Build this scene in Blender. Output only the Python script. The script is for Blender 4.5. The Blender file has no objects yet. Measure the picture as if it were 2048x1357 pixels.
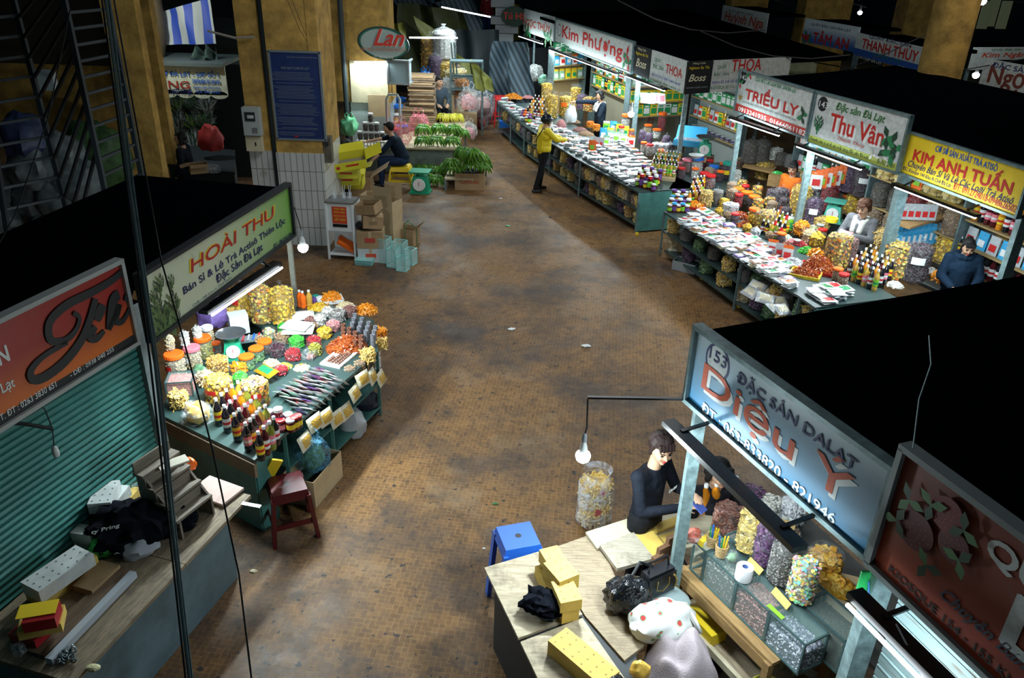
import bpy,math,random
from mathutils import Vector,Matrix,Euler,noise as mnoise
import numpy as np
random.seed(7);np.random.seed(7)
SC=bpy.context.scene
COL=SC.collection
PI=math.pi
V=Vector
# ------------------------------------------------------------------ camera
CAM_H=4.8;FPX=1593.0;VVX,VVY=925.0,3840.0
_dn=V((VVX-1024,VVY-678.5,FPX)).normalized()
_up=-_dn
_fw=V((0,0,1));_Y=(_fw - _up*_fw.dot(_up)).normalized();_X=_Y.cross(_up)
if _X.x < 0:_X=-_X
RW=Matrix((_X,_Y,_up))
cam=bpy.data.cameras.new('camera');cam.sensor_width=36;cam.lens=FPX/2048*36;cam.clip_start=.05;cam.clip_end=200
co=bpy.data.objects.new('camera',cam);COL.objects.link(co)
_r=RW@V((1,0,0));_u=RW@V((0,-1,0));_b=RW@V((0,0,-1))
co.matrix_world=Matrix(((_r.x,_u.x,_b.x,0),(_r.y,_u.y,_b.y,0),(_r.z,_u.z,_b.z,CAM_H),(0,0,0,1)))
SC.camera=co
def ray(x,y):return RW@V(((x-1024)/FPX,(y-678.5)/FPX,1))
def P(x,y,z=0.0):
    r=ray(x,y);t=(z-CAM_H)/r.z;return V((r.x*t,r.y*t,z))
def PY(x,y,Y):
    r=ray(x,y);t=Y/r.y;return V((r.x*t,Y,CAM_H+r.z*t))
def HZ(p,py):
    RT=RW.transposed();a=RT@V((p[0],p[1],-CAM_H));b=RT@V((0,0,1));k=(py-678.5)/FPX
    return (k*a.z-a.y)/(b.y-k*b.z)
# ------------------------------------------------------------------ world, exposure
W=bpy.data.worlds.new('night');SC.world=W;W.use_nodes=True
bg=W.node_tree.nodes['Background'];bg.inputs[0].default_value=(.08,.22,.30,1);bg.inputs[1].default_value=.09
SC.view_settings.view_transform='Standard';SC.view_settings.look='None'
SC.view_settings.exposure=0.0;SC.view_settings.gamma=1.0;SC.view_settings.use_curve_mapping=False
try:
    SC.cycles.max_bounces=6;SC.cycles.transparent_max_bounces=12;SC.cycles.diffuse_bounces=3;SC.cycles.glossy_bounces=3
    SC.cycles.sample_clamp_indirect=4;SC.cycles.caustics_reflective=False;SC.cycles.caustics_refractive=False
    SC.cycles.use_denoising=True
except Exception:pass
COOL=(.80,.95,1.0)
def area_lamp(name,a,b,w,power,col=COOL,down=(0,0,-1),tilt=None):
    a=V(a);b=V(b);L=(b-a).length
    l=bpy.data.lights.new(name,'AREA');l.shape='RECTANGLE';l.size=L;l.size_y=w;l.energy=power;l.color=col
    o=bpy.data.objects.new(name,l);COL.objects.link(o)
    x=(b-a).normalized();z=-V(down);z=(z - x*z.dot(x)).normalized();y=z.cross(x)
    m=Matrix((x,y,z)).transposed().to_4x4();m.translation=(a+b)/2;o.matrix_world=m
    return o
def point_lamp(name,p,power,r=.05,col=COOL):
    l=bpy.data.lights.new(name,'POINT');l.energy=power;l.shadow_soft_size=r;l.color=col
    o=bpy.data.objects.new(name,l);COL.objects.link(o);o.location=p;return o
# ------------------------------------------------------------------ materials
MATS={}
def mat(name,col,rough=.6,metal=0.,spec=.5,emit=None,es=0.,alpha=None,bump=0.,bscale=40.,var=0.,vscale=8.,trans=0.,coat=0.):
    if name in MATS:return MATS[name]
    m=bpy.data.materials.new(name);m.use_nodes=True;MATS[name]=m
    nt=m.node_tree;b=nt.nodes['Principled BSDF']
    c=tuple(col)+(1,) if len(col) == 3 else col
    b.inputs['Base Color'].default_value=c;b.inputs['Roughness'].default_value=rough;b.inputs['Metallic'].default_value=metal
    b.inputs['Specular IOR Level'].default_value=spec
    if coat:b.inputs['Coat Weight'].default_value=coat
    if emit:b.inputs['Emission Color'].default_value=tuple(emit)+(1,);b.inputs['Emission Strength'].default_value=es
    if alpha is not None:b.inputs['Alpha'].default_value=alpha
    if bump or var:
        tc=nt.nodes.new('ShaderNodeTexCoord')
        if var:
            n=nt.nodes.new('ShaderNodeTexNoise');n.inputs['Scale'].default_value=vscale;n.inputs['Detail'].default_value=6
            n.inputs['Roughness'].default_value=.65
            r=nt.nodes.new('ShaderNodeValToRGB');e=r.color_ramp.elements
            e[0].position=.35;e[1].position=.65
            e[0].color=tuple(x*(1-var) for x in c[:3])+(1,);e[1].color=tuple(min(1,x*(1+var*.5)) for x in c[:3])+(1,)
            nt.links.new(tc.outputs['Object'],n.inputs['Vector']);nt.links.new(n.outputs['Fac'],r.inputs['Fac']);nt.links.new(r.outputs['Color'],b.inputs['Base Color'])
        if bump:
            n=nt.nodes.new('ShaderNodeTexNoise');n.inputs['Scale'].default_value=bscale;n.inputs['Detail'].default_value=3
            u=nt.nodes.new('ShaderNodeBump');u.inputs['Strength'].default_value=min(1,bump);u.inputs['Distance'].default_value=.02
            nt.links.new(tc.outputs['Object'],n.inputs['Vector']);nt.links.new(n.outputs['Fac'],u.inputs['Height']);nt.links.new(u.outputs['Normal'],b.inputs['Normal'])
    return m
def film(name,col=(.9,.95,1),opacity=.22,rough=.12,bscale=25.,bump=.8):
    if name in MATS:return MATS[name]
    m=bpy.data.materials.new(name);m.use_nodes=True;MATS[name]=m
    nt=m.node_tree;b=nt.nodes['Principled BSDF']
    b.inputs['Base Color'].default_value=tuple(col)+(1,);b.inputs['Roughness'].default_value=rough;b.inputs['Alpha'].default_value=opacity
    tc=nt.nodes.new('ShaderNodeTexCoord');n=nt.nodes.new('ShaderNodeTexNoise');n.inputs['Scale'].default_value=bscale;n.inputs['Detail'].default_value=4
    n.inputs['Distortion'].default_value=1.2
    r=nt.nodes.new('ShaderNodeMapRange');r.inputs[1].default_value=.45;r.inputs[2].default_value=.75;r.inputs[3].default_value=opacity*.3;r.inputs[4].default_value=min(1,opacity*2.4)
    u=nt.nodes.new('ShaderNodeBump');u.inputs['Strength'].default_value=bump;u.inputs['Distance'].default_value=.03
    nt.links.new(tc.outputs['Object'],n.inputs['Vector']);nt.links.new(n.outputs['Fac'],u.inputs['Height']);nt.links.new(u.outputs['Normal'],b.inputs['Normal'])
    nt.links.new(n.outputs['Fac'],r.inputs[0]);nt.links.new(r.outputs[0],b.inputs['Alpha'])
    return m
def glass(name,col=(.75,.95,.93),opacity=.12,rough=.04):
    if name in MATS:return MATS[name]
    m=mat(name,col,rough=rough,alpha=opacity,spec=.8);return m
def ramp_mat(name,cols,rough=.6,coat=0.):
    if name in MATS:return MATS[name]
    m=bpy.data.materials.new(name);m.use_nodes=True;MATS[name]=m
    nt=m.node_tree;b=nt.nodes['Principled BSDF'];b.inputs['Roughness'].default_value=rough
    if coat:b.inputs['Coat Weight'].default_value=coat
    g=nt.nodes.new('ShaderNodeNewGeometry');r=nt.nodes.new('ShaderNodeValToRGB');r.color_ramp.interpolation='CONSTANT'
    e=r.color_ramp.elements
    while len(e) > 1:e.remove(e[-1])
    for i,c in enumerate(cols):
        x=e[0] if i == 0 else e.new(i/len(cols));x.position=i/len(cols);x.color=tuple(c)+(1,)
    nt.links.new(g.outputs['Random Per Island'],r.inputs['Fac']);nt.links.new(r.outputs['Color'],b.inputs['Base Color'])
    return m
def wood(name,c0,c1,scale=6.,rough=.7,stains=0.):
    if name in MATS:return MATS[name]
    m=bpy.data.materials.new(name);m.use_nodes=True;MATS[name]=m
    nt=m.node_tree;b=nt.nodes['Principled BSDF'];b.inputs['Roughness'].default_value=rough
    tc=nt.nodes.new('ShaderNodeTexCoord');mp=nt.nodes.new('ShaderNodeMapping');mp.inputs['Scale'].default_value=(1.2,14,14)
    n=nt.nodes.new('ShaderNodeTexNoise');n.inputs['Scale'].default_value=scale;n.inputs['Detail'].default_value=8;n.inputs['Roughness'].default_value=.7
    r=nt.nodes.new('ShaderNodeValToRGB');e=r.color_ramp.elements;e[0].position=.35;e[1].position=.66
    e[0].color=tuple(c0)+(1,);e[1].color=tuple(c1)+(1,)
    L=nt.links.new
    L(tc.outputs['Object'],mp.inputs['Vector']);L(mp.outputs['Vector'],n.inputs['Vector']);L(n.outputs['Fac'],r.inputs['Fac'])
    out=r.outputs['Color']
    if stains:
        n2=nt.nodes.new('ShaderNodeTexNoise');n2.inputs['Scale'].default_value=4;n2.inputs['Detail'].default_value=7;n2.inputs['Roughness'].default_value=.75
        L(tc.outputs['Object'],n2.inputs['Vector'])
        r2=nt.nodes.new('ShaderNodeMapRange');r2.inputs[1].default_value=.5;r2.inputs[2].default_value=.72;r2.inputs[3].default_value=0;r2.inputs[4].default_value=stains
        L(n2.outputs['Fac'],r2.inputs[0])
        mx=nt.nodes.new('ShaderNodeMix');mx.data_type='RGBA';mx.inputs['B'].default_value=(.05,.035,.025,1)
        L(r2.outputs[0],mx.inputs['Factor']);L(out,mx.inputs['A']);out=mx.outputs['Result']
    L(out,b.inputs['Base Color'])
    u=nt.nodes.new('ShaderNodeBump');u.inputs['Strength'].default_value=.3;u.inputs['Distance'].default_value=.01
    L(n.outputs['Fac'],u.inputs['Height']);L(u.outputs['Normal'],b.inputs['Normal'])
    return m
# ------------------------------------------------------------------ mesh builder
class MB:
    def __init__(s):s.v=[];s.f=[];s.m=[];s.M=Matrix.Identity(4)
    def add(s,vs,fs,mi=0):
        k=len(s.v);s.v+=[tuple(s.M@V(p)) for p in vs];s.f+=[tuple(k+i for i in f) for f in fs];s.m+=[mi]*len(fs)
    def box(s,c,d,rz=0.,mi=0,R=None,top=1.):
        x,y,z=d[0]/2,d[1]/2,d[2]/2
        R=R or Matrix.Rotation(rz,3,'Z');c=V(c)
        vs=[c + R@V((a*x*(top if e > 0 else 1),b*y*(top if e > 0 else 1),e*z)) for e in (-1,1) for a,b in ((-1,-1),(1,-1),(1,1),(-1,1))]
        s.add(vs,[(3,2,1,0),(4,5,6,7),(0,1,5,4),(1,2,6,5),(2,3,7,6),(3,0,4,7)],mi)
    def bar(s,a,b,w,h=None,mi=0,upv=(0,0,1)):
        a=V(a);b=V(b);h=h or w;x=(b-a);L=x.length
        if L < 1e-6:return
        x.normalize();z=V(upv)
        if abs(x.dot(z)) > .95:z=V((1,0,0))
        y=z.cross(x).normalized();z=x.cross(y)
        s.box((a+b)/2,(L,w,h),mi=mi,R=Matrix((x,y,z)).transposed())
    def prism(s,poly,z0,z1,mi=0):
        n=len(poly);vs=[(p[0],p[1],z0) for p in poly]+[(p[0],p[1],z1) for p in poly]
        a=sum(poly[i][0]*poly[(i+1) % n][1]-poly[(i+1) % n][0]*poly[i][1] for i in range(n))
        fs=[tuple(range(n))[::-1],tuple(range(n,2*n))]+[(i,(i+1) % n,n+(i+1) % n,n+i) for i in range(n)]
        if a < 0:fs=[f[::-1] for f in fs]
        s.add(vs,fs,mi)
    def tube(s,pts,r,n=8,mi=0,caps=True):
        pts=[V(p) for p in pts];k=len(s.v);N=len(pts)
        rs=r if isinstance(r,(list,tuple)) else [r]*N
        d=(pts[1]-pts[0]).normalized();u=d.orthogonal().normalized();vs=[]
        for i,p in enumerate(pts):
            t=(pts[min(i+1,N-1)]-pts[max(i-1,0)]).normalized();u=(u-t*u.dot(t))
            u=u.normalized() if u.length > 1e-6 else t.orthogonal().normalized();w=t.cross(u)
            vs+=[p+(u*math.cos(2*PI*j/n)+w*math.sin(2*PI*j/n))*rs[i] for j in range(n)]
        fs=[(i*n+j,i*n+(j+1) % n,(i+1)*n+(j+1) % n,(i+1)*n+j) for i in range(N-1) for j in range(n)]
        if caps:fs+=[tuple(range(n))[::-1],tuple((N-1)*n+j for j in range(n))]
        s.add(vs,fs,mi)
    def lathe(s,prof,c=(0,0,0),n=16,mi=0,sx=1.,sy=1.,closed=True,R=None):
        vs=[];c=V(c);R=R or Matrix.Identity(3)
        for r,z in prof:vs+=[c+R@V((r*sx*math.cos(2*PI*j/n),r*sy*math.sin(2*PI*j/n),z)) for j in range(n)]
        N=len(prof);fs=[(i*n+j,i*n+(j+1) % n,(i+1)*n+(j+1) % n,(i+1)*n+j) for i in range(N-1) for j in range(n)]
        if closed:fs+=[tuple(range(n))[::-1],tuple((N-1)*n+j for j in range(n))]
        s.add(vs,fs,mi)
    def ball(s,c,r,n=12,mi=0,R=None):
        r=(r,r,r) if isinstance(r,(int,float)) else r;R=R or Matrix.Identity(3);c=V(c)
        m=max(4,n//2);vs=[c+R@V((0,0,-r[2]))]
        for i in range(1,m):
            a=-PI/2+PI*i/m
            vs+=[c+R@V((r[0]*math.cos(a)*math.cos(2*PI*j/n),r[1]*math.cos(a)*math.sin(2*PI*j/n),r[2]*math.sin(a))) for j in range(n)]
        vs.append(c+R@V((0,0,r[2])));fs=[(0,1+(j+1) % n,1+j) for j in range(n)]
        fs+=[(1+(i-1)*n+j,1+(i-1)*n+(j+1) % n,1+i*n+(j+1) % n,1+i*n+j) for i in range(1,m-1) for j in range(n)]
        fs+=[(1+(m-2)*n+j,1+(m-2)*n+(j+1) % n,len(vs)-1) for j in range(n)]
        s.add(vs,fs,mi)
    def grid(s,fn,nu,nv,mi=0,thick=0.):
        vs=[V(fn(i/nu,j/nv)) for j in range(nv+1) for i in range(nu+1)]
        q=[(j*(nu+1)+i,j*(nu+1)+i+1,(j+1)*(nu+1)+i+1,(j+1)*(nu+1)+i) for j in range(nv) for i in range(nu)]
        if not thick:s.add(vs,q,mi);return
        k=len(vs);vs2=[p-V((0,0,thick)) if not isinstance(thick,Vector) else p-thick for p in vs]
        B=[i for i in range(nu)]+[nu+(nu+1)*j for j in range(nv)]+[(nu+1)*nv+nu-i for i in range(nu)]+[(nu+1)*(nv-j) for j in range(nv)]
        side=[(k+B[i],k+B[(i+1) % len(B)],B[(i+1) % len(B)],B[i]) for i in range(len(B))]
        s.add(vs+vs2,q+[tuple(k+i for i in f[::-1]) for f in q]+side,mi)
    def mesh(s,name,mats,smooth=False):
        me=bpy.data.meshes.new(name);me.from_pydata(s.v,[],s.f);me.update()
        if not isinstance(mats,(list,tuple)):mats=[mats]
        for m in mats:me.materials.append(m)
        if len(mats) > 1:me.polygons.foreach_set('material_index',s.m)
        if smooth:
            me.polygons.foreach_set('use_smooth',[True]*len(me.polygons))
            try:me.set_sharp_from_angle(angle=math.radians(40))
            except Exception:pass
        return me
    def obj(s,name,mats,parent=None,smooth=False,label=None,kind=None):
        return mkobj(name,s.mesh(name,mats,smooth),parent,label,kind)
def mkobj(name,me,parent=None,label=None,kind=None):
    o=bpy.data.objects.new(name,me);COL.objects.link(o)
    if parent:o.parent=parent
    if label:o['label']=label
    if kind:o['kind']=kind
    return o
def tag(o,label,cat,group=None,kind=None):
    o['label']=label;o['category']=cat
    if group:o['group']=group
    if kind:o['kind']=kind
    return o
def thing(name,label,cat,loc=(0,0,0),rz=0.,group=None):
    o=bpy.data.objects.new(name,None);COL.objects.link(o);o.location=loc;o.rotation_euler=(0,0,rz);o.empty_display_size=.1
    return tag(o,label,cat,group)
def struct(name,mb,m,smooth=False,label=None):
    o=mb.obj(name,m,None,smooth);o['kind']='structure'
    if label:o['label']=label
    return o
SPEC={}
def place(key,builder,loc,label,cat,rz=0.,group=None,sc=1.,rot=None):
    """a thing and its parts from shared meshes; builder() -> [(name, mesh or None, parent index)]"""
    if key not in SPEC:SPEC[key]=builder()
    obs=[]
    for i,(n,me,pi) in enumerate(SPEC[key]):
        o=bpy.data.objects.new(n,me);COL.objects.link(o)
        if i:o.parent=obs[pi]
        obs.append(o)
    r=obs[0];r.location=loc;r.rotation_euler=rot or (0,0,rz)
    if sc != 1.:r.scale=(sc,sc,sc) if isinstance(sc,(int,float)) else sc
    tag(r,label,cat,group);d=RAD[key] if key in RAD else RAD.setdefault(key,max(v.co.xy.length for v in SPEC[key][0][1].vertices))
    OCC.append((r.location.x,r.location.y,r.location.z,d*(sc if isinstance(sc,(int,float)) else 1)));return r
OCC=[];RAD={}
def ang(a,b):return math.atan2(b[1]-a[1],b[0]-a[0])
ORD=['first','second','third','fourth','fifth','sixth','seventh','eighth','ninth','tenth','eleventh','twelfth','thirteenth','fourteenth','fifteenth','sixteenth','seventeenth','eighteenth','nineteenth','twentieth','twenty-first','twenty-second','twenty-third','twenty-fourth']
def lerp(a,b,t):return a+(b-a)*t
def bil(q,u,v):return q[0].lerp(q[1],u).lerp(q[3].lerp(q[2],u),v)
# ------------------------------------------------------------------ floor and shell
def floor_material():
    m=bpy.data.materials.new('floor_brick');m.use_nodes=True;nt=m.node_tree;b=nt.nodes['Principled BSDF'];L=nt.links.new
    tc=nt.nodes.new('ShaderNodeTexCoord')
    mp=nt.nodes.new('ShaderNodeMapping');mp.inputs['Rotation'].default_value=(0,0,.12);L(tc.outputs['Object'],mp.inputs['Vector'])
    def brick(rot):
        q=nt.nodes.new('ShaderNodeMapping');q.inputs['Rotation'].default_value=(0,0,rot);L(mp.outputs['Vector'],q.inputs['Vector'])
        t=nt.nodes.new('ShaderNodeTexBrick');t.inputs['Scale'].default_value=1.0;t.inputs['Brick Width'].default_value=.09;t.inputs['Row Height'].default_value=.045
        t.inputs['Mortar Size'].default_value=.0035;t.inputs['Mortar Smooth'].default_value=.2;t.inputs['Bias'].default_value=0
        t.inputs['Color1'].default_value=(.16,.078,.028,1);t.inputs['Color2'].default_value=(.25,.125,.044,1);t.inputs['Mortar'].default_value=(.33,.19,.07,1)
        L(q.outputs['Vector'],t.inputs['Vector']);return t
    t1=brick(0);t2=brick(PI/2)
    ck=nt.nodes.new('ShaderNodeTexChecker');ck.inputs['Scale'].default_value=1/.09
    cm=nt.nodes.new('ShaderNodeMapping');cm.inputs['Location'].default_value=(.001,.001,.5);L(mp.outputs['Vector'],cm.inputs['Vector']);L(cm.outputs['Vector'],ck.inputs['Vector'])
    mx=nt.nodes.new('ShaderNodeMix');mx.data_type='RGBA';L(ck.outputs['Fac'],mx.inputs['Factor']);L(t1.outputs['Color'],mx.inputs['A']);L(t2.outputs['Color'],mx.inputs['B'])
    mf=nt.nodes.new('ShaderNodeMix');L(ck.outputs['Fac'],mf.inputs['Factor']);L(t1.outputs['Fac'],mf.inputs['A']);L(t2.outputs['Fac'],mf.inputs['B'])
    def noise(scale,lo,hi,a,c,det=8,rg=.7):
        n=nt.nodes.new('ShaderNodeTexNoise');n.inputs['Scale'].default_value=scale;n.inputs['Detail'].default_value=det;n.inputs['Roughness'].default_value=rg
        L(tc.outputs['Object'],n.inputs['Vector']);r=nt.nodes.new('ShaderNodeMapRange');r.inputs[1].default_value=lo;r.inputs[2].default_value=hi;r.inputs[3].default_value=a;r.inputs[4].default_value=c
        L(n.outputs['Fac'],r.inputs[0]);return r
    def mul(col,fac,c):
        x=nt.nodes.new('ShaderNodeMix');x.data_type='RGBA';L(fac.outputs[0],x.inputs['Factor']);L(col,x.inputs['A']);x.inputs['B'].default_value=c;return x.outputs['Result']
    c=mul(mx.outputs['Result'],noise(.7,.44,.62,0,.85),(.055,.042,.036,1))
    c=mul(c,noise(3.2,.56,.70,0,.85),(.035,.026,.022,1));c=mul(c,noise(9,.5,.8,0,.6),(.04,.03,.026,1))
    c=mul(c,noise(1.1,.54,.76,0,.5,5),(.33,.24,.15,1))
    c=mul(c,noise(13,.66,.70,0,.95,2,.5),(.03,.026,.024,1))
    L(c,b.inputs['Base Color']);b.inputs['Specular IOR Level'].default_value=.3
    rr=noise(1.3,.35,.7,.42,.7);L(rr.outputs[0],b.inputs['Roughness'])
    bp=nt.nodes.new('ShaderNodeBump');bp.inputs['Strength'].default_value=.75;bp.inputs['Distance'].default_value=.006;bp.invert=True
    L(mf.outputs[0],bp.inputs['Height']);L(bp.outputs['Normal'],b.inputs['Normal'])
    return m
mb=MB();mb.box((3,25,-.05),(60,70,.1));struct('floor',mb,floor_material())

YEL=mat('yellow_plaster',(.50,.30,.07),rough=.85,var=.42,vscale=3.5,bump=.3,bscale=30)
CREAM=mat('cream_plaster',(.62,.55,.36),rough=.8,var=.2,vscale=3)
BLACKROOF=mat('black_roof_sheet',(.0015,.002,.003),rough=1.,spec=0.)
DARK=mat('dark_paint',(.012,.018,.022),rough=.6)
STEEL=mat('grey_green_steel',(.16,.24,.25),rough=.45,metal=.3,var=.35,vscale=14)
GSTEEL=mat('pale_blue_steel',(.20,.29,.30),rough=.45,metal=.2,var=.4,vscale=18)
TEAL=mat('teal_metal',(.06,.19,.17),rough=.45,var=.25,vscale=6)
ALU=mat('aluminium',(.55,.6,.62),rough=.3,metal=.8)
WHITE=mat('white_enamel',(.75,.78,.78),rough=.4)
BLACK=mat('black_paint',(.006,.007,.008),rough=.35)
RUBBER=mat('black_rubber',(.01,.011,.012),rough=.55)
def tile_material():
    m=bpy.data.materials.new('white_tile');m.use_nodes=True;nt=m.node_tree;b=nt.nodes['Principled BSDF'];L=nt.links.new
    tc=nt.nodes.new('ShaderNodeTexCoord');q=nt.nodes.new('ShaderNodeMapping');q.inputs['Rotation'].default_value=(PI/2,0,0);L(tc.outputs['Object'],q.inputs['Vector'])
    t=nt.nodes.new('ShaderNodeTexBrick');t.offset=0;t.inputs['Scale'].default_value=1;t.inputs['Brick Width'].default_value=.10;t.inputs['Row Height'].default_value=.32;t.inputs['Mortar Size'].default_value=.006
    t.inputs['Color1'].default_value=(.62,.63,.60,1);t.inputs['Color2'].default_value=(.54,.55,.53,1);t.inputs['Mortar'].default_value=(.22,.2,.17,1)
    L(q.outputs['Vector'],t.inputs['Vector'])
    n=nt.nodes.new('ShaderNodeTexNoise');n.inputs['Scale'].default_value=2.6;n.inputs['Detail'].default_value=7;L(tc.outputs['Object'],n.inputs['Vector'])
    r=nt.nodes.new('ShaderNodeMapRange');r.inputs[1].default_value=.6;r.inputs[2].default_value=.72;r.inputs[3].default_value=0;r.inputs[4].default_value=.75;L(n.outputs['Fac'],r.inputs[0])
    x=nt.nodes.new('ShaderNodeMix');x.data_type='RGBA';L(r.outputs[0],x.inputs['Factor']);L(t.outputs['Color'],x.inputs['A']);x.inputs['B'].default_value=(.26,.22,.15,1)
    L(x.outputs['Result'],b.inputs['Base Color']);b.inputs['Roughness'].default_value=.3
    return m
TILE=tile_material()
# big tiled pillar: two bays with a down-pipe between them
PYL=12.95
pl,pm,pr=P(489,520).x,PY(556,370,PYL).x,-3.16
mb=MB()
mb.box(((pl+pm-.05)/2,PYL+.6,.79),(pm-.05-pl,1.2,1.58),mi=1);mb.box(((pl+pm-.05)/2,PYL+.62,3.9),(pm-.05-pl-.02,1.2,4.64))
mb.box(((pm+.05+pr)/2,PYL+.55,.79),(pr-pm-.05,1.3,1.58),mi=1);mb.box(((pm+.05+pr)/2,PYL+.58,3.9),(pr-pm-.07,1.3,4.64))
mb.box((pm,PYL+.8,3),(.5,.5,6));zq=PY(620,104,PYL).z;mb.box((PY(626,60,PYL).x,PYL-.02,zq+1.5),(.16,.12,3.0),mi=0)
struct('pillar_tiled',mb,[YEL,TILE])
mb=MB();mb.tube([(pm,PYL+.08,0),(pm,PYL+.08,6)],.055,12);mb.tube([(pm-.09,PYL+.12,.9),(pm-.09,PYL+.12,6)],.025,8)
tag(mb.obj('down_pipe',mat('dark_pipe',(.03,.045,.05),rough=.5)),'dark vertical drain pipe running down the tiled yellow pillar','pipe')
# slender yellow pillar further left, second pillar beyond
x0,x1=PY(209,60,PYL).x,PY(297,175,PYL).x;x0_p=x0
mb=MB();mb.box(((x0+x1)/2,PYL+.1,3),(x1-x0,.2,6));struct('pillar_left',mb,YEL)
# banana stall wall (cream plaster above pale tiles) with yellow pillar
FY=19.2
xa,xb,xc=PY(700,200,FY).x,PY(778,100,FY).x,PY(792,150,FY).x
zt=PY(740,205,FY).z
mb=MB();mb.box(((xa-1.2+xb)/2,FY+.45,zt+1.9),(xb-xa+1.2,.9,3.8));mb.box(((xa+xb)/2,FY+.44,zt/2),(xb-xa-.02,.9,zt),mi=1)
struct('pillar_banana',mb,[YEL,mat('pale_wall_tile',(.50,.57,.58),rough=.35,var=.15)])
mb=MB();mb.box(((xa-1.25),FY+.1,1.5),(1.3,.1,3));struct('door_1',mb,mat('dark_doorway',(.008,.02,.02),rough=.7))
mb=MB();zb0,zb1=PY(740,205,FY).z,PY(740,122,FY).z
mb.box(((xa+xb)/2+.0,FY-.03,(zb0+zb1)/2),(xb-xa-.1,.05,zb1-zb0));struct('wall_banana_panel',mb,CREAM)
mb=MB();mb.tube([(xa-.07,FY-.1,0),(xa-.07,FY-.1,6)],.06,10);tag(mb.obj('down_pipe',mat('dark_pipe',(0,0,0))),'dark pipe beside the oval banana-stall sign','pipe')
# round columns at the far right
c0=PY(1915,80,15.5);w=(PY(1972,0,15.5).x-PY(1884,0,15.5).x)/2
mb=MB();mb.lathe([(w,0),(w,7)],(c0.x+.02,15.5+w,0),28);struct('pillar_round',mb,YEL,True)
mb=MB();a=PY(1850,30,30);mb.box((a.x,30.5,3),(1.3,1.0,9));struct('pillar_far',mb,YEL)
mb=MB();a=PY(1660,5,30);mb.box((a.x,30.5,3),(1.6,1.0,9));mb.box((PY(1500,5,33).x,33.5,3),(1.4,1.0,9));struct('pillar_distant',mb,YEL)
mb=MB();mb.box((3,47,5),(70,.3,10));struct('wall_far',mb,mat('far_wall',(.02,.028,.03),rough=.9,var=.6,vscale=.6))
mb=MB();mb.box((-12.5,20,4),(.3,44,8));struct('wall_left',mb,mat('far_wall',(0,0,0)))
# ------------------------------------------------------------------ boards with lettering
SIGNS=[]
class Sign:
    def __init__(s,name,label,bl,br,top,z0=2.2,bgm=None,z1=None,border=None,thick=.04,cat='sign',A=None,B=None):
        s.A=A or P(bl[0],bl[1],z0);s.B=B or P(br[0],br[1],z0);s.z0=z0
        s.z1=z1 or HZ(s.A,top);s.d=(s.B-s.A);s.L=s.d.length;s.d.normalize();s.n=V((s.d.y,-s.d.x,0))
        s.t=thing(name,label,cat,s.A,ang(s.A,s.B));s.h=s.z1-z0;s.th=thick
        mb=MB();mb.box((s.L/2,thick/2,s.h/2),(s.L,thick,s.h));mb.obj('panel',bgm,s.t)
        if border:
            mb=MB();e=.03
            for q in ((s.L/2,0,s.h+.005,s.L+.03,e),(s.L/2,0,-.005,s.L+.03,e)):mb.box((q[0],thick/2-.01,q[2]),(q[3],thick+.03,q[4]))
            for x in (0,s.L):mb.box((x,thick/2-.01,s.h/2),(e,thick+.03,s.h))
            mb.obj('frame',border,s.t)
    def loc(s,p):
        r=ray(*p);o=V((0,0,CAM_H));t=(s.A-o).dot(s.n)/r.dot(s.n);q=o+r*t;return (q-s.A).dot(s.d),q.z-s.z0
    def text(s,body,l,r,t,m,off=0.,shear=0.,name='lettering',depth=.003,dx=0.,dz=0.):
        x0,z0=s.loc(l);x1,za=s.loc(r);_,z1=s.loc(t);z0=(z0+za)/2
        return text_obj(s.t,body,x0+dx,x1+dx,z0+dz,z1+dz,-.0015-depth*.6,m,off,shear,name)
    def patch(s,x0,x1,z0,z1,m,y=-.003,name='band'):
        mb=MB();mb.box(((x0+x1)/2,y*.25,(z0+z1)/2),(x1-x0,.001,z1-z0));return mb.obj(name,m,s.t)
    def patch_px(s,a,b,m,name='band',y=-.003):
        x0,z0=s.loc(a);x1,z1=s.loc(b);return s.patch(min(x0,x1),max(x0,x1),min(z0,z1),max(z0,z1),m,y,name)
    def disc(s,c,r,m,ring=None,name='roundel',y=-.0015):
        x,z=s.loc(c);mb=MB();n=28;k=s.L and r
        mb.add([(x+k*math.cos(2*PI*i/n),y,z+k*math.sin(2*PI*i/n)) for i in range(n)],[tuple(range(n))])
        o=mb.obj(name,m,s.t)
        if ring:
            mb=MB();vs=[]
            for q in (k*.86,k):vs+=[(x+q*math.cos(2*PI*i/n),y-.0005,z+q*math.sin(2*PI*i/n)) for i in range(n)]
            mb.add(vs,[(i,(i+1) % n,n+(i+1) % n,n+i) for i in range(n)]);mb.obj('ring',ring,o)
        return o
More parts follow.
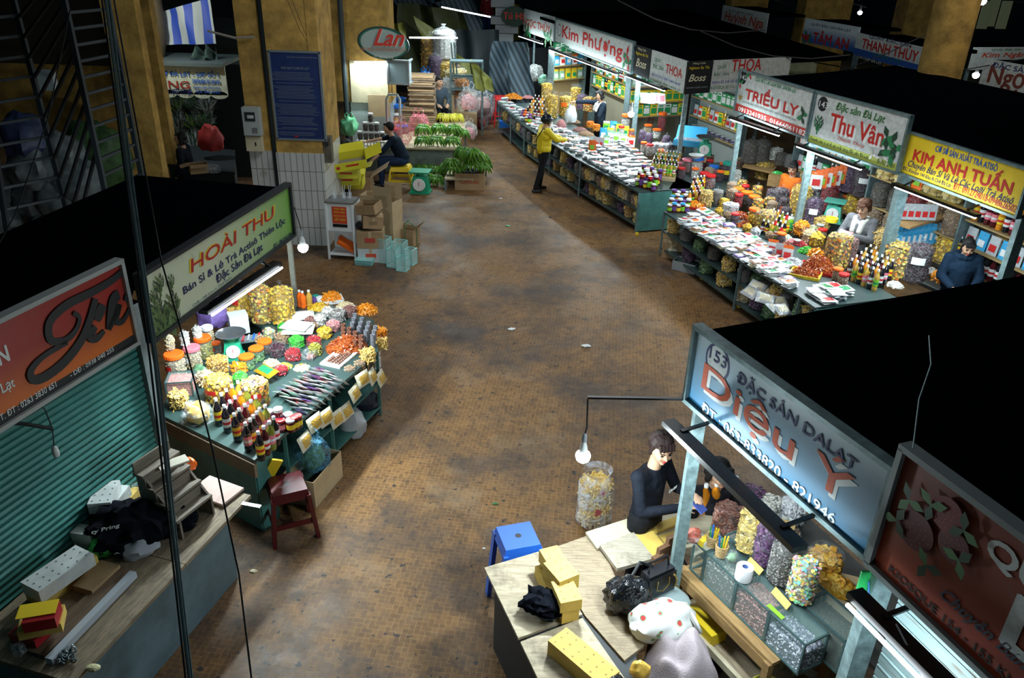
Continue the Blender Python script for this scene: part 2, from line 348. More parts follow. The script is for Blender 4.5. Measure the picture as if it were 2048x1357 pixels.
def text_obj(parent,body,x0,x1,z0,z1,y,m,off=0.,shear=0.,name='lettering',ext=.001):
    cu=bpy.data.curves.new('t','FONT');cu.body=body;cu.extrude=ext;cu.shear=shear;cu.resolution_u=3;cu.size=1
    o=bpy.data.objects.new('t',cu);COL.objects.link(o)
    dg=bpy.context.evaluated_depsgraph_get();dg.update();me=bpy.data.meshes.new_from_object(o.evaluated_get(dg));me.name=name
    bpy.data.objects.remove(o);bpy.data.curves.remove(cu)
    n=len(me.vertices);a=np.zeros(n*3);me.vertices.foreach_get('co',a);a=a.reshape(-1,3)
    lo,hi=a.min(0),a.max(0);b=np.empty_like(a)
    b[:,0]=x0+(a[:,0]-lo[0])/(hi[0]-lo[0])*(x1-x0);b[:,2]=z0+(a[:,1]-lo[1])/(hi[1]-lo[1])*(z1-z0);b[:,1]=y-a[:,2]*.5
    me.vertices.foreach_set('co',b.ravel());me.update()
    if off > .004:
        q=off*(z1-z0)*1.1;f0=[tuple(p.vertices) for p in me.polygons];vs=[];fs=[]
        for i,(dx,dz) in enumerate(((0,0),(q,0),(-q,0),(0,q*.8),(0,-q*.8))):vs+=[(x+dx,yy-.0001*i,z+dz) for x,yy,z in b];fs+=[tuple(k+i*n for k in f) for f in f0]
        bpy.data.meshes.remove(me);me=bpy.data.meshes.new(name);me.from_pydata(vs,[],fs);me.update()
    me.materials.clear();me.materials.append(m)
    return mkobj(name,me,parent)
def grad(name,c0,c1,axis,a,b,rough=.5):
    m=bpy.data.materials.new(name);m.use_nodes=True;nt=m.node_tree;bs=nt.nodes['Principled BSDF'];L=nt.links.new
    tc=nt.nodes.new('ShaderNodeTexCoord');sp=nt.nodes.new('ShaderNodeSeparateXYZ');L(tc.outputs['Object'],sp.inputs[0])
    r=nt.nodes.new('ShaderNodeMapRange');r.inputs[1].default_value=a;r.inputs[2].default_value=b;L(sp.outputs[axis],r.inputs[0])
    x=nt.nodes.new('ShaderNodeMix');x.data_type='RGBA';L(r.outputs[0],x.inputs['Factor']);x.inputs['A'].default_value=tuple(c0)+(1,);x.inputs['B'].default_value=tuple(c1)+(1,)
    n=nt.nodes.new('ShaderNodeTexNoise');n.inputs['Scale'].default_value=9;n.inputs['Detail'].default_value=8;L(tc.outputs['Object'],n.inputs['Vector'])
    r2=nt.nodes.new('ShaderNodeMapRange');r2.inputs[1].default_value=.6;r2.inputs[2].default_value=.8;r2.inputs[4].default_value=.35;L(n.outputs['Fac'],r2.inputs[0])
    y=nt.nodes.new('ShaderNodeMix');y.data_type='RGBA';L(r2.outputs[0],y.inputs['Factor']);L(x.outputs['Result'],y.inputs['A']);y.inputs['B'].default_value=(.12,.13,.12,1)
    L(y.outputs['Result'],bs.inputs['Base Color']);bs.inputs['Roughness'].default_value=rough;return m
RED=mat('sign_red',(.50,.02,.015));NAVY=mat('sign_navy',(.012,.02,.10));SGREEN=mat('sign_green',(.02,.20,.07));SYEL=mat('sign_yellow',(.85,.62,.03))
SWHITE=mat('sign_white',(.80,.82,.80));SBLACK=mat('sign_black',(.008,.01,.012));SBLUE=mat('sign_blue',(.02,.09,.38));PALE=mat('sign_pale',(.58,.62,.60),var=.25,vscale=12)
CREAMS=mat('sign_cream',(.60,.60,.46),var=.2,vscale=10);GREYL=mat('sign_grey_letters',(.25,.30,.30));LG=mat('leaf_green',(.05,.16,.05));DG=mat('deep_leaf_green',(.012,.05,.025))
def leafy(s,cx,cz,r,cols,rows=5,name='printed_artichoke',y=-.008,wide=1.):
    mb=MB();
    for j in range(rows):
        t=j/(rows-1);zz=cz-r+2*r*t*.8;ww=r*wide*math.sin(PI*(.18+.75*(1-t)*.9+.05))*.95;n=max(2,int(5*(1-t)+2))
        for i in range(n):
            xx=cx+(-ww+2*ww*(i+.5)/n);k=r*.30;lean=(xx-cx)*.35
            mb.add([(xx-k*.6,y-j*.0006-i*.0001,zz),(xx,y-j*.0006-i*.0001,zz-k*.6),(xx+k*.6,y-j*.0006-i*.0001,zz),(xx+k*.3+lean,y-j*.0006-i*.0001,zz+k),(xx+lean*1.3,y-j*.0006-i*.0001,zz+k*1.6),(xx-k*.3+lean,y-j*.0006-i*.0001,zz+k)],[(0,1,2,3,4,5)],(i+j) % 2)
    mb.box((cx,y+.002,cz-r*1.25),(r*.25,.003,r*.9),mi=0);return mb.obj(name,cols,s.t)
def leaves(s,pts,size,m,name='printed_leaves',y=-.007):
    mb=MB()
    for k,p in enumerate(pts):
        x,z=s.loc(p)
        for a in range(3):
            t=a*2.1+k*1.3;d=V((math.cos(t),0,math.sin(t)));q=V((-d.z,0,d.x));c=V((x,y-k*.0004-a*.0001,z))
            mb.add([c-d*size*.1,c+d*size*.5-q*size*.28,c+d*size,c+d*size*.5+q*size*.28],[(0,1,2,3)],(k+a) % 2)
    return mb.obj(name,m,s.t)
def stroke(mb,pts,r,y=-.012,mi=0,flat=.35):
    pts=[V((p[0],y,p[1])) for p in pts];q=[]
    for i in range(len(pts)-1):
        a,b,c,d=pts[max(i-1,0)],pts[i],pts[i+1],pts[min(i+2,len(pts)-1)]
        for k in range(4):
            t=k/4;q.append(.5*((2*b)+(-a+c)*t+(2*a-5*b+4*c-d)*t*t+(-a+3*b-3*c+d)*t*t*t))
    q.append(pts[-1]);n=len(q);L=[];R=[]
    for i,p in enumerate(q):
        t=(q[min(i+1,n-1)]-q[max(i-1,0)]).normalized();s_=V((-t.z,0,t.x));w=r*(.55+.45*math.sin(PI*min(1,.15+i/n)))
        L.append(p+s_*w);R.append(p-s_*w)
    dn=V((0,.01,0));vs=L+R+[p+dn for p in L]+[p+dn for p in R]
    fs=[]
    for i in range(n-1):fs+=[(i,i+1,n+i+1,n+i),(i,2*n+i,2*n+i+1,i+1),(n+i+1,3*n+i+1,3*n+i,n+i)]
    mb.add(vs,fs,mi)

# -- stall with the artichoke sign
HT=Sign('shop_sign','pale green sign board with printed artichokes over the dried-fruit stall',(305,681),(587,468.6),553,bgm=grad('artichoke_board',(.66,.70,.50),(.16,.42,.05),'X',.9,2.35),border=DARK)
HT.text('HOÀI THU',(379,547),(551,432),(553,401),SYEL,off=.035,shear=.12,name='yellow_outline',depth=.001)
HT.text('HOÀI THU',(382,545),(549,435),(551,404),RED,off=.02,shear=.12)
HT.text('Bán Sỉ & Lẻ Trà Actisô Thiên Lộc',(367,588),(571,454),(569,433),NAVY,off=.02)
HT.text('Đặc Sản Đà Lạt',(433,568),(526,507),(524,484),NAVY,off=.02)
HT.text('Quầy 188 Khu A Chợ Dalat',(384,612),(464,561),(464,549),GREYL)
HT.text('ĐT : 063.832186',(547,494),(583,470),(583,462),NAVY)
AG=[mat('artichoke_green',(.10,.17,.05)),mat('artichoke_dark',(.02,.05,.015))]
for (x,y,r) in ((316,566,.062),(339,563,.05),(305,590,.045),(310,612,.075),(341,606,.085),(322,640,.09),(350,635,.06),(295,640,.07)):
    if x > 300:leafy(HT,*HT.loc((x,y)),r,AG)
leaves(HT,[(318,655),(330,640),(345,625),(312,640),(338,650)],.13,[AG[0],mat('artichoke_leaf',(.16,.26,.10))])
# -- red sign over the closed shutter
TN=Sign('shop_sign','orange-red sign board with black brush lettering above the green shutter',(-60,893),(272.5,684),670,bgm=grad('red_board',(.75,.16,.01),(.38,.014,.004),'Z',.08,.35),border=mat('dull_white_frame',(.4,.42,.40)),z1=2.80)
mb=MB();S=lambda q:[TN.loc((p[0]*.2946,500+p[1]*.2946)) for p in q]
for q,r in (([(835,140),(740,215),(600,295),(450,370),(340,470),(320,560),(350,620),(440,610),(510,540),(530,460),(490,425)],.028),([(640,330),(600,480),(540,620),(430,760),(300,860),(220,880),(200,820),(290,720),(450,625)],.032),
             ([(690,370),(650,480)],.04),([(640,520),(605,590),(650,600),(700,550)],.03),([(800,300),(760,350),(730,540)],.04),([(730,540),(780,430),(800,370),(780,480),(830,480),(880,380)],.028),([(885,260),(845,350)],.032)):stroke(mb,S(q),r)
mb.obj('brush_lettering',SBLACK,TN.t)
x1,z1=TN.loc((272,655));TN.patch(0,TN.L,.0,z1*.62,SBLACK)
TN.text('- DĐ : 0938 040 255',(140,752),(228,705),(227,692),SWHITE,off=.01)
TN.text('T. ĐT : 0263 3830 651',(0,841),(113,775),(112,760),SWHITE,off=.01)
TN.text('Lạt',(6,793),(31,777),(29,752),SWHITE,off=.02);TN.text('N',(0,732),(19,720),(15,688),SWHITE,off=.03)
# -- blue sign of the near right stall
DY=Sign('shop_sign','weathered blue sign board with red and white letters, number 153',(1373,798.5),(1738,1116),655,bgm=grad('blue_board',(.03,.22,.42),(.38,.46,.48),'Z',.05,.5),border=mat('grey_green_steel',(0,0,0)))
DY.disc((1435,725),.115,PALE,NAVY)
DY.text('153',(1419,715),(1452,740),(1453,716),NAVY,off=.01)
DY.text('ĐẶC SẢN DALAT',(1472,768),(1709,950),(1722,918),NAVY,off=.015)
DY.text('Diệu Ý',(1403,800),(1697,1028),(1718,950),SWHITE,off=.01,dx=.012,dz=-.012,name='white_lettering',depth=.0)
DY.text('Diệu Ý',(1400,795),(1694,1022),(1715,942),mat('sign_rust_red',(.55,.09,.03)),off=.01)
DY.text('ĐT : 063-833820 - 821946',(1404,819),(1667,1054),(1678,1034),SWHITE,off=.03)
# -- red sign with strawberries
RB=V((1.73,2.93,2.2))
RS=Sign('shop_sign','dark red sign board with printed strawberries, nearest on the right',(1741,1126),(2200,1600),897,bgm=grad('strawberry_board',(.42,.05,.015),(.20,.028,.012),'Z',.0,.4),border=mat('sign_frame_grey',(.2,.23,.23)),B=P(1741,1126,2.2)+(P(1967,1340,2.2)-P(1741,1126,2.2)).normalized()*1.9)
mb=MB();seeds=MB()
for (x,y,r,a,mi) in ((1838,1072,.085,.5,0),(1895,1035,.075,-.3,1),(1915,1100,.07,.9,0)):
    cx,cz=RS.loc((x,y));n=20;pts=[]
    for i in range(n):
        t=2*PI*i/n;rr=r*(1-.25*math.cos(t)-.08*math.cos(2*t));u,w=rr*math.sin(t),-rr*math.cos(t)*1.15
        pts.append((cx+u*math.cos(a)-w*math.sin(a),-.014-.002*mi,cz+u*math.sin(a)+w*math.cos(a)))
    mb.add(pts,[tuple(range(n))],mi)
    for i in range(26):
        t=i*2.4;q=r*.85*math.sqrt((i+.5)/26);seeds.add([(cx+q*math.cos(t)-.003,-.018,cz+q*math.sin(t)),(cx+q*math.cos(t),-.018,cz+q*math.sin(t)-.005),(cx+q*math.cos(t)+.003,-.018,cz+q*math.sin(t)),(cx+q*math.cos(t),-.018,cz+q*math.sin(t)+.005)],[(0,1,2,3)])
mb.obj('printed_strawberries',[mat('berry_red',(.10,.006,.012)),mat('berry_red_light',(.17,.015,.02))],RS.t);seeds.obj('printed_seeds',mat('berry_seed',(.28,.08,.05)),RS.t)
leaves(RS,[(1825,1000),(1800,1040),(1870,1010),(1935,1060),(1925,1120),(1860,1130)],.085,[LG,DG],y=-.02)
RS.text('QUẦY',(1972,1108),(2200,1310),(1992,1046),mat('sign_pale',(0,0,0)),off=.03)
RS.text('LI',(2000,1285),(2140,1400),(2040,1190),mat('sign_pale',(0,0,0)),off=.03)
RS.text('KIOSQUE 154 - 155 Kh',(1776,1147),(2023,1372),(1784,1131),SBLACK,off=.012)
RS.text('Chuyên Bán',(1874,1212),(2052,1340),(1884,1168),mat('sign_dusk_blue',(.05,.07,.10)),off=.012,shear=.5)
# -- far right row
KP=Sign('shop_sign','long white sign board with bold red lettering above the shopper in yellow',(1109.7,85.5),(1263,146),36.8,bgm=PALE,border=STEEL)
KP.text('Kim Phượng',(1124,80),(1243,128),(1247,90),RED,off=.03)
KP.disc((1119,60),.16,mat('sign_pale',(0,0,0)),SBLACK);leaves(KP,[(1250,122),(1254,110),(1257,128)],.22,[SGREEN,RED])
KP.patch_px((1110,82),(1138,100),SGREEN,'green_plate')
NT=Sign('shop_sign','small white sign with red letters and green corner at the row end',(1047,62),(1106,83),16,bgm=PALE,border=None,z1=2.85)
NT.text('NGỌC THỦY',(1046,53),(1100,70),(1100,47),mat('sign_orange_red',(.6,.06,.02)),off=.02);leaves(NT,[(1052,62),(1100,76),(1092,74),(1057,66)],.3,[SGREEN,LG])
tdir=(P(1369,189,2.2)-P(1266,147,2.2)).normalized()
B1=Sign('shop_sign','black coffee advertisement between the white signs, facing the aisle',(1266,147),(1297,159),89,bgm=SBLACK,z1=2.8)
B1.text('Boss',(1272,133),(1292,138),(1292,122),mat('sign_ivory',(.7,.66,.45)),off=.02,shear=.3);B1.text('Nghiem Ba Thi',(1272,110),(1296,117),(1296,110),SYEL);B1.text('Hàng Cafe',(1276,101),(1292,105),(1292,99),mat('sign_ivory',(0,0,0)))
TH=Sign('shop_sign','white sign with red and green lettering at the row corner, facing the aisle',(1298,160),(1368,188.5),99,bgm=PALE,z1=2.8)
TH.text('THOA',(1331,145),(1363,158),(1364,138),RED,off=.02)
TH.text('QUẦY',(1309,123),(1322,128),(1323,115),SGREEN);TH.text('ĐẶC SẢN',(1306,138),(1326,144),(1326,131),SGREEN);TH.text('BÁN SỈ VÀ LẺ ĐẶC SẢN DALAT',(1304,152),(1361,173),(1362,166),SBLUE);TH.text('KIOSQUE 74 - 98 & CHỢ ĐÀ LẠT',(1300,161),(1362,184),(1362,179),SGREEN)
cA=P(1369,188.8,2.2);sdv=(P(1474,182,2.2)-cA).normalized()
B2=Sign('shop_sign','black coffee advertisement around the corner, facing the camera',(0,0),(0,0),0,bgm=SBLACK,z1=2.8,A=cA,B=P(1419,185.6,2.2))
B2.text('Boss',(1377,164),(1411,161),(1411,148),mat('sign_ivory',(0,0,0)),off=.02,shear=.3);B2.text('Nghiem Ba Thi',(1378,142),(1418,138),(1418,132),SYEL);B2.text('Hàng Cafe',(1386,131),(1411,128),(1411,124),mat('sign_ivory',(0,0,0)))
B2.text('www.cafe.com',(1372,178),(1414,175),(1414,171),GREYL)
T2=Sign('shop_sign','white sign with red and green lettering, partly behind the neighbouring board',(0,0),(0,0),0,bgm=PALE,z1=2.8,A=P(1419,185.6,2.2),B=cA+sdv*2.6)
T2.text('THOA',(1462,144),(1521,139),(1521,117),RED,off=.02);T2.text('QUẦY',(1434,140),(1453,138),(1453,126),SGREEN);T2.text('ĐẶC SẢN',(1427,155),(1457,152),(1457,143),SGREEN);T2.text('BÁN SỈ VÀ LẺ ĐẶC SẢN',(1424,170),(1500,164),(1500,156),SBLUE);T2.text('KIOSQUE 74 - 98 A',(1421,180),(1490,176),(1490,169),SGREEN)
# -- middle right row
TL=Sign('shop_sign','white sign with dark red name and red telephone band, number 142',(1469,221),(1612,276),140,bgm=PALE,border=STEEL)
TL.disc((1487,155),.13,SBLACK,PALE);TL.text('142',(1481,157),(1493,161),(1493,152),SWHITE)
TL.text('CSSX MỨT CÁC LOẠI ĐẶC SẢN ĐÀ LẠT',(1510,165),(1592,188),(1593,175),SGREEN,off=.01)
TL.text('TRIỀU LY',(1492,199),(1596,235),(1604,201),SWHITE,off=.05,dx=.03,dz=-.02,name='pale_shadow',depth=0);TL.text('TRIỀU LY',(1490,197),(1594,233),(1604,201),RED,off=.035)
TL.text('CHUYÊN BÁN SỈ LẺ MỨT HOA QUẢ - CÁC LOẠI NƯỚC SIRO',(1485,206),(1592,243),(1593,238),GREYL)
TL.patch(0,TL.L,.0,.13,mat('band_red',(.45,.03,.02)));TL.text('0913241935  01666061182',(1476,222),(1610,272),(1611,262),SWHITE,off=.02)
leaves(TL,[(1606,228),(1604,235)],.13,[SGREEN,DG]);leaves(TL,[(1497,147),(1500,150),(1482,166)],.1,[SGREEN,RED])
mb=MB();x,z=TL.loc((1482,196));mb.lathe([(.03,0),(.06,.06),(.065,.07)],(x,-.02,z-.03),12,sy=.15);mb.obj('printed_cup',mat('mustard',(.3,.2,.03)),TL.t)
TV=Sign('shop_sign','white sign with red name and yellow-green lower band, number 143',(1615,284),(1794,346),184.5,bgm=PALE,border=STEEL)
TV.disc((1646,208),.12,SBLACK,PALE);TV.text('143',(1638,213),(1655,218),(1655,205),SWHITE)
TV.text('Đặc sản Đà Lạt',(1671,224),(1768,250),(1768,229),LG,off=.03,shear=.2)
TV.text('Thu Vân',(1660,261),(1765,298),(1768,258),SWHITE,off=.04,dx=.02,dz=-.02,name='pale_shadow',depth=0);TV.text('Thu Vân',(1658,259),(1763,296),(1766,256),RED,off=.03)
TV.text('Thanh Thủy',(1674,279),(1728,301),(1728,289),RED,shear=.3)
TV.patch(0,TV.L,0,.11,mat('band_lime',(.45,.52,.10)));TV.text('Chuyên bán sỉ và lẻ các mặt hàng đặc sản Đà Lạt',(1620,280),(1736,321),(1736,311),DG);TV.text('0976352459',(1754,326),(1788,338),(1789,329),DG)
leafy(TV,*TV.loc((1638,245)),.10,[SGREEN,DG]);leaves(TV,[(1775,275),(1785,285),(1790,300),(1772,300),(1780,310)],.16,[SGREEN,DG]);leaves(TV,[(1745,310),(1760,315),(1775,322)],.08,[SWHITE,CREAMS])
KA=Sign('shop_sign','bright yellow sign board with red and blue lettering on the right',(1799.7,344.5),(2033.7,434.7),265,bgm=mat('yellow_board',(.75,.52,.015),var=.15,vscale=5),border=STEEL)
KA.text('CƠ SỞ SẢN XUẤT TRÀ ATISÔ',(1870,303),(1993,344),(1994,322),SBLUE,off=.01)
KA.text('KIM ANH TUẤN',(1825,321),(2021,389),(2027,350),RED,off=.03)
KA.text('Chuyên Bán Sỉ Và Lẻ Các Loại Trà Atisô',(1814,338),(2024,411),(2026,393),NAVY,off=.008,shear=.35)
KA.text('ĐC: Kiosque 144 Khu A Chợ Đà Lạt',(1805,343),(1901,377),(1902,367),NAVY)
KA.text('ĐT: 0912724018-0948626502',(1905,381),(2031,423),(2032,410),RED,off=.01)
# -- signs deeper in the market
def fs(label,bl,br,top,bgm,txt,z1=None,z0=2.2):
    s=Sign('shop_sign',label,bl,br,top,bgm=bgm,z1=z1,z0=z0)
    for t in txt:s.text(*t)
    LATER.append((label,s));return s
LATER=[]
fs('white sign with orange-red script high in the dark market',(1441,47),(1530,68),10,PALE,[('Huỳnh Nga',(1447,50),(1524,60),(1525,35),mat('sign_orange_red',(0,0,0)),.02,.2),('QUẦY ĐẶC SẢN',(1455,24),(1505,33),(1505,25),NAVY)])
s=fs('white and blue sign with red angular letters above dark stall roofs',(1603,82),(1709,105),36,grad('sky_board',(.02,.14,.45),(.55,.62,.66),'Z',.1,.45),[('TÂM AN',(1624,86),(1695,98),(1697,72),RED,.03),('QUẦY ĐẶC SẢN ĐÀ LẠT',(1622,51),(1701,66),(1702,57),NAVY,.01)])
leaves(s,[(1613,72),(1618,78),(1608,75)],.2,[RED,SGREEN])
s=fs('white sign with large red letters and a dark blue lower edge',(1706,108),(1836,145),65,PALE,[('THANH THỦY',(1722,99),(1834,121),(1834,95),RED,.03),('QUẦY ĐẶC SẢN',(1738,80),(1822,95),(1823,84),NAVY,.01),('UYÊN CHI',(1745,113),(1800,126),(1800,116),SGREEN),('119 CHỢ ĐÀ LẠT',(1716,119),(1763,130),(1763,123),SWHITE),('3.826462',(1795,139),(1825,145),(1825,138),SWHITE)])
s.patch(0,s.L,0,.17,SBLUE)
s=fs('long narrow pale yellow sign behind the corner stall',(1527,143),(1630,150),108,mat('straw_board',(.52,.52,.30),var=.2),[('QUẦY ĐẶC SẢN',(1560,126),(1632,124),(1632,112),NAVY,.02,.3)],z1=2.62)
fs('white sign with orange-red script behind the yellow column',(1937,140),(2060,138),95,PALE,[('Kim Ngân',(1962,118),(2050,116),(2050,105),mat('sign_orange_red',(0,0,0)),.03,.2),('Quầy Đặc Sản',(1983,103),(2042,101),(2042,96),SGREEN,.0,.3)])
fs('white sign with large brown letters at the right frame edge',(1956,172),(2070,197),117,PALE,[('Ngọc',(1970,178),(2062,190),(2062,145),mat('sign_brown',(.18,.03,.015)),.03),('ĐẶC SẢN',(1984,135),(2058,153),(2058,134),NAVY,.02)])
# oval signs
def oval(label,c,rx,ry,Y,cols,tilt=0.):
    p=PY(c[0],c[1],Y);k=(PY(c[0]+rx,c[1],Y)-p).length/rx
    t=thing('oval_sign',label,'sign',p,0);
    for i,(f,m,y) in enumerate(((1.0,cols[0],0),(.93,cols[1],-.02),(.86,cols[2],-.03))):
        mb=MB();n=40;q=[(rx*k*f*math.cos(2*PI*j/n),y,ry*k*f*math.sin(2*PI*j/n)) for j in range(n)]
        q=[(a*math.cos(tilt)-b*math.sin(tilt),y_,a*math.sin(tilt)+b*math.cos(tilt)) for a,y_,b in q]
        mb.add(q+[(a,y_+.05,b) for a,y_,b in q],[tuple(range(n))[::-1],tuple(range(n,2*n))]+[(j,(j+1) % n,n+(j+1) % n,n+j) for j in range(n)])
        mb.obj(('rim','border','face')[i],m,t)
    return t,k
t,k=oval('oval green-rimmed banana-stall sign with red script on the yellow pillar',(766.5,87),52,31,FY-.35,(mat('dark_rim',(.02,.05,.05)),mat('oval_green',(.02,.18,.12)),mat('oval_pale',(.42,.52,.50))),-.12)
text_obj(t,'Lan',-.10*k/.0125*.1-.18,.50,-.05,.30,-.05,SWHITE,.04,.45,'white_lettering');text_obj(t,'Lan',-.20,.48,-.04,.31,-.07,mat('script_red',(.7,.05,.03)),.03,.45)
text_obj(t,'ĐẶC BIỆT CHUỐI LABA ĐÀ LẠT',-.52,.52,-.17,-.06,-.06,mat('faded_red',(.55,.22,.15)),.01);text_obj(t,'ĐT: 063.823510',-.22,.22,-.32,-.25,-.06,SWHITE)
t,k=oval('dark green oval sign with red letters over the far stalls',(1028,33),26,19,27.5,(mat('dark_rim',(0,0,0)),mat('moss_green',(.02,.07,.04)),mat('oval_dark',(.015,.05,.03))),0)
text_obj(t,'Tú Hà',-.34,.36,-.08,.12,-.06,mat('script_red',(0,0,0)),.03)
# blue rule board on the pillar
A=PY(556,273,PYL-.04);Bq=PY(655,281,PYL-.04);zt=PY(539,104,PYL-.04).z
t=thing('notice_board','large dark blue rule board with fine white text on the yellow pillar','notice board',(A.x,PYL-.06,A.z-.03),0);w=Bq.x-A.x-.02;h=zt-A.z+.05
mb=MB();mb.box((w/2,0,h/2),(w,.03,h));mb.obj('panel',mat('board_blue',(.012,.03,.13),rough=.4,var=.2),t)
mb=MB()
for q in ((w/2,-.0,h,w+.04,.03),(w/2,0,0,w+.04,.03)):mb.box((q[0],-.005,q[2]),(q[3],.05,q[4]))
for x in (0,w):mb.box((x,-.005,h/2),(.03,.05,h))
mb.obj('frame',mat('board_frame',(.16,.20,.22),rough=.5),t)
text_obj(t,'NỘI QUY CHỢ ĐÀ LẠT',w*.22,w*.78,h*.80,h*.84,-.02,mat('board_letters',(.25,.30,.34)),.0);text_obj(t,'CỘNG HÒA XÃ HỘI CHỦ NGHĨA VIỆT NAM',w*.35,w*.95,h*.93,h*.95,-.02,mat('board_letters',(0,0,0)),0)
mb=MB();z=h*.77
while z > h*.05:
    mb.box((w*.5-(w*.44-w*.44*random.uniform(.75,1)),-.018,z),(w*.86*random.uniform(.8,1),.003,.007));z -= .022 if random.random() < .8 else .05
mb.obj('fine_print',mat('board_print',(.13,.17,.25)),t);mb=MB();mb.box((w*.40,-.02,h*.035),(.06,.004,.02));mb.obj('sticker',RED,t)
# ------------------------------------------------------------------ kiosks: roofs, posts, back walls
def poly_roof(label,pts,z0=2.62,z1=2.70,m=BLACKROOF):
    mb=MB();mb.prism([(p[0],p[1]) for p in pts],z0,z1)
    c=sum((V((p[0],p[1],0)) for p in pts),V())/len(pts)
    o=mb.obj('kiosk_roof',m);tag(o,label,'roof');return o
def edge(s,off=0.05):a=s.A-s.n*off;b=s.B-s.n*off;return (a.x,a.y),(b.x,b.y)
def roof_for(label,s,depth,ext0=0.,ext1=0.,z=None):
    a,b=edge(s);a=V((*a,0))-s.d*ext0;b=V((*b,0))+s.d*ext1;n=-s.n*depth;z=z or s.z1-.03
    return poly_roof(label,[(a.x,a.y),(b.x,b.y),(b+n).to_tuple()[:2],(a+n).to_tuple()[:2]],z-.08,z)
roof_for('flat black roof of the artichoke-sign stall',HT,1.5);
roof_for('flat black roof behind the orange-red brush-lettered sign',TN,2.6,z=2.75)
roof_for('flat black roof behind the blue 153 sign',DY,4.6,0,-.03)
roof_for('flat black roof behind the strawberry sign',RS,4.6,.0,0,z=2.80)
a=V(KP.A);c=V(TH.B);nn=V((-.27,.0,0))
bq=V(NT.A)
poly_roof('flat black roof of the far right kiosk block',[(bq.x+.05,bq.y),(c.x+.03,c.y+.05),(c.x+sdv.x*4.2,c.y+sdv.y*4.2),(bq.x+5.5,bq.y+3)],2.68,2.76)
a=V(TL.A);b=V(TL.B);c=V(TV.B);e=V(KA.B)
poly_roof('long flat black roof of the middle right kiosk row',[(a.x+.05,a.y),(e.x+.05,e.y)]+[tuple(P(*q,2.7).xy) for q in ((2500,520),(2200,225),(1925,165),(1790,135),(1640,150))],2.66,2.74)
# blue-grey end board of the middle row and cross signs
mb=MB();p0=V(TL.A)+V((.1,.35,0));mb.bar((p0.x,p0.y,2.5),(p0.x+1.9,p0.y+.9,2.5),.04,.42);tag(mb.obj('end_board',mat('slate_board',(.10,.16,.19),var=.3)),'slate grey board closing the end of the middle kiosk row','board')
for lb,s in LATER:roof_for('flat dark roof behind the '+' '.join(lb.split()[:9]),s,1.3)
def post(name,label,xy,z1=2.2,w=.07,m=GSTEEL,z0=0.):
    mb=MB();mb.box((0,0,(z1-z0)/2),(w,w,z1-z0));o=mb.obj('kiosk_post',m);o.location=(xy[0],xy[1],z0);return tag(o,label,'post')
for lb,s in LATER:
    for w_,k in (('left',.03),('right',.97)):post('p',w_+' post of the '+' '.join(lb.split()[:10]),(s.A+s.d*s.L*k-s.n*.08)[:2],2.2,.07,STEEL)
post('p','pale blue steel post holding the blue 153 sign',(V(DY.A)+DY.d*.08-DY.n*.06)[:2],2.2,.075)
post('p','pale blue steel post between the blue and red signs',(V(RS.A)+RS.d*.03-RS.n*.06)[:2],2.2,.09)
o=post('p','slim wooden post at the far end of the artichoke sign',P(592,612,.8)[:2],2.2,.05,mat('grey_wood_post',(.22,.22,.18),var=.3),.8)
post('p','steel post below the corner of the black coffee advertisement',(cA+V((.05,.08,0)))[:2],2.2,.08)
post('p','steel post left of the number 142 sign',(V(TL.A)+TL.d*.05-TL.n*.12)[:2],2.2,.08)
post('p','steel post between the number 142 and 143 signs',(V(TV.A)-TL.n*.1)[:2],2.2,.09)
post('p','steel post between the number 143 sign and the yellow sign',(V(KA.A)-KA.n*.1)[:2],2.2,.13,STEEL)
post('p','steel post at the right end of the yellow sign',(V(KA.B)-KA.n*.1)[:2],2.2,.1,STEEL)
post('p','steel post below the black advertisement in the far right row',(V(B1.A)-B1.n*.15)[:2],2.2,.1)
post('p','steel post left of the long white red-lettered sign',(V(KP.A)-KP.n*.1)[:2],2.2,.08)
post('p','slim steel post at the farthest end of the right row',(V(NT.A)+V((.35,-.2,0)))[:2],2.2,.06)
# ------------------------------------------------------------------ lights that hang in the place
TUBE=mat('lit_tube',(1,1,1),emit=(.86,.95,1.0),es=14)
def tube_lamp(label,a,b,power,z=None,drop=(0,0,-1),house=True,w=.09,brk=None,back=None,ty=0.,bk=.13):
    a=V(a);b=V(b);t=thing('tube_lamp',label,'lamp',a,ang(a,b));L=(b-a).xy.length;dz=b.z-a.z
    up=V((0,0,1))
    if house:
        mb=MB();mb.bar((0,0,.03),(L,0,dz+.03),w,.035);mb.obj('housing',BLACK,t)
    mb=MB();mb.tube([(.03,ty,0),(L-.03,ty,dz)],.010 if ty else .016,10);mb.obj('tube',TUBE,t)
    if brk:
        mb=MB()
        for f in (.12,.88):mb.bar((L*f,0,.05+dz*f),(L*f,brk[1],brk[2]+dz*f),.025,.012)
        mb.obj('bracket',BLACK,t)
    area_lamp('tube_light',a+V((0,0,-.03)),b+V((0,0,-.03)),.06,power,down=drop)
    if back:area_lamp('tube_light',a+V(back)*.05,b+V(back)*.05,.04,power*bk,down=back)
    return t
